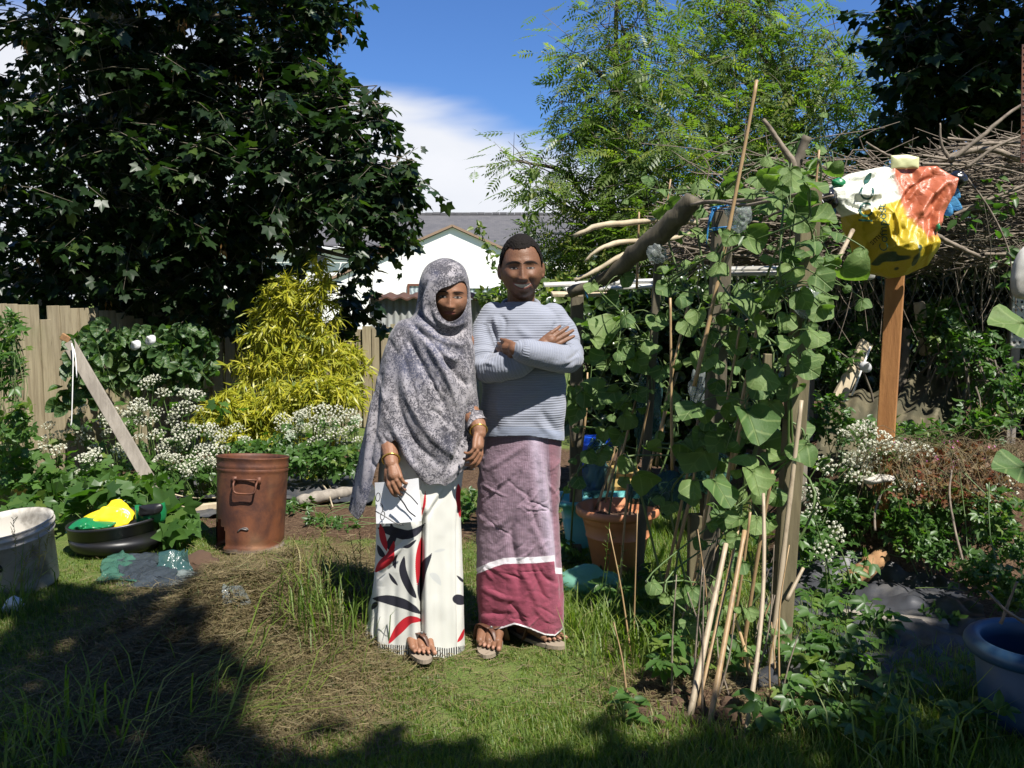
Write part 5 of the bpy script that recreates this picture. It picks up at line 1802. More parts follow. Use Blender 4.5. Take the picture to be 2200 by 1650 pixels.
rings = [rrect(xl + .06, xr_ - .06, yf_ + .05, yb_ - .05, .04, zb_), rrect(xl + .035, xr_ - .035, yf_ + .03, yb_ - .03, .05, zt * .62), rrect(xl + .045, xr_ - .045, yf_ + .04, yb_ - .04, .05, zt * .64), rrect(xl + .03, xr_ - .03, yf_ + .025, yb_ - .025, .05, zt - .03),
         rrect(xl, xr_, yf_, yb_, .06, zt - .03), rrect(xl - .004, xr_ + .004, yf_ - .004, yb_ + .004, .06, zt - .01), rrect(xl + .006, xr_ - .006, yf_ + .006, yb_ - .006, .06, zt), rrect(xl + .04, xr_ - .04, yf_ + .04, yb_ - .04, .05, zt - .005),
         rrect(xl + .055, xr_ - .055, yf_ + .055, yb_ - .055, .05, zt - .10), rrect(xl + .2, xr_ - .2, yf_ + .15, yb_ - .15, .005, zt - .10)]
mb.add(np.concatenate(rings), gridfaces(len(rings), 32, True))
mb.build('trough_body', M['teal'], tr_)

g0 = P(1277, 965, 6.4) * [1, 1, 0]
bb = thing('drum', 'bright blue plastic drum deep in the shade behind the trough', 'drum', g0)
sc = 6.4 / FPX
zt = P(1277, 938, 6.4)[2]
v, f = lathe([(0, 0), (36 * sc, 0), (40 * sc, .02), (40 * sc, zt - .06), (42 * sc, zt - .05), (42 * sc, zt - .03), (38 * sc, zt - .02), (36 * sc, zt), (0, zt + .01)], 40)
mb = MB()
mb.add(v + g0, f)
mb.build('drum_body', M['bluebin'], bb)
g0 = P(1335, 990, 6.2) * [1, 1, 0]
cr = thing('crate', 'yellow plastic crate half hidden behind the slanted canes', 'crate', g0)
mb = MB()
zc = P(1335, 1003, 6.2)[2]
for k in range(4):
    z_ = .05 + (zc - .05) * k / 3
    for (dx, dy, wx, wy) in ((0, -.09, .18, .015), (0, .09, .18, .015), (-.09, 0, .015, .15), (.09, 0, .015, .15)):
        mb.box(g0 + [dx, dy, z_], (wx, wy, .05))
for sx_, sy_ in ((-1, -1), (1, -1), (1, 1), (-1, 1)):
    mb.box(g0 + [sx_ * .09, sy_ * .09, zc / 2], (.028, .028, zc))
mb.build('crate_body', M['yellowpot'], cr, smooth=False)

# ------------------------------------------------------------------ gourd vines
keyleaf = {  # pixel, size in pixels, depth, which way the blade faces
    0: [(1615, 908, 112, 3.55, 'f'), (1645, 806, 98, 3.55, 'f'), (1548, 1052, 92, 3.5, 'f'), (1622, 1030, 80, 3.5, 'f'), (1600, 985, 70, 3.6, 'u'), (1690, 690, 60, 3.6, 'd'), (1700, 840, 80, 3.7, 'd'), (1722, 965, 90, 3.6, 'd'), (1655, 880, 70, 3.7, 'd'), (1580, 1120, 60, 3.5, 'u'), (1625, 1125, 62, 3.5, 'f'), (1680, 950, 80, 3.8, 'd'), (1640, 700, 80, 3.7, 'u'), (1600, 640, 85, 3.75, 'u'), (1590, 660, 70, 3.8, 'd'), (1700, 590, 70, 3.6, 'd')],
    1: [(1620, 512, 82, 3.7, 'l'), (1735, 440, 80, 3.6, 'l'), (1722, 470, 70, 3.6, 'd'), (1690, 555, 66, 3.7, 'f'), (1655, 552, 50, 3.75, 'u'), (1725, 545, 60, 3.7, 'd'), (1790, 555, 55, 3.8, 'l'), (1828, 585, 95, 3.8, 'l'), (1760, 660, 80, 3.6, 'd'), (1780, 440, 50, 3.7, 'l'), (1690, 395, 70, 3.9, 'f'), (1665, 425, 60, 3.9, 'u'), (1745, 395, 80, 3.4, 'u'), (1765, 470, 70, 3.4, 'u'), (1740, 520, 70, 3.5, 'u'), (1765, 600, 66, 3.45, 'd'), (1725, 640, 70, 3.5, 'd'), (1750, 720, 66, 3.45, 'd'), (1735, 790, 70, 3.5, 'd'), (1700, 740, 66, 3.5, 'd'), (1790, 500, 50, 3.3, 'u'), (1780, 640, 50, 3.35, 'u')],
    2: [(1488, 1278, 66, 3.45, 'f'), (1528, 1308, 58, 3.4, 'u'), (1590, 1215, 50, 3.45, 'f'), (1578, 1160, 52, 3.45, 'f'), (1500, 1355, 50, 3.45, 'd'), (1536, 1352, 40, 3.4, 'f'), (1610, 1318, 40, 3.4, 'f'), (1660, 1444, 62, 3.45, 'f'), (1612, 1443, 40, 3.4, 'f'), (1553, 1512, 30, 3.35, 'f'), (1620, 1500, 30, 3.35, 'f'), (1575, 1310, 44, 3.4, 'u'), (1650, 1130, 50, 3.6, 'f'), (1640, 1060, 55, 3.6, 'd'), (1545, 1255, 40, 3.45, 'f')],
    3: [(1388, 1025, 74, 4.2, 'l'), (1382, 1078, 74, 4.2, 'd'), (1400, 965, 50, 4.2, 'l'), (1500, 985, 100, 4.0, 'd'), (1470, 960, 60, 4.0, 'l'), (1480, 1060, 55, 4.05, 'd'), (1545, 950, 70, 3.9, 'd'), (1520, 880, 75, 3.9, 'l'), (1450, 850, 40, 4.2, 'f'), (1440, 1090, 50, 4.2, 'd'), (1560, 930, 55, 3.9, 'f')],
    4: [(1515, 778, 68, 4.1, 'f'), (1470, 642, 50, 4.3, 'f'), (1428, 620, 46, 4.5, 'f'), (1440, 580, 40, 4.5, 'u'), (1535, 550, 36, 4.2, 'f'), (1560, 500, 45, 4.2, 'd'), (1575, 740, 70, 4.0, 'd'), (1610, 775, 70, 3.9, 'd'), (1565, 855, 60, 4.0, 'd'), (1500, 680, 55, 4.2, 'd'), (1530, 720, 50, 4.2, 'd'), (1580, 690, 55, 4.0, 'u'), (1480, 700, 60, 4.3, 'd'), (1630, 830, 50, 3.8, 'd')],
    5: [(1318, 705, 96, 4.7, 'd'), (1350, 690, 60, 4.6, 'f'), (1345, 755, 50, 4.6, 'f'), (1290, 770, 60, 4.8, 'd'), (1275, 815, 60, 4.8, 'u'), (1310, 850, 60, 4.7, 'd'), (1370, 780, 55, 4.6, 'd'), (1400, 740, 60, 4.5, 'u'), (1420, 800, 60, 4.5, 'd'), (1375, 850, 50, 4.6, 'f'), (1345, 600, 46, 4.8, 'd'), (1410, 690, 60, 4.5, 'd'), (1310, 640, 45, 4.9, 'd'), (1350, 900, 60, 4.7, 'd')],
    6: [(1240, 885, 50, 5.0, 'f'), (1265, 850, 60, 4.9, 'd'), (1265, 830, 50, 4.9, 'f'), (1300, 930, 45, 4.9, 'd'), (1245, 1035, 40, 4.9, 'f'), (1290, 985, 45, 4.9, 'd'), (1330, 940, 50, 4.8, 'f'), (1225, 860, 40, 5.1, 'd'), (1265, 1190, 45, 4.7, 'f'), (1240, 1205, 40, 4.7, 'f')],
    7: [(1660, 372, 75, 4.4, 'l'), (1620, 415, 80, 4.5, 'u'), (1575, 395, 65, 4.6, 'l'), (1540, 420, 60, 4.6, 'f'), (1505, 400, 50, 4.7, 'f'), (1450, 440, 55, 4.7, 'l'), (1420, 452, 46, 4.8, 'l'), (1760, 400, 55, 4.2, 'l'), (1790, 370, 50, 4.3, 'l'), (1730, 370, 60, 4.4, 'u'), (1700, 350, 55, 4.5, 'f'), (1640, 440, 60, 4.4, 'd'), (1475, 505, 45, 4.6, 'u'), (1728, 402, 60, 3.6, 'u')]}
vine_lab = ['largest broad grey-green gourd leaves on the vine beside the thick pale cane', 'sun-glowing gourd leaves on the vine at the head of the tall post', 'small-leaved gourd vine climbing from the soil mound', 'gourd vine with pale and dark leaves above the terracotta pot',
            'gourd vine twining up the dark mid post', 'gourd vine with one big shaded leaf beside the man', 'thin gourd vine low behind the man next to the teal trough', 'gourd vine sprawling over the trellis top against the ash tree']
for k, lv in keyleaf.items():
    first = P(lv[0][0], lv[0][1], lv[0][3])
    t_ = thing('gourd_vine', vine_lab[k], 'vine', (first[0], first[1], 0))
    # fill with smaller ones around
    L = list(lv)
    for (px, py, s_, d, w_) in lv:
        for q in range({0: 3, 1: 2, 2: 3, 3: 3, 4: 4, 5: 4, 6: 3, 7: 3}[k]):
            L.append((px + rng.normal(0, 48), py + rng.normal(0, 48), s_ * rng.uniform(.35, .75), d + abs(rng.normal(.12, .18)), rng.choice(list('ffuddl'))))
    L = [q for q in L if not (math.hypot(q[0] - 1785, q[1] - 422) < 46 and q[3] < 4.7) and not (1795 < q[0] < 2060 and 340 < q[1] < 520 and q[3] < 4.7) and not (1215 < q[0] < 1425 and 1075 < q[1] < 1245 and q[3] < 5)]
    pos, dd, nn, ss = [], [], [], []
    for (px, py, s_, d, w_) in L:
        p = P(px, py, d)
        sz_ = s_ * d / FPX * rng.uniform(.85, 1.05) * .86
        if w_ == 'f':
            n_ = np.array([.15, -.75, .65])
            dv = np.array([rng.normal(0, .5), -.5, -.75])
        elif w_ == 'u':
            n_ = np.array([0, -.35, .95])
            dv = np.array([rng.choice([-1, 1]) * .9, -.4, -.25])
        elif w_ == 'l':
            n_ = np.array([.1, -.55, -.6])
            dv = np.array([rng.choice([-1, 1]) * .9, .1, -.3])
        else:
            n_ = np.array([rng.uniform(-.6, .2), -.55, .55])
            dv = np.array([rng.normal(0, .6), -.35, -.7])
        dv = nrm(dv + rng.normal(0, .15, 3))
        n_ = nrm(n_ + rng.normal(0, .18, 3))
        pos.append(p - dv * sz_ * .35)
        dd.append(dv)
        nn.append(n_)
        ss.append(sz_)
    pos, dd, nn, ss = map(np.array, (pos, dd, nn, ss))
    leaf_objects('leaf', LM['gourd'], pos, frames(dd, nn), ss, t_)
    mb = MB()
    xm = np.median(pos[:, 0])
    zs = np.sort(pos[:, 2])
    zlo = 0.0 if k not in (1, 7) else zs[0] - .5
    ym = np.median(pos[:, 1]) + .05
    nst = 3
    stems = []
    for j in range(nst):
        sel = pos[rng.choice(len(pos), min(6, len(pos)), replace=False)]
        sel = sel[np.argsort(sel[:, 2])]
        stt = np.array([xm + rng.normal(0, .05), ym, max(zlo, float(gz(xm, ym)))])
        c_ = curve(np.concatenate([[stt], sel + [0, .06, 0]]), 40)
        stems.append(c_)
        mb.tube(c_, np.linspace(.006, .003, 40), 5, tint=.3)
    allst = np.concatenate(stems)
    for i in range(len(pos)):
        j = np.argmin(np.linalg.norm(allst - pos[i], axis=1))
        a = allst[j]
        mb.tube(curve([a, (a + pos[i]) / 2 + [0, -.01, .03], pos[i]], 6), .0026, 4, cap=False, tint=rng.random() * .9)
    mb.build('stems', M['stem'], t_)

# single squash leaves reaching in at the right edge
for (px, py, s_, d, lb_, dz) in ((2165, 690, 110, 2.6, 'large bright squash leaf reaching in at the right edge, upper', .3), (2165, 1000, 100, 2.6, 'large bright squash leaf reaching in at the right edge, lower', .5)):
    t_ = thing('squash_plant', lb_, 'squash', (P(2350, 1500, d)[0], d + .1, 0))
    p = P(px + 40, py + 5, d)
    leaf_objects('leaf', [LM['gourd'][2]], np.array([p, p + [.12, .1, -.08]]), frames(nrm(np.array([[-1, -.1, .02], [-.6, -.3, -.3]])), nrm(np.array([[.15, -.55, .8], [0, -.5, .8]]))), np.array([s_ * d / FPX * .85, .08]), t_)
    mb = MB()
    b_ = ORIGIN[t_.name]
    mb.tube(curve([b_, b_ * .3 + p * .7 + [.12, 0, .0], p], 10), .005, 6, tint=.2)
    mb.build('stems', M['stem'], t_)

# ------------------------------------------------------------------ scarecrow bag on the stained post
D_ = 4.85
op = thing('stained_post', 'orange-brown stained square post under the scarecrow bag', 'post', (P(1903, 975, D_)[0], D_, .5))
a_, b_ = P(1898, 985, D_), P(1926, 560, D_)
a_[2] = .4
mb = MB()
mb.bar(a_ + (a_ - b_) * .12, b_, .088, .08, up=(-.42, -.9, 0))
mb.build('shaft', M['orangepost'], op, smooth=False, bevel=.004)

D_ = 4.6
out = [(1776, 424), (1800, 398), (1840, 374), (1905, 360), (1955, 348), (1976, 334), (1988, 358), (2020, 358), (2056, 386), (2046, 420), (2026, 460), (2008, 500), (2014, 532), (2000, 566), (1965, 584), (1936, 592), (1900, 580), (1872, 546), (1846, 512), (1826, 478), (1806, 446)]
sb_ = thing('scarecrow_bag', 'yellow, white and orange compost bag tied over the stained post', 'plastic bag', P(1925, 470, D_))
mb = MB()
V = sack(out, D_, .055, mb, 21, 90, 260, .010, sharp=True)
px, py = proj(V)
# sharp creases and hanging folds
_r = np.random.default_rng(5)
seedp = np.stack([_r.uniform(1780, 2060, 46), _r.uniform(330, 600, 46)], -1)
rel = np.stack([px, py], -1)[:, None] - seedp[None]
rel = np.stack([rel[..., 0] * .82 + rel[..., 1] * .57, (rel[..., 1] * .82 - rel[..., 0] * .57) * .55], -1)
f1 = np.hypot(rel[..., 0], rel[..., 1]).min(1)
line = np.interp(px, [1795, 1850, 1900, 1925, 1950, 2060], [448, 462, 482, 528, 536, 500])
down = np.maximum(0, py - line) * D_ / FPX
rise = np.maximum(0, line - py) * D_ / FPX
lean = .90 * down + .32 * rise
bagfold = folds(V, np.stack([0 * px, -1 + 0 * px, 0 * px], -1), [([(1800, 430), (1850, 480), (1890, 570)], .022, 7), ([(1800, 435), (1870, 465), (1925, 540)], -.020, 6), ([(1810, 410), (1880, 420), (1950, 400)], .016, 7), ([(1815, 395), (1890, 385), (1960, 350)], -.014, 6), ([(2040, 385), (1990, 440), (1930, 530)], .026, 7),
     ([(2040, 395), (2005, 460), (1975, 560)], -.022, 6), ([(2035, 375), (1975, 400), (1915, 470)], -.020, 6), ([(2030, 430), (2008, 480), (1990, 550)], .018, 5), ([(1975, 345), (1985, 380), (1960, 430)], .018, 6), ([(1900, 440), (1925, 470), (1935, 520)], .020, 5), ([(1880, 470), (1905, 520), (1940, 580)], .018, 6), ([(1860, 500), (1890, 540), (1915, 575)], -.016, 5)])
cr1 = .0016 * f1 + .014 * np.abs(vnoise(np.stack([(px + .5 * py) / 46, (py - .35 * px) / 120, 0 * px], -1), 4)) + .014 * np.abs(vnoise(np.stack([px / 18, py / 30, 0 * px], -1), 6))
over = lean
frt = V[:, 1] < D_
V = V + np.stack([0 * px, np.where(frt, -cr1 - bagfold, cr1) + over, 0 * px], -1)
V = (V - P(1925, 470, D_)) * [1.05, 1, 1.05] + P(1925, 470, D_)
mb.v = [V]
lin = py + .42 * (px - 1900)
ora = np.minimum((px - 1940) + .55 * (py - 400) * 0 - .35 * (py - 380) + 20 * vnoise(np.stack([px / 30, py / 90, 0 * px], -1), 5), 522 - .25 * (px - 1950) - py)
ora = np.where(py < 352 + 0 * px, px - 1948, ora)
wht = (472 - .33 * (px - 1800)) - py + 4 * vnoise(np.stack([px / 25, py / 25, 0 * px], -1), 7)
dk = np.maximum(1 - np.hypot((px - 1925) / 26, (py - 558) / 18), 1 - np.hypot((px - 1966) / 9, (py - 548) / 34)) + 1.1 * vnoise(np.stack([px / 15, py / 11, 0 * px], -1), 17) - .25
mb.a = {'orange': [(0, ora / 20)], 'white': [(0, wht / 20)], 'dark': [(0, dk)]}
m, t = newmat('printed_compost_bag')
n1 = t.noise(30, 3, 0.6, t.obj())
c_ = t.mix(t.smooth(t.attr('white'), -.15, .15), (0.47, 0.345, 0.02), (0.66, 0.67, 0.58))
c_ = t.mix(t.smooth(t.math('ADD', t.attr('orange'), t.math('MULTIPLY', t.math('SUBTRACT', n1, .5), 1.2)), -.3, .5), c_, t.mix(t.noise(9, 4, .6, t.obj()), (0.30, 0.065, 0.025), (0.54, 0.17, 0.085)))
c_ = t.mix(t.smooth(t.attr('dark'), .0, .35), c_, (0.03, 0.055, 0.03))
bag_sh = t.pbsdf(c_, 0.40, t.bump(t.noise(22, 4, 0.6, t.obj(), .8), 0.012, 0.6))
tl = t.n('ShaderNodeBsdfTranslucent', {'Color': c_}).outputs[0]
t.out(t.n('ShaderNodeMixShader', {0: .07, 1: bag_sh, 2: tl}).outputs[0])
M['bagprint'] = m
bagbody = mb.build('bag_body', M['bagprint'], sb_)
M['bagink'] = plainmat('green_ink', (0.012, 0.07, 0.055), 0.35, 0.1, bump=0)
M['blackink'] = plainmat('black_film', (0.010, 0.010, 0.013), 0.25, 0.1, 10, .004)
M['whiteink'] = plainmat('white_ink', (0.75, 0.75, 0.75), 0.4, 0.05, bump=0)
frontV = V[frt]
fpx, fpy = proj(frontV)


def lettering(txt, px0, py0, hpx, ang, mat, name='lettering', surf=True, d=None, cond=1.0, par=None):
    """letters lying on the bag's front"""
    cu = bpy.data.curves.new('lettering', 'FONT')
    cu.body = txt
    cu.align_x = 'LEFT'
    cu.resolution_u = 3
    tmp = bpy.data.objects.new('lettering_tmp', cu)
    C.objects.link(tmp)
    dg = bpy.context.evaluated_depsgraph_get()
    me = tmp.evaluated_get(dg).to_mesh()
    import bmesh
    bm = bmesh.new()
    bm.from_mesh(me)
    bmesh.ops.triangulate(bm, faces=bm.faces)
    for _ in range(2):
        bmesh.ops.subdivide_edges(bm, edges=[e for e in bm.edges if e.calc_length() > .16], cuts=1)
        bmesh.ops.triangulate(bm, faces=bm.faces)
    v = np.array([x.co[:] for x in bm.verts])
    bm.verts.index_update()
    f = np.array([[q.index for q in x.verts] for x in bm.faces])
    bm.free()
    tmp.evaluated_get(dg).to_mesh_clear()
    bpy.data.objects.remove(tmp)
    bpy.data.curves.remove(cu)
    q = v[:, :2] * hpx * np.array([cond, 1])
    c0, s0 = math.cos(ang), math.sin(ang)
    lx = px0 + q[:, 0] * c0 - q[:, 1] * s0
    ly = py0 - (q[:, 0] * s0 + q[:, 1] * c0)
    W = []
    for x, y in zip(lx, ly):
        if surf:
            dist = np.hypot(fpx - x, fpy - y)
            j = np.argsort(dist)[:4]
            wv = 1 / (dist[j] + .5)
            dep = frontV[j, 1].min() * .6 + (frontV[j, 1] * wv).sum() / wv.sum() * .4 - .015
        else:
            dep = d
        W.append(P(x, y, dep))
    mb = MB()
    mb.add(np.array(W), f)
    return mb.build(name, M[mat], par or sb_, smooth=False)


lettering('Compost', 1908, 540, 27, PI / 2 + .05, 'bagink')
lettering('IOC', 1874, 480, 44, PI / 2 - .06, 'bagink')
lettering('smu', 1874, 528, 20, .75, 'blackink')
# leaf emblem
mb = MB()
lo = np.array([[1858, 396], [1856, 388], [1860, 379], [1868, 371], [1873, 372], [1871, 384], [1866, 392]], float)
W = []
for x, y in lo:
    j = np.argsort(np.hypot(fpx - x, fpy - y))[:4]
    W.append(P(x, y, frontV[j, 1].mean() - .007))
mb.add(np.array(W), np.array([[0, 1, 2, 3, 4, 5, 6]]))
mb.build('leaf_emblem', M['bagink'], sb_, smooth=False)
# knots and streamers
mb = MB()
v, f = ellipsoid((0, 0, 0), (.058, .06, .055), None, 36, 24)
v = v * (1 + .22 * fbm(v * 26, 3, 3))[:, None]
mb.add(v + P(1776, 428, D_ - .02), f)
mb.build('tied_corner', M['blackink'], sb_)
mb = MB()
sack([(1786, 388), (1802, 382), (1815, 388), (1812, 402), (1800, 404), (1788, 398)], D_ - .02, .03, mb, 5, 14, 40, .01)
mb.build('green_corner', M['greenbag'], sb_)
for (tx, px_, py_, h_) in (('O', 1769, 414, 17), ('M', 1760, 426, 15), ('I', 1768, 436, 14)):
    lettering(tx, px_, py_, h_, .5, 'whiteink', surf=False, d=D_ - .105)
mb = MB()
v, f = ellipsoid((0, 0, 0), (.05, .05, .042), None, 36, 24)
v = v * (1 + .18 * fbm(v * 24, 3, 8))[:, None]
mb.add(v + P(2056, 386, D_ + .06), f)
mb.build('tied_corner', M['blackink'], sb_)
for k, (pts) in enumerate(([(2034, 392), (2050, 394), (2062, 412), (2062, 426), (2042, 420)], [(2034, 416), (2052, 420), (2066, 448), (2050, 452), (2036, 444)], [(2024, 430), (2038, 438), (2044, 462), (2028, 460)], [(1776, 440), (1796, 448), (1790, 470), (1774, 475)])):
    mb = MB()
    sack(pts, D_ + (.06 if k < 3 else .01), .012, mb, 30 + k, 12, 30, .012)
    mb.build('streamer', M['bluefilm'], sb_)
mb = MB()
sack([(1914, 334), (1950, 332), (1975, 338), (1974, 362), (1914, 364)], D_ + .05, .006, mb, 44, 14, 60, .010, sharp=True)
mb.build('top_fold', plainmat('pale_bag_film', (0.55, 0.56, 0.30), 0.4, 0.2), sb_)
mb = MB()
sack([(2008, 484), (2016, 478), (2018, 492), (2014, 498), (2008, 498)], D_ - .03, .02, mb, 47, 10, 24, .005)
mb.build('green_corner', M['greenbag'], sb_)

# ------------------------------------------------------------------ brushwood heap (dead hedge) behind
bw = thing('brushwood', 'long raised heap of dry brown brushwood sticks behind the scarecrow bag', 'brushwood', (2.4, 6.0, .3))
xl, xr_ = P(1500, 480, 5.9)[0], P(2420, 480, 5.9)[0]


def brush(n, mb, Lr, rr, box, tilt=.16, sides=4):
    for _ in range(n):
        x = rng.uniform(box[0], box[1])
        y = rng.uniform(box[2], box[3])
        f_ = (x - xl) / (xr_ - xl)
        zl, zh = 1.66 + .0 * f_, 2.02 + .40 * sstep(0, .9, f_)
        z = rng.uniform(zl, zh)
        L = rng.uniform(*Lr)
        a = rng.normal(0, tilt)
        d = np.array([math.cos(a), rng.normal(0, .25), math.sin(a)]) * L / 2
        c = np.array([x, y, z])
        p = curve([c - d, c + rng.normal(0, .035 * L, 3), c + d], 5)
        r = rng.uniform(*rr)
        mb.tube(p, np.linspace(r, r * .5, 5), sides, cap=False)


for k in range(60):
    mb = MB()
    brush(1, mb, (.35, 1.1), (.006, .012), (xl + .1, xr_, 5.35, 5.75), .13, 6)
    mb.build('branch', M['twig'], bw)
mb = MB()
brush(4200, mb, (.12, .65), (.002, .0065), (xl, xr_, 5.42, 6.6), .26)
brush(500, mb, (.15, .5), (.0015, .004), (xl - .2, xr_, 5.4, 6.6), .9, 3)
for _ in range(130):
    c = np.array([rng.uniform(xl, xr_), rng.uniform(5.5, 6.3), rng.uniform(2.0, 2.25)])
    mb.tube(curve([c, c + [rng.normal(0, .15), 0, rng.uniform(.03, .14)], c + [rng.normal(0, .35), 0, rng.uniform(.05, .3)]], 5), np.linspace(.005, .002, 5), 4, cap=False)
for _ in range(90):
    c = np.array([rng.uniform(xl, xr_), rng.uniform(5.5, 6.2), rng.uniform(1.6, 1.75)])
    mb.tube(curve([c, c + [rng.normal(0, .05), 0, -.2], c + [rng.normal(0, .1), 0, -rng.uniform(.3, .5)]], 5), np.linspace(.004, .002, 5), 4, cap=False)
o = mb.build('twigs', M['twig'], bw)
o['kind'] = 'stuff'
for (pts, r_, lb_) in (([P(2010, 350, 5.4), P(2060, 330, 5.4), P(2130, 322, 5.4), P(2200, 345, 5.4), P(2300, 360, 5.4)], [.014, .018, .016, .013], 'thick grey branch arching over the top of the brushwood at right'),
                       ([P(2040, 345, 5.3), P(2100, 300, 5.3), P(2180, 235, 5.3), P(2260, 190, 5.3)], [.014, .012, .009, .006], 'bare branch rising from the brushwood to the right edge'),
                       ([P(2020, 265, 5.35), P(2023, 310, 5.35), P(2045, 350, 5.35)], [.004, .009, .012], 'short upright twig above the scarecrow bag'),
                       ([P(2075, 360, 5.3), P(2150, 310, 5.3), P(2230, 280, 5.3)], [.010, .008, .005], 'second thinner branch rising to the right edge'),
                       ([P(1860, 305, 5.4), P(1900, 330, 5.4), P(1935, 345, 5.4)], [.005, .008, .01], 'slanting twig left of the scarecrow bag top'),
                       ([P(2008, 505, 4.9), P(2050, 525, 4.95), P(2105, 552, 5.0)], [.013, .012, .011], 'cut grey branch sticking out below the right side of the scarecrow bag'),
                       ([P(2075, 380, 5.2), P(2120, 440, 5.2), P(2165, 530, 5.2), P(2175, 600, 5.2)], [.006, .006, .005, .004], 'thin bent twig hanging at the right of the brushwood')):
    branch('bare_branch', lb_, pts, r_, 'twig')

leafy('creeper', 'sparse green creeper threading through the brushwood heap', 'creeper', (2.4, 5.4, .5), [sb(1620, 470, 5.4, 90, 50, 1.5, .12), sb(1800, 520, 5.4, 80, 40, 1, .12), sb(2120, 440, 5.4, 90, 70, 1.3, .12), sb(2180, 560, 5.3, 50, 60, 1, .12), sb(1700, 380, 5.5, 80, 30, 1, .12)], T_OV, 'comp', 'weed', 240, (.05, .09), 'bark', .003, n_obj=0)
# ------------------------------------------------------------------ hedge, wire fence and bank behind
def hedge(name, label, spec, n, size, n_obj=300, T=None, lm='ivy', mat='ivy', cat='hedge'):
    return leafy(name, label, cat, np.asarray(spec[0][0]) * [1, 1, 0], spec, T or T_IVY, lm, mat, n, size, 'bark', .008, n_obj=n_obj, up=.55, down=.2)


hedge('ivy_hedge', 'dark glossy ivy hedge behind the trellis, right of the man', [sb(1300, 720, 6.9, 90, 110, 2, .35), sb(1420, 720, 6.9, 110, 120, 3, .35), sb(1560, 740, 6.9, 110, 130, 3, .35), sb(1300, 870, 6.9, 90, 100, 2, .3), sb(1430, 900, 6.9, 110, 110, 2, .3), sb(1580, 900, 6.9, 110, 110, 2, .3), sb(1220, 660, 7.4, 50, 45, 1, .3)],
      3600, (.06, .11), 200)
hedge('ivy_hedge', 'glossy ivy hedge under the brushwood at the right edge', [sb(1790, 680, 6.9, 90, 140, 2.8, .3), sb(1950, 640, 6.9, 110, 110, 3.4, .3), sb(2090, 650, 6.8, 100, 130, 3.4, .3), sb(2200, 670, 6.6, 80, 140, 2.4, .3), sb(1700, 660, 7.2, 90, 130, 2, .3), sb(1850, 830, 6.9, 100, 70, 1.5, .25), sb(2050, 800, 6.7, 120, 70, 2, .25), sb(2240, 850, 6.4, 90, 90, 2, .3)],
      4200, (.055, .105), 250)
hedge('bramble', 'straggling bramble and bindweed growth in front of the wire at the right edge', [sb(2080, 760, 5.7, 70, 60, 2, .2), sb(2160, 830, 5.5, 70, 60, 2, .2), sb(2020, 700, 5.9, 60, 60, 1.6, .2), sb(1790, 770, 5.9, 60, 60, 1.5, .2), sb(2110, 900, 5.4, 70, 40, 1.5, .2), sb(1850, 740, 6.0, 40, 60, .8, .15), sb(1780, 880, 5.8, 30, 50, .8, .1)],
      900, (.05, .11), 260, T_COMP, 'comp', 'weed', 'bramble')

hedge('laurel_hedge', 'tall dark hedge closing the view behind the wire fence and brushwood', [(P(1560, 660, 8.6), (.6, .4, .8), 2), (P(1760, 640, 8.6), (.6, .4, .9), 2), (P(1980, 640, 8.6), (.7, .4, .9), 2), (P(2200, 640, 8.4), (.7, .4, .9), 2)], 3000, (.10, .17), 60, T_OV, 'ivy')
mf = thing('wire_fence', 'rusty grey chicken wire fence half swallowed by ivy at the right', 'wire fence', (P(2000, 700, 6.2)[0], 6.2, 0))
mb = MB()
ax, bx = P(1760, 700, 6.2)[0], P(2330, 700, 6.0)[0]
s_ = .055
zb_, zt_ = .55, 1.72
rows, cols = int((zt_ - zb_) / s_), int((bx - ax) / s_)
for r_ in range(rows):
    for c_ in range(cols):
        x0, z0 = ax + (c_ + .5 * (r_ % 2)) * s_, zb_ + r_ * s_
        for sx_ in (-1, 1):
            a = np.array([x0, 6.2, z0])
            b = np.array([x0 + sx_ * s_ / 2, 6.2, z0 + s_])
            mb.add(np.array([a + [-.0009, 0, 0], a + [.0009, 0, 0], b + [.0009, 0, 0], b + [-.0009, 0, 0], a + [0, .002, 0], b + [0, .002, 0]]), np.array([[0, 1, 2, 3], [1, 4, 5, 2], [4, 0, 3, 5]]))
wm = mb.build('wire_mesh', M['wire'], mf, smooth=False)
wm['kind'] = 'stuff'
for (px, d) in ((1745, 6.22), (2185, 6.1)):
    mb = MB()
    tp = P(px, 590, d)
    mb.bar(np.array([tp[0], d, .3]), tp, .06, .06, up=(0, -1, 0))
    mb.build('fence_post', M['oldwood'], mf, smooth=False, bevel=.004)

branch('log_stake', 'sawn-off pale log stake standing in the ivy right of the stained post', [P(1990, 760, 6.0), P(1980, 715, 6.0), P(1974, 650, 6.0)], [.035, .032, .035], 'palewood', 'stake', n=10, sides=12)
branch('log_stake', 'lichen-grey crooked log stake close behind the stained post', [P(1930, 850, 5.9), P(1938, 790, 5.9), P(1942, 740, 5.9), P(1951, 705, 5.9)], [.045, .042, .032, .026], 'bark', 'stake', n=12, sides=12)
timber('split_stake', 'split pale wooden stake leaning among bindweed left of the stained post', 'stake', P(1800, 860, 5.7), P(1862, 735, 5.8), .085, .03, 'palewood', up=(.2, -1, 0))
mb = MB()
mb.tube([P(1830, 850, 5.65), P(1870, 745, 5.7)], .006, 6)
tag(mb.build('white_rod', M['string'], loc=P(1830, 850, 5.65)), 'thin white rod leaning against the split stake', 'rod')
mb = MB()
v, f = lathe([(.004, .05), (.02, .01), (.036, -.004), (.037, -.002), (.02, .014), (.005, .05)], 18)
mb.add(v @ rotx(-PI / 2 + .5).T * [1, -1, 1] + P(1860, 788, 5.6), f, tint=.2)
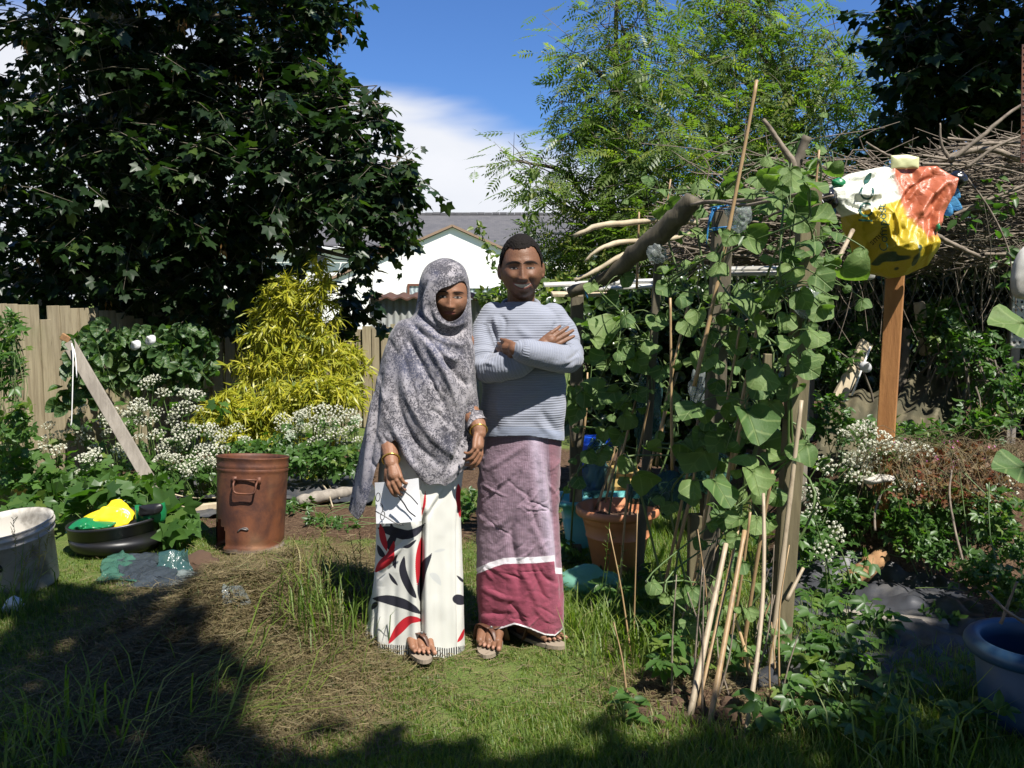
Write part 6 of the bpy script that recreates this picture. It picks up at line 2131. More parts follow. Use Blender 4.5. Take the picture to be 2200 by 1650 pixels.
tag(mb.build('bindweed_flower', M['petal'], loc=P(1860, 788, 5.6)), 'single white bindweed flower by the split stake', 'flower')


def corr(name, label, corners, mat, n=60, amp=.02, wl=.146):
    a, b, c_, d_ = [np.asarray(q, float) for q in corners]
    u, v_ = np.meshgrid(np.linspace(0, 1, n), np.linspace(0, 1, 12))
    q = (a * (1 - u[..., None]) + b * u[..., None]) * (1 - v_[..., None]) + (d_ * (1 - u[..., None]) + c_ * u[..., None]) * v_[..., None]
    nn = nrm(np.cross(b - a, d_ - a))
    q = q + nn * (np.sin(u * np.linalg.norm(b - a) * 2 * PI / wl) * amp)[..., None]
    V = q.reshape(-1, 3)
    f = gridfaces(12, n)
    mb = MB()
    mb.add(np.concatenate([V, V - nn * .006]), np.concatenate([f, f[:, ::-1] + len(V)]))
    return tag(mb.build(name, M[mat], loc=V.mean(0)), label, 'roof sheet')


corr('corrugated_sheet', 'mossy brown corrugated sheet leaning slantwise behind the stained post, right one', [P(1850, 985, 5.35), P(2040, 985, 5.35), P(2085, 815, 5.9), P(1960, 800, 5.9)], 'mossy')
corr('corrugated_sheet', 'mossy brown corrugated sheet leaning beside the tall post, left one', [P(1735, 1015, 5.3), P(1862, 1000, 5.3), P(1900, 840, 5.8), P(1790, 840, 5.8)], 'mossy')

# bank plants
hp = [[(1840, 925), (1815, 938), (1860, 922), (1896, 945), (1905, 962), (1880, 968)], [(1838, 985), (1845, 1000), (1850, 1010), (1872, 985), (1825, 1005), (1835, 1028)], [(1925, 965), (1945, 970), (1980, 968), (1865, 960)], [(1935, 1048), (1955, 1055), (1990, 1050), (1960, 1040)],
      [(1770, 1000), (1742, 1055), (1720, 1075), (1748, 1110)], [(2090, 1065), (2125, 1115), (2110, 1120), (2150, 1175), (2165, 1040)]]
for hs in hp:
    hh = [P(px, py, 4.7 + rng.normal(0, .06)) for px, py in hs]
    c = np.mean(hh, 0)
    umbel_plant(where('white cow parsley on the bank', *np.mean(hs, 0)), hh, (c[0], c[1] + .1, float(gz(c[0], c[1] + .1))), 'cow parsley on the bank', leaves_n=22, leaf_r=.15, leafT='comp')
for (px, py, r_, lb_) in ((1795, 1143, .06, 'big round cow parsley head beside the tall post, upper of the pair'), (1770, 1186, .058, 'big round cow parsley head beside the tall post, lower of the pair'),
                          (1748, 1095, .04, 'flat white cow parsley head right beside the tall post')):
    p = P(px, py, 4.25)
    umbel_plant(lb_, [p], (p[0] + .05, p[1] + .1, 0), 'cow parsley by the tall post', 12, .1, hsize=(r_ * .95, r_ * 1.0), leafT='comp', tilt=.85)
leafy('geranium_bank', 'mat of thin reddish herb-robert stems with tiny pink flowers draping the bank top', 'wild flowers', P(2000, 1000, 5.0) * [1, 1, 0] + [0, 0, .5],
      [sb(1960, 985, 4.85, 90, 30, 2, .25), sb(2080, 985, 4.8, 100, 35, 2, .25), sb(2140, 1020, 4.7, 70, 30, 1.5, .2), sb(1990, 1050, 4.6, 80, 45, 1.6, .15), sb(2090, 1060, 4.6, 70, 40, 1.2, .15)], T_MAPLE, 'maplew', 'rust_leaf', 1050, (.02, .042), 'russet', .002, n_obj=0)
leafy('bank_weeds', 'green creeping weeds hanging down over the front of the bank', 'weeds', P(1950, 1120, 4.6) * [1, 1, 0],
      [sb(1800, 1090, 4.75, 60, 70, 2, .15), sb(1960, 1110, 4.6, 80, 60, 2, .12), sb(2150, 1130, 4.4, 60, 90, 2, .15), sb(2170, 1260, 4.0, 40, 60, 1.2, .12), sb(1740, 1160, 4.6, 40, 60, 1.2, .12), sb(2060, 1090, 4.6, 60, 40, 1, .1), sb(2020, 1330, 4.1, 50, 30, .5, .08), sb(1880, 930, 5.2, 70, 40, 1.0, .12), sb(1790, 900, 5.2, 40, 60, 1.0, .12), sb(1980, 930, 5.2, 70, 30, 1.0, .12), sb(2100, 1230, 4.2, 60, 50, 1.2, .12), sb(2000, 1170, 4.5, 80, 40, 1.2, .1)],
      T_COMP, 'comp', 'weed', 1500, (.035, .085), n_obj=200)
mb = MB()
pk = np.concatenate([blob_points(P(px, py, 4.62), (.12, .1, .05), 5)[0] for (px, py) in ((1955, 950), (2010, 985), (2070, 985), (1990, 1080), (2090, 960), (2040, 955))])
dn = nrm(rng.normal(0, .3, pk.shape) + [0, -.6, .6])
scatter(T_OV, pk, frames(rdir(len(pk)), dn), np.full(len(pk), .014), rng.random(len(pk)) * .9, mb)
o = mb.build('pink_blossom', M['pink'])
tag(o, 'tiny scattered pink flowers on the reddish bank plants', 'flowers', None, 'stuff')
mb = MB()
for _ in range(420):
    c = P(rng.uniform(1840, 2200), rng.uniform(940, 1010), 4.8 + rng.normal(0, .2))
    e = c + [rng.normal(0, .1), -rng.uniform(0, .15), rng.uniform(-.22, .10)]
    mb.tube(curve([c, (c + e) / 2 + [0, -.03, .05], e], 4), .0014, 3, cap=False, tint=rng.random() * .99)
o = mb.build('dry_stalks', M['straw'])
tag(o, 'tangle of thin dry brown stalks drooping over the bank', None, None, 'stuff')
for (pts, lb_) in (([P(1790 + 90, 1140, 4.5), P(1880, 1100, 4.55), P(1895, 1060, 4.6), P(1915, 1050, 4.6)], 'drooping dead brown stem below the bank edge'), ([P(2075, 1230, 4.2), P(2050, 1130, 4.3), P(2040, 1060, 4.35), P(2045, 1010, 4.4)], 'bare brown stem standing in front of the dark hollow'),
                   ([P(2205, 1340, 3.0), P(2160, 1310, 3.0), P(2120, 1270, 3.05)], 'dead twig crossing over the blue tub, upper one'), ([P(2150, 1340, 3.02), P(2165, 1300, 3.02), P(2185, 1250, 3.0)], 'dead twig standing beside the blue tub rim')):
    branch('dead_stalk', lb_, pts, [.006, .005, .004], 'twig', 'stem')
branch('log', 'split orange-brown log end lying under the bank', [P(1828, 1245, 4.45), P(1860, 1222, 4.5), P(1900, 1190, 4.6)], [.035, .046, .04], 'log', 'log', n=14, sides=12, knots=.22)
mb = MB()
v, f = ellipsoid(P(1885, 1030, 4.66), (.085, .05, .014), None, 20, 14)
mb.add(v + fbm(v * 20, 3, 4)[:, None] * .012, f)
tag(mb.build('stone', M['whitetub'], loc=P(1885, 1028, 4.66)), 'pale stone edge showing through the bank plants', 'stone')
timber('timber_batten', 'old grey timber lying across the weed membrane right of the tall post', 'timber', G(1800, 1335) + [0, 0, .03], G(2035, 1358) + [0, 0, .03], .06, .045, 'oldwood', bevel=.008)
timber('timber_batten', 'short dark board end under the leaves right of the tall post', 'timber', G(1850, 1495) + [0, 0, .03], G(1905, 1475) + [0, 0, .05], .09, .02, 'darkwood')

# blue tub
g0 = np.array([P(2215, 1400, 3.05)[0], 3.05, float(gz(1.66, 3.05))])
bt = thing('tub', 'large dusty blue plastic tub with thick rolled rim in the lower right corner', 'tub', g0)
zr = P(2100, 1372, 3.05)[2]
R_ = 126 * 3.05 / FPX
prof = [(0, 0), (R_ * .72, 0), (R_ * .75, .01), (R_ * .92, zr - .06)]
prof += [(R_ * .955 + .03 * math.cos(a), zr - .028 + .03 * math.sin(a)) for a in np.linspace(-2.2, 2.4, 12)]
prof += [(R_ * .88, zr - .06), (R_ * .72, .03), (0, .03)]
v, f = lathe(prof, 80)
mb = MB()
mb.add(v @ rotx(.03).T + g0, f)
mb.build('tub_body', M['bluetub'], bt)

# things at the right edge
mb = MB()
sack([(2172, 600), (2180, 560), (2200, 530), (2240, 520), (2260, 590), (2240, 640), (2190, 642), (2175, 630)], 5.0, .05, mb, 61, 20, 50, .006)
tag(mb.build('plastic_container', M['whiteplastic'], loc=P(2200, 590, 5.0)), 'cloudy white plastic container hanging at the right edge under the brushwood', 'container')
t_ = thing('perforated_strip', 'rusty perforated metal strip standing upright at the top right edge', 'metal strip', P(2196, 340, 5.0) * [1, 1, 0] + [0, 0, 1.9])
mb = MB()
a_, b_ = P(2197, 350, 5.0), P(2200, 95, 5.0)
mb.bar(a_, b_, .022, .004, up=(0, -1, 0))
mb.build('strip', M['rust'], t_, smooth=False)
mb = MB()
for k in range(18):
    q = a_ + (b_ - a_) * (k + .5) / 18
    v, f = ellipsoid(q - [0, .0035, 0], (.005, .002, .005), None, 8, 5)
    mb.add(v, f)
mb.build('hole', M['blackplastic'], t_)
mb = MB()
q = P(2192, 690, 5.9)
mb.box(q, (.12, .02, .34))
pw = thing('perforated_sheet', 'pale grey sheet with dark holes behind the wire at the right edge', 'metal sheet', q)
mb.build('plate', M['whiteplastic'], pw, smooth=False, bevel=.003)
mb = MB()
for r_ in range(6):
    for c_ in range(3):
        v, f = ellipsoid(q + [-.035 + .035 * c_, -.0115, -.13 + .05 * r_], (.009, .003, .009), None, 8, 5)
        mb.add(v, f)
mb.build('hole', M['blackplastic'], pw)
mb = MB()
sack([(1838, 560), (1875, 545), (1880, 595), (1856, 600), (1842, 585)], 5.3, .02, mb, 63, 14, 40, .006)
tag(mb.build('plastic_flap', M['whiteplastic'], loc=P(1860, 570, 5.3)), 'grey plastic flap hanging behind the lower left of the scarecrow bag', 'plastic scrap')
q = P(1700, 500, 4.0)

# ------------------------------------------------------------------ leafy plants in the right foreground
spots = [(1745, 1330, 60), (1790, 1290, 60), (1830, 1330, 55), (1760, 1390, 60), (1820, 1385, 55), (1735, 1450, 60), (1790, 1470, 60), (1700, 1500, 55), (1860, 1440, 50), (1900, 1480, 50), (1840, 1520, 50), (1950, 1520, 50), (1760, 1560, 50), (1880, 1590, 50), (1985, 1590, 45), (2060, 1560, 45),
         (1690, 1420, 50), (1890, 1350, 40), (1320, 1300, 50), (1370, 1310, 50), (1430, 1380, 50), (1400, 1250, 45), (1470, 1420, 45), (1530, 1200, 45), (1480, 1230, 45), (1240, 1180, 45), (1225, 1150, 40), (1430, 1450, 45), (1560, 1420, 40), (1690, 1340, 45),
         (2080, 1480, 45), (2120, 1600, 45), (1640, 1560, 35), (1380, 1340, 45), (1450, 1330, 45)]
for i, (px, py, r_) in enumerate(spots):
    g0 = G(px, py + 28)
    sun_side = 'by the tall post' if px > 1650 else 'under the vines'
    t_ = thing('leafy_weed', where('low three-leaved weed', px, py), 'weed', g0, 'leafy weeds ' + sun_side)
    k = 11 if px > 1650 else 8
    sc = g0[1] / FPX
    pos = g0 + np.stack([rng.normal(0, r_ * .55 * sc, k), rng.normal(0, r_ * .45 * sc, k), rng.uniform(.03, .16, k)], -1)
    d = nrm(np.stack([rng.normal(0, 1, k), rng.normal(-.3, .7, k), rng.normal(-.1, .2, k)], -1))
    leaf_objects('leaf', LM['comp'], pos, frames(d, nrm(np.array([0, -.3, .9]) + rng.normal(0, .28, (k, 3)))), rng.uniform(.075, .125, k), t_)
    mb = MB()
    for p in pos:
        mb.tube(curve([g0 - [0, 0, .01], g0 * .4 + p * .6 + [0, 0, -.02], p], 5), .0022, 4, cap=False, tint=rng.random() * .9)
    mb.build('stems', M['stem'], t_)
# seedling in front
for (px, py, lb_, k) in ((1338, 1530, 'small bright green seedling standing alone at the lawn edge in front of the canes', 7), (1345, 1555, 'dark shaded leaves of the plant below the lone bright seedling', 8)):
    g0 = G(px, py)
    t_ = thing('seedling', lb_, 'seedling', g0)
    pos = g0 + np.stack([rng.normal(0, .035, k), rng.normal(0, .03, k), rng.uniform(.03, .085, k)], -1)
    leaf_objects('leaf', [tmesh('seedling_leaf', T_OV, M['weed'])], pos, frames(nrm(np.stack([rng.normal(0, 1, k), rng.normal(-.3, .7, k), 0 * pos[:, 0]], -1)), nrm(np.array([0, -.3, .9]) + rng.normal(0, .2, (k, 3)))), rng.uniform(.05, .08, k), t_)
    mb = MB()
    for p in pos:
        mb.tube(curve([g0 - [0, 0, .01], g0 * .5 + p * .5, p], 4), .002, 4, cap=False, tint=.2)
    mb.build('stems', M['stem'], t_)

# climbing shoots against the white gable
for (pts, lb_) in (([(1098, 630), (1080, 600), (1062, 570), (1048, 530), (1030, 495), (1026, 480)], 'long creeper shoot standing up across the white gable left of the man'), ([(1150, 360), (1140, 395), (1136, 430), (1134, 470), (1130, 500)], 'creeper strand dangling from the ash against the roof above the man')):
    p = curve([P(x, y, 8.6) for x, y in pts], 30)
    t_ = thing('creeper_shoot', lb_, 'creeper', p[0])
    mb = MB()
    mb.tube(p, .004, 5, tint=.3)
    mb.build('stems', M['stem'], t_)
    k = 64
    u = rng.integers(0, 30, k)
    pos = p[u] + rng.normal(0, .022, (k, 3))
    leaf_objects('leaf', [tmesh('creeper_leaf', T_OV, M['ash'])], pos, frames(nrm(rng.normal(0, 1, (k, 3)) + [0, -.3, -.5]), nrm(rng.normal(0, .5, (k, 3)) + [0, -.5, .6])), rng.uniform(.05, .085, k), t_)
leafy('shrub', 'rounded green shrub top showing over the shed between the couple and the house', 'shrub', P(1090, 640, 9.5) * [1, 1, 0], [sb(1060, 640, 9.5, 40, 22, 1, .3), sb(1110, 640, 9.4, 40, 30, 1, .3), sb(1180, 650, 9.0, 50, 60, 2, .3), sb(1230, 640, 8.8, 50, 60, 2, .3), sb(1100, 720, 9.3, 60, 60, 1.4, .3)], T_OV, 'comp', 'ash', 900, (.06, .11), 'bark', .006, n_obj=0)

mb = MB()
for _ in range(70):
    px, py = rng.normal(1540, 95), rng.normal(1565, 28)
    c = G(px, py)
    r_ = rng.uniform(.012, .034)
    v, f = ellipsoid((0, 0, 0), (r_, r_ * .9, r_ * .7), rotz(rng.uniform(0, 6)), 14, 9)
    mb.add(v * (1 + .3 * fbm(v * 40 + px, 2, 3))[:, None] + c + [0, 0, r_ * .2], f)
o = mb.build('soil_crumbs', M['soil'])
tag(o, 'crumbly brown soil lumps round the feet of the canes', None, None, 'stuff')
# ------------------------------------------------------------------ people
def remesh(prims, voxel, smooth=2, fac=.5):
    mb = MB()
    for v, f in prims:
        mb.add(v, f)
    o = mb.build('tmp', None)
    r = o.modifiers.new('r', 'REMESH')
    r.mode = 'VOXEL'
    r.voxel_size = voxel
    if smooth:
        s_ = o.modifiers.new('s', 'SMOOTH')
        s_.factor = fac
        s_.iterations = smooth
    dg = bpy.context.evaluated_depsgraph_get()
    me = o.evaluated_get(dg).to_mesh()
    V = np.empty(len(me.vertices) * 3, np.float32)
    me.vertices.foreach_get('co', V)
    nl = len(me.loops)
    li = np.empty(nl, np.int32)
    me.loops.foreach_get('vertex_index', li)
    F = li.reshape(-1, 4)
    o.evaluated_get(dg).to_mesh_clear()
    md = o.data
    bpy.data.objects.remove(o)
    bpy.data.meshes.remove(md)
    return V.reshape(-1, 3).astype(float), F


def vnormals(V, F):
    n = np.zeros_like(V)
    fn = np.cross(V[F[:, 2]] - V[F[:, 0]], V[F[:, 3] if F.shape[1] > 3 else F[:, 1]] - V[F[:, 1 if F.shape[1] > 3 else 2]])
    for k in range(F.shape[1]):
        np.add.at(n, F[:, k], fn)
    return nrm(n)


def gau(x, s_):
    return np.exp(-(x / s_) ** 2)


def head_local(kind, nu=220, nv=160):
    """a face with brow, eye sockets, nose, lips and chin; x to the viewer's right, -y towards the viewer, z up, eyes at z=0"""
    th = np.linspace(0, 2 * PI, nu, endpoint=False)
    ph = np.linspace(0, PI, nv + 2)[1:-1]
    D = np.stack([np.outer(np.sin(ph), np.cos(th)), np.outer(np.sin(ph), np.sin(th)), np.outer(np.cos(ph), np.ones(nu))], -1).reshape(-1, 3)
    D = np.concatenate([D, [[0, 0, 1.0], [0, 0, -1.0]]])
    man = kind == 'man'
    v = D * np.array([.077, .097, .122])
    x, y, z = v.T
    dn = np.clip(-z / .122, 0, 1)
    x = x * (1 - (.34 if man else .38) * dn ** 2.2) * (1 + .16 * np.sqrt(np.clip(dn, 0, 1)) * (dn < .97))
    y = np.where(y < 0, y * (1 - .06 * dn), y * (1 - .45 * dn))
    # flatter face
    y = np.where(y < 0, -.097 * (np.abs(y) / .097) ** .86, y)
    front = sstep(-.005, -.05, y)
    o = np.zeros_like(x)
    ax = np.abs(x)
    o += .006 * gau(z - .024, .012) * gau(ax - .026, .028)
    o += .004 * gau(z - .065, .03) * gau(x, .05)
    o -= .012 * gau(z - .002, .014) * gau(ax - .031, .019)
    o += .006 * gau(z - .001, .0085) * gau(ax - .031, .0145)
    nz = np.clip((.018 - z) / .056, 0, 1)
    ridge = (.004 + .020 * nz ** 1.25) * gau(x, .0075 + .006 * nz) * sstep(-.056, -.044, z) * sstep(.028, .012, z)
    o += ridge
    o += .009 * gau(ax - .0135, .0065) * gau(z + .041, .0075)
    o += (.007 if man else .005) * gau(ax - .043, .02) * gau(z + .030, .020)
    zm = -.069 if man else -.066
    o += .007 * gau(x, .032) * gau(z - zm, .026)
    curv = (9.0 if man else 2.5) * x * x
    hw = .036 if man else .026
    inside = np.clip(1 - (ax / hw) ** 2, 0, 1)
    zc = zm + curv
    if man:
        op = .0068 * inside
        o += .0025 * gau(z - (zc + op + .003), .0038) * sstep(0, .3, inside)
        o += .0035 * gau(z - (zc - op - .005), .0045) * sstep(0, .3, inside)
        o -= .0012 * (np.abs(z - zc) < op)
        for s_ in (-1, 1):
            t_ = np.clip((-.036 - z) / .038, 0, 1)
            o -= .004 * gau(x * s_ - (.019 + .026 * t_), .0042) * sstep(-.082, -.07, z) * sstep(-.030, -.042, z)
            o += .004 * gau(x * s_ - .044, .014) * gau(z + .034, .014)
    else:
        o += .0045 * gau(z - (zc + .0055), .004) * sstep(0, .4, inside)
        o += .0055 * gau(z - (zc - .0065), .0048) * sstep(0, .4, inside)
        o -= .003 * gau(z - zc, .0018) * sstep(0, .2, inside)
    o += .010 * gau(x, .018) * gau(z + .106, .014)
    o -= .004 * gau(x, .022) * gau(z + .088, .006)
    y = y - o * front
    v = np.stack([x, y, z], -1)
    V, F = ellipsoid((0, 0, 0), (1, 1, 1), None, nu, nv)
    return v, F


def head_attrs(L, kind):
    x, y, z = L.T
    man = kind == 'man'
    fr = y < -.02
    ax = np.abs(x)
    zm = -.069 if man else -.066
    curv = (9.0 if man else 2.5) * x * x
    hw = .036 if man else .026
    ins = 1 - (ax / hw) ** 2
    zc = zm + curv
    a = {}
    if man:
        op = .0068 * np.clip(ins, 0, 1)
        a['teeth'] = np.where(fr, np.where(ins > 0, op - np.abs(z - zc - .001), -.01), -.05) * 100
        a['lip'] = np.where(fr, np.where(ins > -.05, (op + .0065 - np.abs(z - zc + .001)), -.01), -.05) * 100
        a['brow'] = np.where(fr, .0055 - np.abs(z - (.0225 - 2.5 * (ax - .03) ** 2 * 4)) - .3 * np.clip(np.abs(ax - .033) - .019, 0, 1), -.05) * 100
        a['eye'] = np.where(fr, .0042 - np.abs(z + .001 - .0) - .30 * np.clip(np.abs(ax - .031) - .006, 0, 1), -.05) * 100
        a['iris'] = np.where(fr, .0062 - np.hypot(ax - .031, z * .9), -.05) * 100
        beard = np.maximum(gau(z + .050, .0085) * gau(x, .032) * .9, np.maximum(gau(z + .106, .018) * gau(x, .024) * .9, .35 * sstep(-.05, -.08, z) * (ax > .03)))
        a['beard'] = np.where(fr, beard, 0)
    else:
        a['teeth'] = np.full_like(x, -1.0)
        a['lip'] = np.where(fr, np.where(ins > 0, .0095 * np.sqrt(np.clip(ins, 0, 1)) - np.abs(z - zc), -.01), -.05) * 100
        a['brow'] = np.where(fr, .0042 - np.abs(z - (.023 - 8 * (ax - .032) ** 2)) - .3 * np.clip(np.abs(ax - .033) - .018, 0, 1), -.05) * 100
        a['eye'] = np.where(fr, .0058 - np.abs(z) - .30 * np.clip(np.abs(ax - .031) - .004, 0, 1), -.05) * 100
        a['iris'] = np.where(fr, .0062 - np.hypot(ax - .031, z), -.05) * 100
        a['beard'] = 0 * x
    return a


def skinmat(name, c1, c2, lipc):
    m, t = newmat(name)
    n1 = t.noise(35, 4, 0.6, t.obj())
    col = t.mix(n1, c1, c2)
    col = t.mix(t.math('MULTIPLY', t.attr('beard'), t.math('ADD', .55, t.math('MULTIPLY', n1, .5)), clamp=True), col, (0.03, 0.024, 0.022))
    col = t.mix(t.smooth(t.attr('lip'), -.05, .25), col, lipc)
    col = t.mix(t.smooth(t.attr('teeth'), 0, .12), col, (0.46, 0.43, 0.38))
    col = t.mix(t.math('MULTIPLY', t.smooth(t.attr('brow'), -.05, .25), .92), col, (0.012, 0.009, 0.008))
    col = t.mix(t.smooth(t.attr('eye'), 0, .12), col, (0.20, 0.175, 0.16))  # whites greyed to stand in for the shade in the eye sockets
    col = t.mix(t.math('MULTIPLY', t.smooth(t.attr('eye'), -.12, .02), t.math('SUBTRACT', 1.0, t.smooth(t.attr('eye'), .1, .2))), col, (0.025, 0.015, 0.012))
    col = t.mix(t.math('MULTIPLY', t.smooth(t.attr('iris'), 0, .08), t.smooth(t.attr('eye'), 0, .1)), col, (0.012, 0.008, 0.006))
    col = t.mix(t.math('MULTIPLY', t.attr('nail'), .7), col, (0.45, 0.24, 0.17))
    t.out(t.pbsdf(col, 0.52, t.bump(t.noise(140, 3, 0.6, t.obj()), 0.002, 0.6), spec=0.35, **{'Subsurface Weight': 0.08, 'Subsurface Radius': (0.01, 0.004, 0.002), 'Subsurface Scale': 0.5}))
    return m


M['skin_man'] = skinmat('brown_skin', (0.135, 0.064, 0.036), (0.18, 0.088, 0.050), (0.19, 0.075, 0.062))
M['skin_woman'] = skinmat('warm_brown_skin', (0.185, 0.088, 0.049), (0.235, 0.116, 0.067), (0.17, 0.055, 0.045))


def hand_prims(wrist, kdir, pn, s=1.0, curls=(.25, .3, .35, .4), thumb=(.5, .5), spread=.10, flip=1, tuck=0.0):
    """palm of four metacarpals, four bent fingers of unequal length and a thumb leaving the side of the palm"""
    kdir, pn = nrm(np.asarray(kdir, float)), np.asarray(pn, float)
    pn = nrm(pn - kdir * np.dot(pn, kdir))
    side = np.cross(kdir, pn) * flip
    pr = []
    w_ = np.asarray(wrist, float)
    off = np.array([.031, .011, -.009, -.028]) * s
    mlen = np.array([.086, .088, .083, .074]) * s
    lens = np.array([.070, .079, .073, .056]) * s
    rad = np.array([.0092, .0095, .009, .0078]) * s
    for i in range(4):
        k = w_ + kdir * mlen[i] + side * off[i]
        st = w_ + side * off[i] * .55 + kdir * .008
        pr.append(rtube(np.stack([st, (st + k) / 2 + pn * .002, k]), np.array([.0135, .0130, .0105]) * s, 12))
        d = nrm(kdir + side * (1.5 - i) * spread)
        p = k.copy()
        ch, rr = [p], [rad[i] * 1.05]
        ang = 0
        for j, q in enumerate((.46, .30, .24)):
            ang += curls[i] * (1.0, 1.15, .8)[j]
            dd = d * math.cos(ang) + pn * math.sin(ang)
            p = p + dd * lens[i] * q
            ch.append(p)
            rr.append(rad[i] * (.98, .9, .74)[j])
        pr.append(rtube(curve(ch, 10), np.interp(np.linspace(0, 3, 10), range(4), rr), 10))
    pr.append(rtube(np.stack([w_ + kdir * .012, w_ + kdir * .05]), np.array([.022, .026]) * s, 12))
    tb = w_ + kdir * .022 * s + side * .026 * s
    t1 = tb + nrm(kdir * .75 + side * thumb[0] * 1.2 + pn * .35) * .042 * s
    t2 = t1 + nrm(kdir * .9 + side * (thumb[0] * .6 - .2) + pn * thumb[1]) * .034 * s
    t3 = t2 + nrm(kdir * .95 - side * .25 + pn * (thumb[1] + .1)) * .026 * s
    pr.append(rtube(curve([w_ + kdir * .006 + side * .012, tb, t1, t2, t3], 14), np.interp(np.linspace(0, 4, 14), range(5), np.array([.012, .0145, .0115, .0105, .0078]) * s), 10))
    return pr


def foot_prims(ankle, dirv, s=1.0, up=.07):
    """heel, arch, ball and five toes"""
    dirv = nrm(np.asarray(dirv, float) * [1, 1, 0])
    side = np.cross(dirv, [0, 0, 1.0])
    a = np.asarray(ankle, float)
    zg = float(gz(a[0], a[1])) + .040
    b = np.array([a[0], a[1], zg])
    pr = []
    for o in (-.024, 0, .024):
        path = curve([b - dirv * .055 * s + side * o * .7 + [0, 0, .018], b + side * o + [0, 0, .03], b + dirv * .08 * s + side * o * 1.3 + [0, 0, .025], b + dirv * .15 * s + side * o * 1.5 + [0, 0, .006]], 10)
        pr.append(rtube(path, np.interp(np.linspace(0, 1, 10), [0, .3, .7, 1], [.026, .03, .025, .016]) * s, 12))
    pr.append(rtube(np.stack([b + [0, 0, .02], b + dirv * .03 + [0, 0, .045], a + [0, 0, up]]), np.array([.034, .036, .034]) * s, 14))
    tl = []
    for i, o in enumerate((-.042, -.020, -.002, .015, .031)):
        o = o * s
        st = b + dirv * (.145 - .006 * i) * s + side * o
        e = b + dirv * (.205 - .011 * i) * s + side * o * 1.08 + [0, 0, -.008]
        pr.append(rtube(np.stack([st + [0, 0, .004], (st + e) / 2 + [0, 0, .004], e]), np.array([.0125, .0110, .0098] if i == 0 else [.0090, .0076, .0068]) * s, 10))
        tl.append(e)
    return pr, tl


def cutmesh(V, F, f):
    """drop faces where f < 0 and slide the rim onto f = 0"""
    keep = (f[F] >= 0).any(1)
    F2 = F[keep]
    # edges crossing: move outside vertices of kept faces towards their inside neighbours
    V = V.copy()
    acc, cnt = np.zeros_like(V), np.zeros(len(V))
    k = F2.shape[1]
    for i in range(k):
        for j in ((i + 1) % k, (i - 1) % k):
            a, b = F2[:, i], F2[:, j]
            sel = (f[a] < 0) & (f[b] >= 0)
            a, b = a[sel], b[sel]
            t_ = (f[b] / (f[b] - f[a] + 1e-9))[:, None]
            np.add.at(acc, a, V[b] + (V[a] - V[b]) * t_)
            np.add.at(cnt, a, 1)
    mv = cnt > 0
    V[mv] = acc[mv] / cnt[mv][:, None]
    bad = (f < 0) & ~mv
    F2 = F2[~bad[F2].any(1)]
    used = np.unique(F2)
    mp = -np.ones(len(V), int)
    mp[used] = np.arange(len(used))
    return V[used], mp[F2], used


class Figure:
    def __init__(s, px, d):
        s.d = d
        s.base = np.array([P(px, 900, d)[0], d, 0.0])

    def L(s, px, py, dy=0.0):
        return P(px, py, s.d + dy)

    def loft(s, table, nr=200, na=260, ex=2.3):
        t_ = np.array(table, float)
        py = np.linspace(t_[0, 0], t_[-1, 0], nr)
        col = [np.interp(py, t_[:, 0], t_[:, i]) for i in range(1, 5)]
        ker = np.array([1, 4, 6, 4, 1.]) / 16
        for _ in range(int(nr / 26)):
            col = [np.concatenate([c[:2], np.convolve(c, ker, 'valid'), c[-2:]]) for c in col]
        xl = np.array([P(a, b, s.d)[0] for a, b in zip(col[0], py)])
        xr = np.array([P(a, b, s.d)[0] for a, b in zip(col[1], py)])
        z = np.array([P(1100, b, s.d)[2] for b in py])
        th = np.linspace(0, 2 * PI, na, endpoint=False)
        c, sn = np.cos(th), np.sin(th)
        cx, a = (xl + xr) / 2, (xr - xl) / 2
        cy, b = (col[2] + col[3]) / 2, (col[3] - col[2]) / 2
        X = cx[:, None] + a[:, None] * np.sign(c) * np.abs(c) ** (2 / ex)
        Y = s.d + cy[:, None] + b[:, None] * np.sign(sn) * np.abs(sn) ** (2 / ex)
        Zz = np.broadcast_to(z[:, None], X.shape)
        return np.stack([X, Y, Zz], -1).reshape(-1, 3), gridfaces(nr, na, True)


def place_head(fig, px, py, dy, kind, sc, yaw, tilt, nod):
    v, F = head_local(kind)
    R = rotz(yaw) @ roty(tilt) @ rotx(nod)
    c = fig.L(px, py, dy)
    return v, F, R, c


# ================================================================== the man
mn = Figure(1115, 3.87)
man = thing('person', "man in a blue-grey ribbed sweater and maroon checked wrap, arms crossed, smiling", 'person', mn.base)
L = mn.L
hv, hF, hR, hc = place_head(mn, 1120, 576, -.03, 'man', 1.03, .03, -.03, .02)
HS = 1.045
prims = [(hv * HS @ hR.T + hc, hF)]
for s_ in (-1, 1):
    e = ellipsoid((s_ * .083, .012, -.008), (.0085, .017, .031), rotz(s_ * -.45) @ rotx(.15), 16, 12)
    prims.append((e[0] * HS @ hR.T + hc, e[1]))
    e = ellipsoid((s_ * .081, .008, -.032), (.008, .011, .011), None, 12, 8)
    prims.append((e[0] * HS @ hR.T + hc, e[1]))
prims.append(rtube(np.stack([L(1118, 690, .03), L(1119, 650, .016), L(1120, 600, .0)]), [.052, .056, .058], 20))
prims.append(rtube(np.stack([L(1080, 694, .01), L(1160, 694, .01)]), [.05, .05], 16))
prims.append(rtube(np.stack([L(1120, 740, .01), L(1120, 800, 0), L(1118, 950, 0)]), [.085, .09, .10], 20))
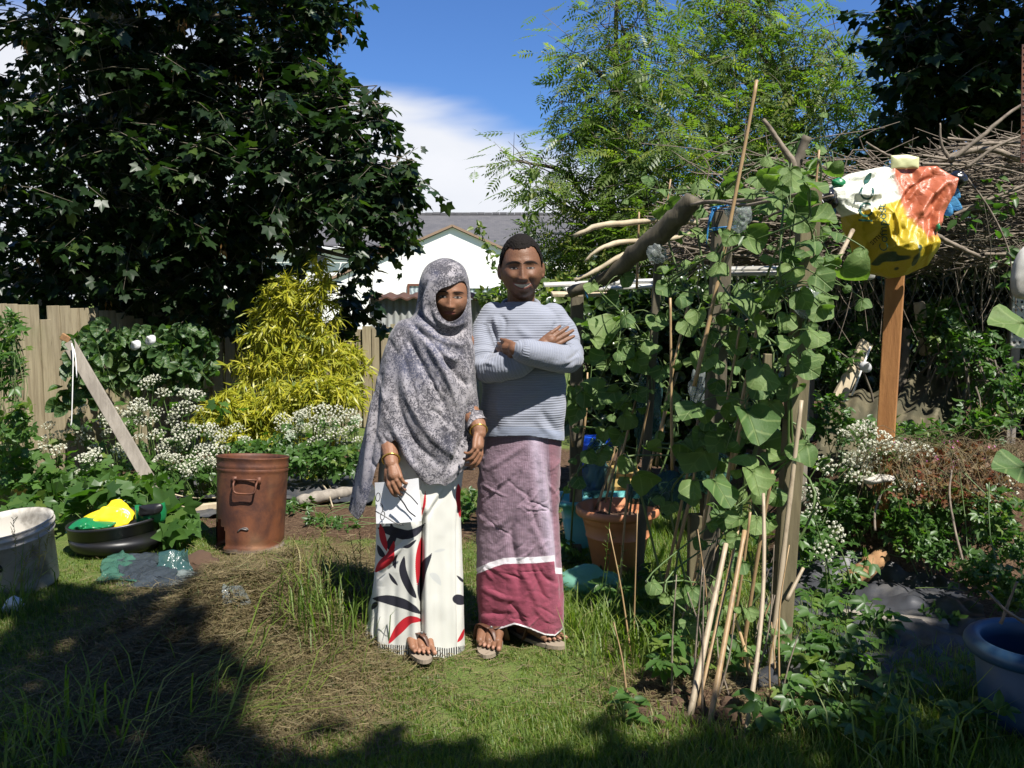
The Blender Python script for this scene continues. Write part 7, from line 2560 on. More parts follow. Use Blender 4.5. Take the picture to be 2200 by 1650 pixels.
# arms
RAs = [L(1062, 680, .0), L(1044, 712, -.015), L(1037, 752, -.055), L(1042, 788, -.105), L(1074, 788, -.15), L(1112, 781, -.17), L(1150, 758, -.165)]
LAs = [L(1188, 681, .0), L(1208, 712, -.005), L(1219, 745, -.028), L(1221, 768, -.085), L(1188, 768, -.165), L(1150, 759, -.21), L(1122, 753, -.232)]
RA, LA = RAs + [L(1168, 742, -.165)], LAs + [L(1106, 750, -.232)]
prims.append(rtube(curve(RA, 24), np.interp(np.linspace(0, 7, 24), range(8), [.045, .042, .040, .038, .036, .034, .030, .027]), 14))
prims.append(rtube(curve(LA, 24), np.interp(np.linspace(0, 7, 24), range(8), [.045, .042, .040, .038, .036, .034, .030, .027]), 14))
prims += hand_prims(L(1160, 745, -.165), L(1222, 709, -.150) - L(1160, 745, -.165), (0.1, 1, .1), .90, (.10, .12, .15, .20), (.35, .2), .05, flip=-1)
prims += hand_prims(L(1106, 750, -.232), L(1050, 741, -.09) - L(1106, 750, -.232), (0.3, 1, 0), .95, (.2, .2, .2, .2), (.1, .3), .03, flip=1)
# legs and feet
A1, A2 = L(1060, 1352, .005), L(1124, 1348, .05)
for hip, kn, an in ((L(1080, 950, 0), L(1068, 1150, .0), A1), (L(1155, 950, 0), L(1150, 1150, .03), A2)):
    prims.append(rtube(np.stack([hip, kn, (kn + an) / 2 + [0, .015, 0], an]), [.08, .055, .05, .034], 14))
f1, t1 = foot_prims(np.array([A1[0], A1[1] + .01, 0]), (-.10, -1, 0), 1.04, .085)
f2, t2 = foot_prims(np.array([A2[0], A2[1], 0]), (.62, -.62, 0), 1.0, .085)
prims += f1 + f2
V, F = remesh(prims, .0032, 1, .4)
hl_ = (V - hc) @ hR / HS
at = head_attrs(hl_, 'man')
far = np.linalg.norm(hl_, axis=1) > .16
for k in at:
    at[k] = np.where(far, -1.0 if k != 'beard' else 0, at[k])
nail = 0 * hl_[:, 0]
for t_ in t1 + t2:
    nail = np.maximum(nail, gau(np.linalg.norm(V - (t_ + [0, 0, .008]), axis=1), .007))
at['nail'] = nail
mb = MB()
mb.add(V, F, **at)
mb.build('body', M['skin_man'], man)
# hair
q = hv.copy()
x, y, z = q.T
side_low = np.interp(y, [-.09, -.05, -.02, .02, .06, .1], [.075, .060, .012, -.015, -.035, -.06])
mask = z - side_low - .004 * vnoise(q * 90, 2) - .004 * vnoise(q * 260, 12)
temple = .018 * gau(np.abs(x) - .045, .016) * (y < -.03)
mask = mask - temple
N_ = nrm(q * [1 / .077 ** 2, 1 / .097 ** 2, 1 / .122 ** 2])
hq = q + N_ * (.0045 + .0055 * sstep(0, .03, mask) + .0016 * vnoise(q * 260, 4))[:, None]
F4 = hF[0]
hv2, hf2, used = cutmesh(hq[:220 * 160], F4, mask[:220 * 160])
top_ = [[0, 0, 1.0]]
mb = MB()
mb.add(hv2 * HS @ hR.T + hc, hf2)
v, f = ellipsoid((0, .004, .098), (.045, .058, .031), None, 40, 20)
v = v + .0016 * vnoise(v * 260, 4)[:, None]
mb.add(v * HS @ hR.T + hc, f)
mb.build('hair', M['hair'], man)

# sweater
tb = [(646, 1088, 1152, -.062, .062), (654, 1076, 1164, -.074, .078), (662, 1052, 1188, -.086, .088), (676, 1036, 1206, -.10, .095), (700, 1030, 1213, -.112, .10), (735, 1031, 1213, -.122, .105), (780, 1033, 1213, -.126, .105), (830, 1033, 1216, -.128, .105),
      (880, 1035, 1213, -.134, .11), (920, 1037, 1212, -.138, .112), (946, 1039, 1213, -.134, .112)]
tv, tf = mn.loft(tb, 120, 140, 2.35)
k = len(tv)
caps = np.array([tv[:140].mean(0), tv[-140:].mean(0)])
jj = np.arange(140)
tfaces = [tf, np.stack([np.full(140, k), (jj + 1) % 140, jj], -1), np.stack([np.full(140, k + 1), k - 140 + jj, k - 140 + (jj + 1) % 140], -1)]
rads = [.062, .063, .063, .062, .060, .055, .046]
radl = [.062, .063, .062, .060, .057, .052, .044]
cR, cL = curve(RAs, 40), curve(LAs, 40)
rR, rL = np.interp(np.linspace(0, 6, 40), range(7), rads), np.interp(np.linspace(0, 6, 40), range(7), radl)
sp = [(np.concatenate([tv, caps]), tfaces), rtube(cR, rR, 24), rtube(cL, rL, 24)]
V, F = remesh(sp, .0042, 4, .5)
N = vnormals(V, F)
N = -N if (N[:, 1] * (V[:, 1] - mn.d)).mean() < 0 else N


def nearest(c, V):
    d2 = ((V[:, None, :] - c[None]) ** 2).sum(2)
    j = d2.argmin(1)
    return np.sqrt(d2[np.arange(len(V)), j]), j


dR, jR = nearest(cR, V)
dL, jL = nearest(cL, V)
aR = np.concatenate([[0], np.cumsum(np.linalg.norm(np.diff(cR, axis=0), axis=1))])
aL = np.concatenate([[0], np.cumsum(np.linalg.norm(np.diff(cL, axis=0), axis=1))])


def along(c, arc, j, V):
    t_ = nrm(np.gradient(c, axis=0))
    return arc[j] + ((V - c[j]) * t_[j]).sum(1)


onR = (dR < rR[jR] * 1.10) & (dR / rR[jR] <= dL / rL[jL])
onL = (dL < rL[jL] * 1.10) & ~onR
rib = np.where(onR & (jR > 5), along(cR, aR, jR, V), np.where(onL & (jL > 5), along(cL, aL, jL, V), V[:, 2]))
arm = (onR & (jR > 4)) | (onL & (jL > 4))
px, py = proj(V)
wr = np.zeros(len(V))
wr += .006 * fbm(np.stack([V[:, 0] * 7, V[:, 1] * 7, V[:, 2] * 13], -1), 3, 5)
elb = gau(np.linalg.norm(V - RAs[3], axis=1), .10) + gau(np.linalg.norm(V - LAs[3], axis=1), .10)
sarc = np.where(onR, along(cR, aR, jR, V), along(cL, aL, jL, V))
wr += .011 * np.clip(elb, 0, 1) * vnoise(np.stack([sarc * 42, V[:, 2] * 14, V[:, 0] * 10], -1), 8) * arm
wr += folds(V, N, [([(1052, 690), (1062, 720), (1066, 760)], -.012, 5), ([(1070, 672), (1085, 690), (1082, 720)], -.006, 5), ([(1060, 676), (1068, 705)], .005, 5), ([(1196, 690), (1190, 712), (1190, 728)], -.010, 5), ([(1030, 772), (1050, 764), (1066, 762)], -.008, 4), ([(1028, 786), (1046, 780), (1066, 786)], .006, 4),
                   ([(1110, 700), (1125, 715), (1150, 735)], .006, 9), ([(1100, 870), (1130, 850), (1160, 845)], .007, 8), ([(1090, 905), (1120, 880), (1150, 872)], -.006, 7), ([(1160, 880), (1180, 905), (1205, 935)], -.008, 7), ([(1150, 900), (1172, 922), (1195, 940)], .006, 7), ([(1050, 880), (1060, 905), (1070, 930)], -.006, 7),
                   ([(1075, 840), (1068, 870), (1072, 900)], .006, 8), ([(1215, 775), (1235, 765), (1245, 750)], -.007, 4), ([(1205, 790), (1225, 782), (1244, 770)], -.006, 4)])
V = V + N * wr[:, None]
top_open = np.hypot((px - 1119) / 33, (py - 646) / 17) - 1.0
top_open = np.where(V[:, 1] > mn.d + .02, py - 640, top_open)
neck_ax = np.hypot(V[:, 0] - L(1119, 650)[0], V[:, 1] - (mn.d + .01))
cut = np.where((py < 668) & (neck_ax < .11), neck_ax - .066, 1.0)
hemz = np.interp(px, [1030, 1040, 1080, 1130, 1180, 1215], [937, 939, 937, 936, 943, 948])
cut = np.minimum(cut, np.where((py > 900) & ~arm, (hemz - py) / 500., 1.0))
for (c_, j_, r_, on_) in ((cR, jR, rR, onR), (cL, jL, rL, onL)):
    pass
V2, F2, used = cutmesh(V, F, cut)
band = np.clip((hemz - 20 - py) / 8., -1, 1)[used]
mb = MB()
mb.add(V2, F2, rib=rib[used], sleeve=arm[used].astype(float), hemband=band)
m, t = newmat('ribbed_knit')
rb = t.attr('rib')
wv = t.math('SINE', t.math('MULTIPLY', rb, 2 * PI / 0.0098))
nz = t.noise(220, 3, 0.6, t.obj())
on = t.smooth(t.attr('hemband'), -.2, .2)
wv = t.math('MULTIPLY', wv, t.math('ADD', .15, t.math('MULTIPLY', on, .85)))
col = t.mix(t.smooth(wv, -.9, .7), (0.215, 0.228, 0.275), (0.248, 0.263, 0.312))
col = t.mix(t.math('MULTIPLY', nz, .35), col, (0.15, 0.17, 0.22))
col = t.mix(t.math('SUBTRACT', 1.0, on), col, (0.20, 0.225, 0.29))
t.out(t.pbsdf(col, 0.9, t.bump(t.math('ADD', wv, t.math('MULTIPLY', nz, .5)), 0.0009, 0.7), spec=0.2, **{'Sheen Weight': 0.25, 'Sheen Roughness': 0.5}))
M['knit'] = m
sw = mb.build('sweater', M['knit'], man)
m_ = sw.modifiers.new('cloth', 'SOLIDIFY')
m_.thickness = .004
m_.offset = -1
# ribbed collar and cuffs
th = np.linspace(0, 2 * PI, 49)
cc = L(1119, 650, .008)
ring = np.stack([cc[0] + .074 * np.cos(th), cc[1] + .076 * np.sin(th), cc[2] - .010 + .022 * np.sin(th) + 0 * th], -1)
mb = MB()
v, f = tube(ring, .009, 10, False, flat=1.5)
mb.add(v, f, rib=np.repeat(th * .07, 10), hemband=1.0)
mb.build('collar', M['knit'], man)
for c_, r_ in ((cL, .043),):
    mb = MB()
    d_ = nrm(c_[-1] - c_[-4])
    p_ = np.stack([c_[-1] - d_ * .028, c_[-1] - d_ * .01, c_[-1] + d_ * .012, c_[-1] + d_ * .017, c_[-1] + d_ * .010, c_[-1] - d_ * .02])
    v, f = tube(p_, [r_ + .002, r_ + .003, r_ - .001, r_ - .006, r_ - .008, r_ - .009], 28, False)
    mb.add(v, f, rib=np.repeat(np.linspace(0, 1, 6) * 0, 28) + np.tile(np.linspace(0, .25, 28), 6), hemband=1.0)
    mb.build('cuff', M['knit'], man)

# wrap (lungi)
lt = [(915, 1042, 1206, -.120, .10), (950, 1040, 1205, -.122, .11), (1000, 1029, 1202, -.128, .12), (1100, 1027, 1199, -.126, .125), (1200, 1025, 1205, -.125, .13), (1290, 1024, 1212, -.125, .13), (1345, 1032, 1208, -.12, .13), (1375, 1036, 1203, -.118, .13)]
V, F = mn.loft(lt, 330, 420, 2.2)
N = vnormals(V, F)
N = -N if (N[:, 1] * (V[:, 1] - mn.d)).mean() < 0 else N
px, py = proj(V)
fl_ = [([(1150, 945), (1130, 1000), (1100, 1080), (1060, 1150)], .016, 9), ([(1145, 950), (1110, 1030), (1070, 1110)], -.012, 7), ([(1160, 945), (1168, 1050), (1180, 1170), (1196, 1300), (1200, 1355)], .020, 8), ([(1172, 945), (1182, 1060), (1194, 1180), (1206, 1320)], -.018, 6),
       ([(1135, 950), (1085, 985), (1045, 1010)], .010, 6), ([(1120, 1010), (1075, 1050), (1040, 1085)], -.009, 6), ([(1150, 1010), (1140, 1080), (1120, 1150), (1105, 1200)], .013, 8), ([(1108, 1090), (1098, 1150), (1110, 1210), (1120, 1290)], -.020, 9), ([(1100, 1290), (1118, 1330), (1128, 1350)], -.016, 8),
       ([(1140, 1120), (1165, 1170), (1185, 1240)], .012, 7), ([(1130, 1180), (1150, 1240), (1180, 1300)], -.012, 6), ([(1110, 1215), (1140, 1260), (1165, 1330)], .013, 7), ([(1035, 1210), (1070, 1225), (1105, 1250)], .008, 6), ([(1035, 1260), (1070, 1280), (1110, 1290)], .009, 6),
       ([(1035, 1310), (1075, 1320), (1110, 1320)], -.008, 6), ([(1040, 1130), (1075, 1125), (1100, 1100)], .009, 6), ([(1060, 1180), (1085, 1150), (1120, 1120)], -.009, 6), ([(1150, 1210), (1172, 1240), (1195, 1255)], -.010, 5), ([(1130, 1050), (1150, 1120), (1170, 1180)], -.011, 6)]
for _ in range(46):
    x0, y0 = rng.uniform(1032, 1200), rng.uniform(970, 1345)
    a = rng.choice([rng.normal(.35, .25), rng.normal(-.75, .25)]) + (0 if rng.random() < .7 else PI / 2)
    l_ = rng.uniform(14, 40)
    fl_.append(([(x0 - l_ * math.cos(a), y0 - l_ * math.sin(a)), (x0 + rng.normal(0, 3), y0 + rng.normal(0, 3)), (x0 + l_ * math.cos(a), y0 + l_ * math.sin(a))], rng.choice([-1, 1]) * rng.uniform(.003, .007), rng.uniform(2.0, 3.6)))
dsp = .72 * folds(V, N, fl_) + .003 * fbm(np.stack([V[:, 0] * 22, V[:, 1] * 16, V[:, 2] * 22], -1), 3, 3) * sstep(945, 990, py)
dsp += .008 * vnoise(np.stack([np.arctan2(V[:, 1] - mn.d, V[:, 0] - mn.base[0]) * 3, V[:, 2] * 1.5, 0 * px], -1), 4) * sstep(1100, 1300, py)
V = V + N * dsp[:, None]
px, py = proj(V)
hem = np.interp(px, [1020, 1035, 1075, 1105, 1135, 1170, 1192, 1215], [1352, 1357, 1351, 1341, 1350, 1364, 1366, 1345])
hem = np.where(V[:, 1] > mn.d + .03, 1352, hem)
band = np.interp(px, [1020, 1050, 1082, 1110, 1150, 1190, 1192, 1220], [1230, 1216, 1205, 1204, 1203, 1199, 1226, 1228])
right = sstep(1186, 1192, px + .00 * py - .055 * (py - 1150))
strip = gau(px - np.interp(py, [940, 1050, 1200, 1360], [1148, 1165, 1187, 1195]), 13)
V2, F2, used = cutmesh(V, F, (hem - py) / 500.)
mb = MB()
mb.add(V2, F2, band=((py - band) / 10.)[used], hemd=((hem - py) / 10.)[used], strip=strip[used], u=(np.arctan2(V[:, 1] - mn.d, V[:, 0] - mn.base[0]) * .125)[used], right=right[used])
m, t = newmat('checked_wrap')
u_, zc_ = t.attr('u'), t.n('ShaderNodeSeparateXYZ', {0: t.obj()}).outputs[2]
w1 = t.math('SINE', t.math('MULTIPLY', zc_, 2 * PI / .0056))
w2 = t.math('SINE', t.math('MULTIPLY', u_, 2 * PI / .0062))
chk = t.math('MULTIPLY', t.math('ADD', t.math('MULTIPLY', w1, .6), t.math('MULTIPLY', w2, .4)), .5)
n1 = t.noise(60, 4, 0.6, t.obj())
up_ = t.mix(t.math('ADD', .5, chk), (0.115, 0.062, 0.085), (0.27, 0.20, 0.25))
up_ = t.mix(t.math('MULTIPLY', t.attr('strip'), .6), up_, (0.50, 0.42, 0.52))
up_ = t.mix(t.math('MULTIPLY', t.attr('right'), .6), up_, (0.20, 0.075, 0.09))
lo_ = t.mix(n1, (0.165, 0.026, 0.050), (0.22, 0.046, 0.075))
lo_ = t.mix(t.math('MULTIPLY', t.attr('strip'), .3), lo_, (0.42, 0.14, 0.2))
b_ = t.attr('band')
col = t.mix(t.smooth(b_, .55, .75), up_, lo_)
wb = t.math('MULTIPLY', t.smooth(b_, -.75, -.6), t.smooth(b_, .7, .6))
col = t.mix(wb, col, (0.62, 0.58, 0.61))
col = t.mix(t.smooth(t.attr('hemd'), .42, .3), col, (0.66, 0.62, 0.64))
t.out(t.pbsdf(col, 0.75, t.bump(t.math('ADD', t.noise(240, 2, 0.5, t.obj()), t.math('MULTIPLY', t.noise(30, 3, 0.55, t.vscale(t.obj(), (1, 1, 1.6)), .6), 1.4)), 0.004, 0.5), spec=0.25, **{'Sheen Weight': 0.15}))
M['lungi'] = m
lg = mb.build('wrap_skirt', M['lungi'], man)
m_ = lg.modifiers.new('cloth', 'SOLIDIFY')
m_.thickness = .003
m_.offset = -1


def sandal(par, ank, dirv, s, mat_strap='leather', wide=.05):
    dirv = nrm(np.asarray(dirv, float) * [1, 1, 0])
    side = np.cross(dirv, [0, 0, 1.0])
    b = np.array([ank[0], ank[1], float(gz(ank[0], ank[1]))])
    n = 30
    outl = []
    for i in range(n):
        a = 2 * PI * i / n
        yy = math.cos(a)
        w_ = .048 + .010 * yy
        outl.append(b + dirv * (.078 + .158 * yy) * s + side * math.sin(a) * w_ * s)
    outl = np.array(outl)
    mb = MB()
    vv = np.concatenate([outl + [0, 0, .004], outl + [0, 0, .020]])
    mb.add(vv, [np.array([list(range(n))[::-1], list(range(n, 2 * n))]), np.stack([np.arange(n), (np.arange(n) + 1) % n, n + (np.arange(n) + 1) % n, n + np.arange(n)], -1)])
    so = mb.build('sandal', M['sole'], par, smooth=False)
    mb = MB()
    toe = b + dirv * .165 * s + side * -.031 * s + [0, 0, .040]
    mid = b + dirv * .120 * s + side * -.006 * s + [0, 0, .086]
    for sd_ in (-1, 1):
        ed = b + dirv * .055 * s + side * sd_ * .050 * s + [0, 0, .018]
        up1 = b + dirv * .080 * s + side * sd_ * .038 * s + [0, 0, .086]
        v, f = tube(curve([ed, up1, mid], 12), np.linspace(.030, .022, 12), 10, True, flat=.18, up=(0, 0, 1))
        mb.add(v, f)
    v, f = tube(curve([mid, (mid + toe) / 2 + [0, 0, .012], toe], 10), np.linspace(.015, .006, 10), 10, True, flat=.3, up=(0, 0, 1))
    mb.add(v, f)
    mb.build('strap', M[mat_strap], so)
    mb = MB()
    v, f = ellipsoid(mid + [0, -.004, .006], (.007, .004, .007), None, 12, 8)
    mb.add(v, f)
    mb.build('stud', M['wire'], so)


sandal(man, (A1[0], A1[1] + .01), (-.10, -1, 0), 1.04)
sandal(man, (A2[0], A2[1]), (.62, -.62, 0), 1.0)

# ================================================================== the woman
wn = Figure(925, 3.74)
wom = thing('person', 'woman in grey mottled headscarf and white sari with red and black leaf print', 'person', wn.base)
L = wn.L
hv, hF, hR, hc = place_head(wn, 966, 636, -.030, 'woman', .95, .10, .05, .05)

HS = .91
prims = [(hv * HS @ hR.T + hc, hF)]
prims.append(rtube(np.stack([L(955, 730, .02), L(957, 690, .01), L(960, 650, .0)]), [.06, .052, .052], 18))
prims.append(rtube(np.stack([L(870, 735, .0), L(990, 735, .0)]), [.055, .055], 16))
prims.append(rtube(np.stack([L(930, 750, 0), L(925, 860, 0), L(912, 1000, 0)]), [.10, .10, .105], 20))
WL = [L(862, 740, 0), L(826, 870, .0), L(828, 925, -.045), L(837, 962, -.12), L(841, 996, -.175)]
WR = [L(985, 740, .01), L(990, 850, .02), L(1010, 888, -.04), L(1026, 914, -.09), L(1030, 932, -.11)]
prims.append(rtube(curve(WL, 20), np.interp(np.linspace(0, 4, 20), range(5), [.05, .043, .040, .035, .027]), 14))
prims.append(rtube(curve(WR, 20), np.interp(np.linspace(0, 4, 20), range(5), [.05, .043, .040, .034, .026]), 14))
prims += hand_prims(L(841, 996, -.175), L(849, 1034, -.215) - L(841, 996, -.175), (.25, .75, -.1), .92, (.55, .6, .65, .7), (.35, .5), .04, flip=-1)
prims += hand_prims(L(1028, 932, -.11), L(1026, 972, -.15) - L(1028, 932, -.11), (-.75, .45, 0), .92, (.42, .55, .65, .7), (.35, .75), .05, flip=1)
B1, B2 = L(880, 1405, .08), L(948, 1400, .10)
for hip, kn, an in ((L(885, 1000, 0), L(880, 1200, .0), B1), (L(950, 1000, 0), L(950, 1200, .0), B2)):
    prims.append(rtube(np.stack([hip, kn, (kn + an) / 2, an]), [.08, .055, .046, .032], 14))
F1D, F2D = (.30, -1, 0), (.15, -1, 0)
FA, FB = np.array([L(893, 1400)[0], wn.d - .01, 0]), np.array([L(950, 1400)[0], wn.d + .16, 0])
f1, t1 = foot_prims(FA, F1D, .92, .07)
f2, t2 = foot_prims(FB, F2D, .90, .07)
prims.append(rtube(np.stack([B1, FA + [0, 0, .08]]), [.032, .034], 12))
prims.append(rtube(np.stack([B2, FB + [0, 0, .08]]), [.032, .034], 12))
prims += f1 + f2
V, F = remesh(prims, .0032, 1, .4)
hl_ = (V - hc) @ hR / HS
at = head_attrs(hl_, 'woman')
far = np.linalg.norm(hl_, axis=1) > .16
for k in at:
    at[k] = np.where(far, -1.0 if k != 'beard' else 0, at[k])
nail = 0 * hl_[:, 0]
for t_ in t1 + t2:
    nail = np.maximum(nail, gau(np.linalg.norm(V - (t_ + [0, 0, .008]), axis=1), .006))
at['nail'] = nail
mb = MB()
mb.add(V, F, **at)
mb.build('body', M['skin_woman'], wom)
sandal(wom, FA, F1D, .92)
sandal(wom, FB, F2D, .90)

# sari
st_ = [(900, 835, 1000, -.10, .10), (960, 822, 998, -.112, .115), (1010, 815, 993, -.118, .125), (1060, 811, 989, -.12, .13), (1130, 810, 989, -.12, .135), (1200, 808, 991, -.12, .14), (1290, 800, 994, -.118, .15), (1365, 780, 996, -.112, .17), (1425, 780, 998, -.108, .19)]
V, F = wn.loft(st_, 330, 420, 2.25)
N = vnormals(V, F)
N = -N if (N[:, 1] * (V[:, 1] - wn.d)).mean() < 0 else N
px, py = proj(V)
fl_ = [([(910, 1090), (906, 1180), (904, 1280), (906, 1420)], -.045, 6), ([(918, 1060), (915, 1200), (918, 1400)], .020, 8), ([(893, 1120), (890, 1250), (890, 1410)], .018, 9), ([(985, 1050), (982, 1200), (984, 1410)], -.020, 4), ([(975, 1060), (973, 1200), (974, 1410)], .010, 6),
       ([(950, 1050), (915, 1100), (870, 1170), (815, 1225)], .018, 7), ([(960, 1045), (930, 1085), (880, 1150), (815, 1205)], -.012, 6), ([(920, 1020), (880, 1090), (830, 1160)], .010, 7), ([(900, 1130), (860, 1185), (815, 1245)], -.014, 5),
       ([(812, 1290), (808, 1350), (806, 1410)], -.030, 4), ([(820, 1260), (818, 1340), (818, 1410)], .012, 7), ([(850, 1230), (846, 1330), (848, 1410)], -.008, 8), ([(945, 1150), (942, 1290), (945, 1410)], -.006, 10), ([(795, 1300), (788, 1380)], -.012, 4)]
dsp = folds(V, N, fl_) + .003 * fbm(np.stack([V[:, 0] * 10, V[:, 1] * 10, V[:, 2] * 6], -1), 3, 9)
dsp += np.where(N[:, 1] > .2, .014 * np.sin(px / 7.0) * sstep(1050, 1350, py), 0)
V = V + N * dsp[:, None]
px, py = proj(V)
hem = np.interp(px, [770, 803, 806, 830, 870, 893, 903, 912, 925, 960, 1000], [1378, 1388, 1404, 1407, 1408, 1406, 1390, 1388, 1410, 1415, 1408])
hem = np.where(V[:, 1] > wn.d + .03, 1378, hem)


def leafsd(pts, hw, p=.8):
    c = curve(np.array([(a, b, 0) for a, b in pts], float), 30)[:, :2]
    t_ = np.linspace(0, 1, 30)
    wd = hw * np.sin(np.clip(t_, .001, .999) * PI) ** p
    d = np.hypot(px[:, None] - c[None, :, 0], py[:, None] - c[None, :, 1])
    return (wd[None] - d).max(1)


frs = N[:, 1] < .3
red = np.full(len(V), -50.0)
blk = np.full(len(V), -50.0)
gry = np.full(len(V), -50.0)
for pts, hw in ([[(848, 1160), (838, 1195), (822, 1212), (807, 1230)], 10], [[(904, 1150), (898, 1200), (895, 1264)], 6], [[(907, 1333), (880, 1332), (855, 1355), (834, 1384)], 10], [[(983, 1038), (985, 1070), (987, 1114)], 7], [[(996, 1350), (990, 1368), (981, 1380)], 4],
                [[(818, 1124), (824, 1155), (832, 1184)], 7], [[(905, 1110), (912, 1085), (914, 1050)], 3]):
    red = np.maximum(red, leafsd(pts, hw))
for pts, hw in ([[(869, 1192), (866, 1225), (880, 1262), (894, 1286)], 9], [[(928, 1186), (910, 1220), (903, 1262), (901, 1294)], 9], [[(800, 1286), (835, 1288), (875, 1300), (905, 1320)], 11], [[(812, 1134), (840, 1140), (880, 1148), (918, 1122)], 11], [[(840, 1120), (846, 1150), (838, 1170), (842, 1185)], 8],
                [[(853, 1190), (848, 1205), (850, 1222)], 5], [[(836, 1230), (845, 1245), (856, 1258)], 4], [[(812, 1170), (820, 1188), (828, 1196)], 6], [[(976, 1284), (985, 1288), (1000, 1294)], 11], [[(980, 1235), (990, 1246), (998, 1252)], 3], [[(865, 1176), (880, 1172), (895, 1158)], 4], [[(800, 1310), (806, 1300), (812, 1292)], 5]):
    blk = np.maximum(blk, leafsd(pts, hw))
for pts, hw in ([[(922, 1232), (935, 1240), (948, 1258)], 8], [[(930, 1186), (945, 1182), (958, 1180)], 4]):
    gry = np.maximum(gry, leafsd(pts, hw))
back = V[:, 1] > wn.d
vz = np.stack([px / 34, py / 46, 0 * px], -1)
red = np.where(frs, red, np.where(back, (vnoise(vz, 3) - .62) * 20, -50))
blk = np.where(frs, blk, np.where(back, (vnoise(vz + 50, 4) - .60) * 20, -50))
V2, F2, used = cutmesh(V, F, (hem - py) / 500.)
mb = MB()
arc = np.arctan2(V[:, 1] - wn.d, V[:, 0] - wn.base[0]) * .15
mb.add(V2, F2, red=(red / 4)[used], black=(blk / 4)[used], grey=np.where(frs, gry / 4, -9)[used], hemd=((hem - py) / 10.)[used], u=np.where(np.abs(N[:, 1]) > .5, V[:, 0] - wn.base[0], arc)[used])
m, t = newmat('printed_sari')
base = t.mix(t.noise(3, 3, 0.5, t.obj()), (0.58, 0.575, 0.52), (0.66, 0.655, 0.61))
col = t.mix(t.math('MULTIPLY', t.smooth(t.attr('grey'), -.1, .5), .35), base, (0.35, 0.38, 0.42))
col = t.mix(t.smooth(t.attr('black'), -.1, .15), col, (0.022, 0.022, 0.032))
col = t.mix(t.smooth(t.attr('red'), -.1, .15), col, (0.46, 0.018, 0.028))
stp = t.math('SINE', t.math('MULTIPLY', t.attr('u'), 2 * PI / .0088))
hs = t.math('MULTIPLY', t.math('MULTIPLY', t.smooth(t.attr('hemd'), 2.3, 2.15), t.smooth(t.attr('hemd'), .15, .25)), t.smooth(stp, -.3, .3))
col = t.mix(hs, col, (0.025, 0.025, 0.03))
sh = t.pbsdf(col, 0.7, t.bump(t.noise(300, 2, 0.5, t.obj()), 0.001, 0.4), spec=0.25)
tl = t.n('ShaderNodeBsdfTranslucent', {'Color': col}).outputs[0]
t.out(t.n('ShaderNodeMixShader', {0: .12, 1: sh, 2: tl}).outputs[0])
M['sari'] = m
sr = mb.build('sari', M['sari'], wom)
m_ = sr.modifiers.new('cloth', 'SOLIDIFY')
m_.thickness = .003
m_.offset = -1

# headscarf
sc_ = [(556, 950, 962, -.03, .02), (559, 936, 978, -.06, .05), (566, 922, 990, -.08, .08), (580, 911, 1000, -.112, .10), (604, 903, 1007, -.130, .115), (640, 899, 1010, -.132, .122), (668, 893, 1011, -.122, .122), (686, 878, 1013, -.118, .12), (700, 850, 1014, -.12, .12), (722, 836, 1016, -.126, .125), (770, 821, 1018, -.138, .13),
       (850, 802, 1022, -.152, .135), (920, 786, 1025, -.16, .14), (980, 773, 1022, -.155, .14), (1040, 763, 1014, -.15, .14), (1118, 750, 1005, -.145, .13)]
V, F = wn.loft(sc_, 360, 420, 2.15)
N = vnormals(V, F)
N = -N if (N[:, 1] * (V[:, 1] - wn.d)).mean() < 0 else N
px, py = proj(V)
fl_ = [([(930, 600), (915, 640), (918, 680), (945, 708)], .012, 5), ([(920, 600), (905, 640), (905, 672), (930, 704)], -.010, 5), ([(930, 660), (945, 690), (975, 702), (1000, 690)], .014, 5), ([(915, 685), (945, 712), (985, 718), (1008, 700)], -.012, 5), ([(900, 690), (935, 722), (980, 740), (1012, 730)], .012, 6), ([(880, 690), (915, 725), (955, 770), (985, 800)], -.016, 6),
       ([(900, 700), (930, 755), (965, 820), (990, 890)], .020, 9), ([(870, 705), (900, 770), (945, 850), (985, 930)], -.014, 8), ([(925, 735), (955, 765), (985, 775)], .016, 8), ([(950, 770), (975, 800), (1005, 830)], -.014, 7), ([(985, 760), (1000, 800), (1015, 880)], .010, 7),
       ([(860, 780), (880, 860), (930, 940), (990, 990)], .014, 9), ([(850, 820), (860, 890), (900, 960), (960, 1010)], -.012, 8), ([(845, 850), (850, 920), (880, 990), (920, 1030)], .012, 7), ([(835, 740), (830, 830), (822, 920)], .008, 10), ([(822, 800), (812, 880), (800, 960), (790, 1050)], -.012, 6), ([(805, 860), (795, 950), (780, 1060)], .012, 6),
       ([(1012, 850), (1000, 930), (960, 1010)], -.012, 7), ([(1020, 930), (1000, 985), (950, 1035)], .012, 6), ([(965, 600), (985, 592), (1003, 604)], .006, 5), ([(935, 585), (965, 580), (1000, 590)], -.004, 6), ([(878, 668), (868, 690), (845, 702)], .010, 6), ([(905, 655), (885, 680), (862, 696)], -.008, 5)]
for _ in range(30):
    x0, y0 = rng.uniform(800, 1010), rng.uniform(740, 1010)
    a = rng.normal(1.15, .25)
    l_ = rng.uniform(18, 50)
    fl_.append(([(x0 - l_ * math.cos(a), y0 - l_ * math.sin(a)), (x0 + rng.normal(0, 3), y0 + rng.normal(0, 3)), (x0 + l_ * math.cos(a), y0 + l_ * math.sin(a))], rng.choice([-1, 1]) * rng.uniform(.003, .006), rng.uniform(3, 6)))
dsp = folds(V, N, fl_) + .004 * fbm(np.stack([V[:, 0] * 9, V[:, 1] * 9, V[:, 2] * 6], -1), 3, 19) * sstep(690, 740, py)
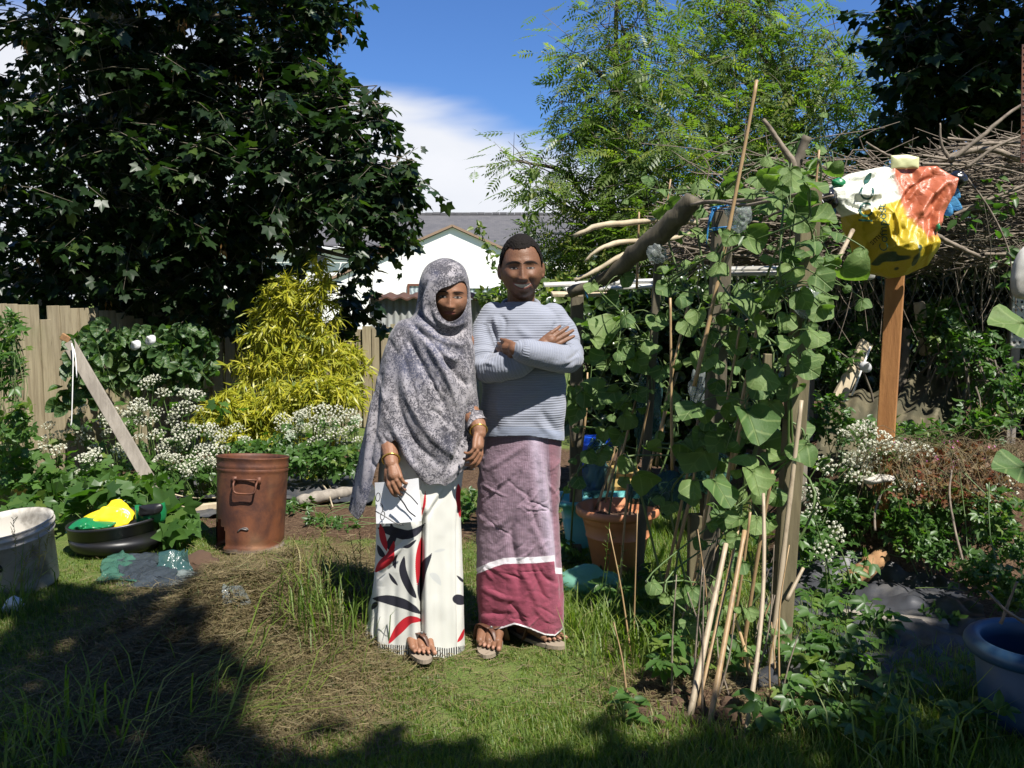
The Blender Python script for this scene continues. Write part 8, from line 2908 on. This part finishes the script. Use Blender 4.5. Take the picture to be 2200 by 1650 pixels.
dsp += .010 * vnoise(np.stack([np.arctan2(V[:, 1] - wn.d, V[:, 0] - wn.base[0]) * 4, V[:, 2] * 2, 0 * px], -1), 14) * sstep(760, 950, py)
# tuck in under the chin
dsp += -.030 * gau(px - 968, 34) * gau(py - 716, 20) * (N[:, 1] < .2)
V = V + N * dsp[:, None]
px, py = proj(V)
# opening for the face
op_ = curve(np.array([(936, 634, 0), (946, 622, 0), (970, 613, 0), (991, 604, 0), (1001, 612, 0), (1004, 638, 0), (999, 664, 0), (986, 683, 0), (967, 691, 0), (951, 683, 0), (941, 666, 0), (936, 648, 0), (936, 634, 0)], float), 72)[:, :2]
oc_ = np.array([969., 648.])
oa, orr = np.arctan2(op_[:, 1] - oc_[1], op_[:, 0] - oc_[0]), np.hypot(op_[:, 0] - oc_[0], op_[:, 1] - oc_[1])
so_ = np.argsort(oa)
face = np.hypot(px - oc_[0], py - oc_[1]) / np.interp(np.arctan2(py - oc_[1], px - oc_[0]), oa[so_], orr[so_], period=2 * PI) - 1.0
face = np.where(N[:, 1] < .1, face, 9.0)
hemf = np.interp(px, [740, 752, 770, 782, 795, 806, 815, 824, 835, 850, 858, 865, 880, 900, 925, 955, 985, 1005, 1022, 1032], [1075, 1100, 1114, 1100, 1060, 1010, 985, 968, 957, 947, 952, 972, 1000, 1028, 1040, 1044, 1022, 1002, 985, 975]) + 3 * np.sin(px / 8.0)
hemb = np.where(V[:, 1] > wn.d + .02, np.where(px < 815, hemf, 1010), hemf)
cut = np.minimum(face, (hemb - py) / 100.)
V2, F2, used = cutmesh(V, F, cut)
mb = MB()
mb.add(V2, F2)
m, t = newmat('mottled_scarf')
v_ = t.obj()
n1 = t.noise(7, 4, 0.6, v_, 0.4)
n2 = t.noise(80, 4, 0.65, v_, 1.2)
n3 = t.noise(190, 3, 0.6, v_, 0.6)
n4 = t.noise(4, 3, 0.5, v_)
n5 = t.noise(16, 4, 0.65, v_, 0.8)
hsum = t.math('ADD', t.math('MULTIPLY', n2, .55), t.math('ADD', t.math('MULTIPLY', n3, .45), t.math('MULTIPLY', t.math('SUBTRACT', n1, .5), .55)))
spk = t.smooth(hsum, .42, .58)
lightc = t.mix(t.smooth(n4, .4, .65), (0.47, 0.44, 0.46), (0.40, 0.38, 0.42))
darkc = t.mix(t.smooth(n4, .52, .66), (0.065, 0.062, 0.074), (0.075, 0.082, 0.135))
col = t.mix(spk, darkc, lightc)
col = t.mix(t.math('MULTIPLY', t.smooth(n5, .45, .7), .35), col, (0.10, 0.10, 0.125))
sh = t.pbsdf(col, 0.75, t.bump(n3, 0.0015, 0.5), spec=0.25, **{'Sheen Weight': 0.2})
tl = t.n('ShaderNodeBsdfTranslucent', {'Color': col}).outputs[0]
ab = t.n('ShaderNodeMixShader', {0: .22, 1: sh, 2: tl}).outputs[0]
tp = t.n('ShaderNodeBsdfTransparent').outputs[0]
t.out(t.n('ShaderNodeMixShader', {0: t.math('MULTIPLY', spk, .16), 1: ab, 2: tp}).outputs[0])
M['scarf'] = m
sf = mb.build('headscarf', M['scarf'], wom)
m_ = sf.modifiers.new('cloth', 'SOLIDIFY')
m_.thickness = .0025
m_.offset = -1
# blouse cuff, bangles
mb = MB()
v, f = tube(curve([WR[1] * .4 + WR[2] * .6, WR[2], WR[3]], 12), np.linspace(.050, .036, 12), 30, False)
v = v + fbm(v * 40, 2, 4)[:, None] * .007
mb.add(v, f)
mb.build('blouse_sleeve', M['scarf'], wom)
for q, d_ in ((WL[3] + (WL[4] - WL[3]) * .75, WL[4] - WL[3]), (WR[3] + (WR[4] - WR[3]) * .6, WR[4] - WR[3])):
    d_ = nrm(d_ + [0, -.02, 0])
    a_ = nrm(np.cross(d_, [0, 1, 0]))
    b_ = np.cross(d_, a_)
    th = np.linspace(0, 2 * PI, 37)
    mb = MB()
    mb.tube(q + .033 * (np.cos(th)[:, None] * a_ + np.sin(th)[:, None] * b_), .0032, 8, False)
    mb.build('bangle', M['gold'], wom)

# paper and spectacles in her hand
cor = [L(805, 1037, -.175), L(899, 1027, -.195), L(905, 1119, -.185), L(808, 1125, -.165)]
u, v_ = np.meshgrid(np.linspace(0, 1, 16), np.linspace(0, 1, 14))
u, v_ = u[..., None], v_[..., None]
q = (cor[0] * (1 - u) + cor[1] * u) * (1 - v_) + (cor[3] * (1 - u) + cor[2] * u) * v_
q[..., 1] += (.012 * np.sin(u[..., 0] * PI) * -1 + .006 * np.sin(v_[..., 0] * 3))
Vp = q.reshape(-1, 3)
f = gridfaces(14, 16)
mb = MB()
mb.add(np.concatenate([Vp, Vp + [0, .0012, 0]]), np.concatenate([f, f[:, ::-1] + len(Vp)]))
tag(mb.build('paper', M['paper'], loc=Vp.mean(0)), "folded white paper held in the woman's hand", 'paper')
gl = thing('spectacles', "thin black-framed spectacles dangling with the paper from the woman's hand", 'spectacles', L(850, 1060, -.22))
for k, pts in enumerate(([(862, 1045), (872, 1058), (884, 1068), (898, 1084)], [(853, 1062), (868, 1082), (878, 1098), (893, 1110)])):
    mb = MB()
    mb.tube(curve([L(a, b, -.225 - .004 * k) for a, b in pts], 14), .0022 + .0006 * k, 6)  # upper bar is an arm of the frame, lower one a thicker dark bar
    mb.build('thin_bar', M['blackframe'], gl)
for k, (cx, cy) in enumerate(((812, 1068), (822, 1108))):
    th = np.linspace(0, 2 * PI, 25)
    mb = MB()
    c = L(cx, cy, -.205)
    mb.tube(np.stack([c[0] + .006 * np.cos(th), c[1] + .016 * np.cos(th), c[2] + .016 * np.sin(th)], -1), .0016, 6, False)
    mb.build('rim', M['blackframe'], gl)
mb = MB()
mb.tube(curve([L(818, 1080, -.208), L(822, 1088, -.21), L(822, 1098, -.208)], 6), .0018, 6)
mb.tube(curve([L(806, 1098, -.20), L(828, 1110, -.205), L(850, 1124, -.21), L(868, 1128, -.21)], 8), .0022, 6)
mb.build('bridge', M['blackframe'], gl)
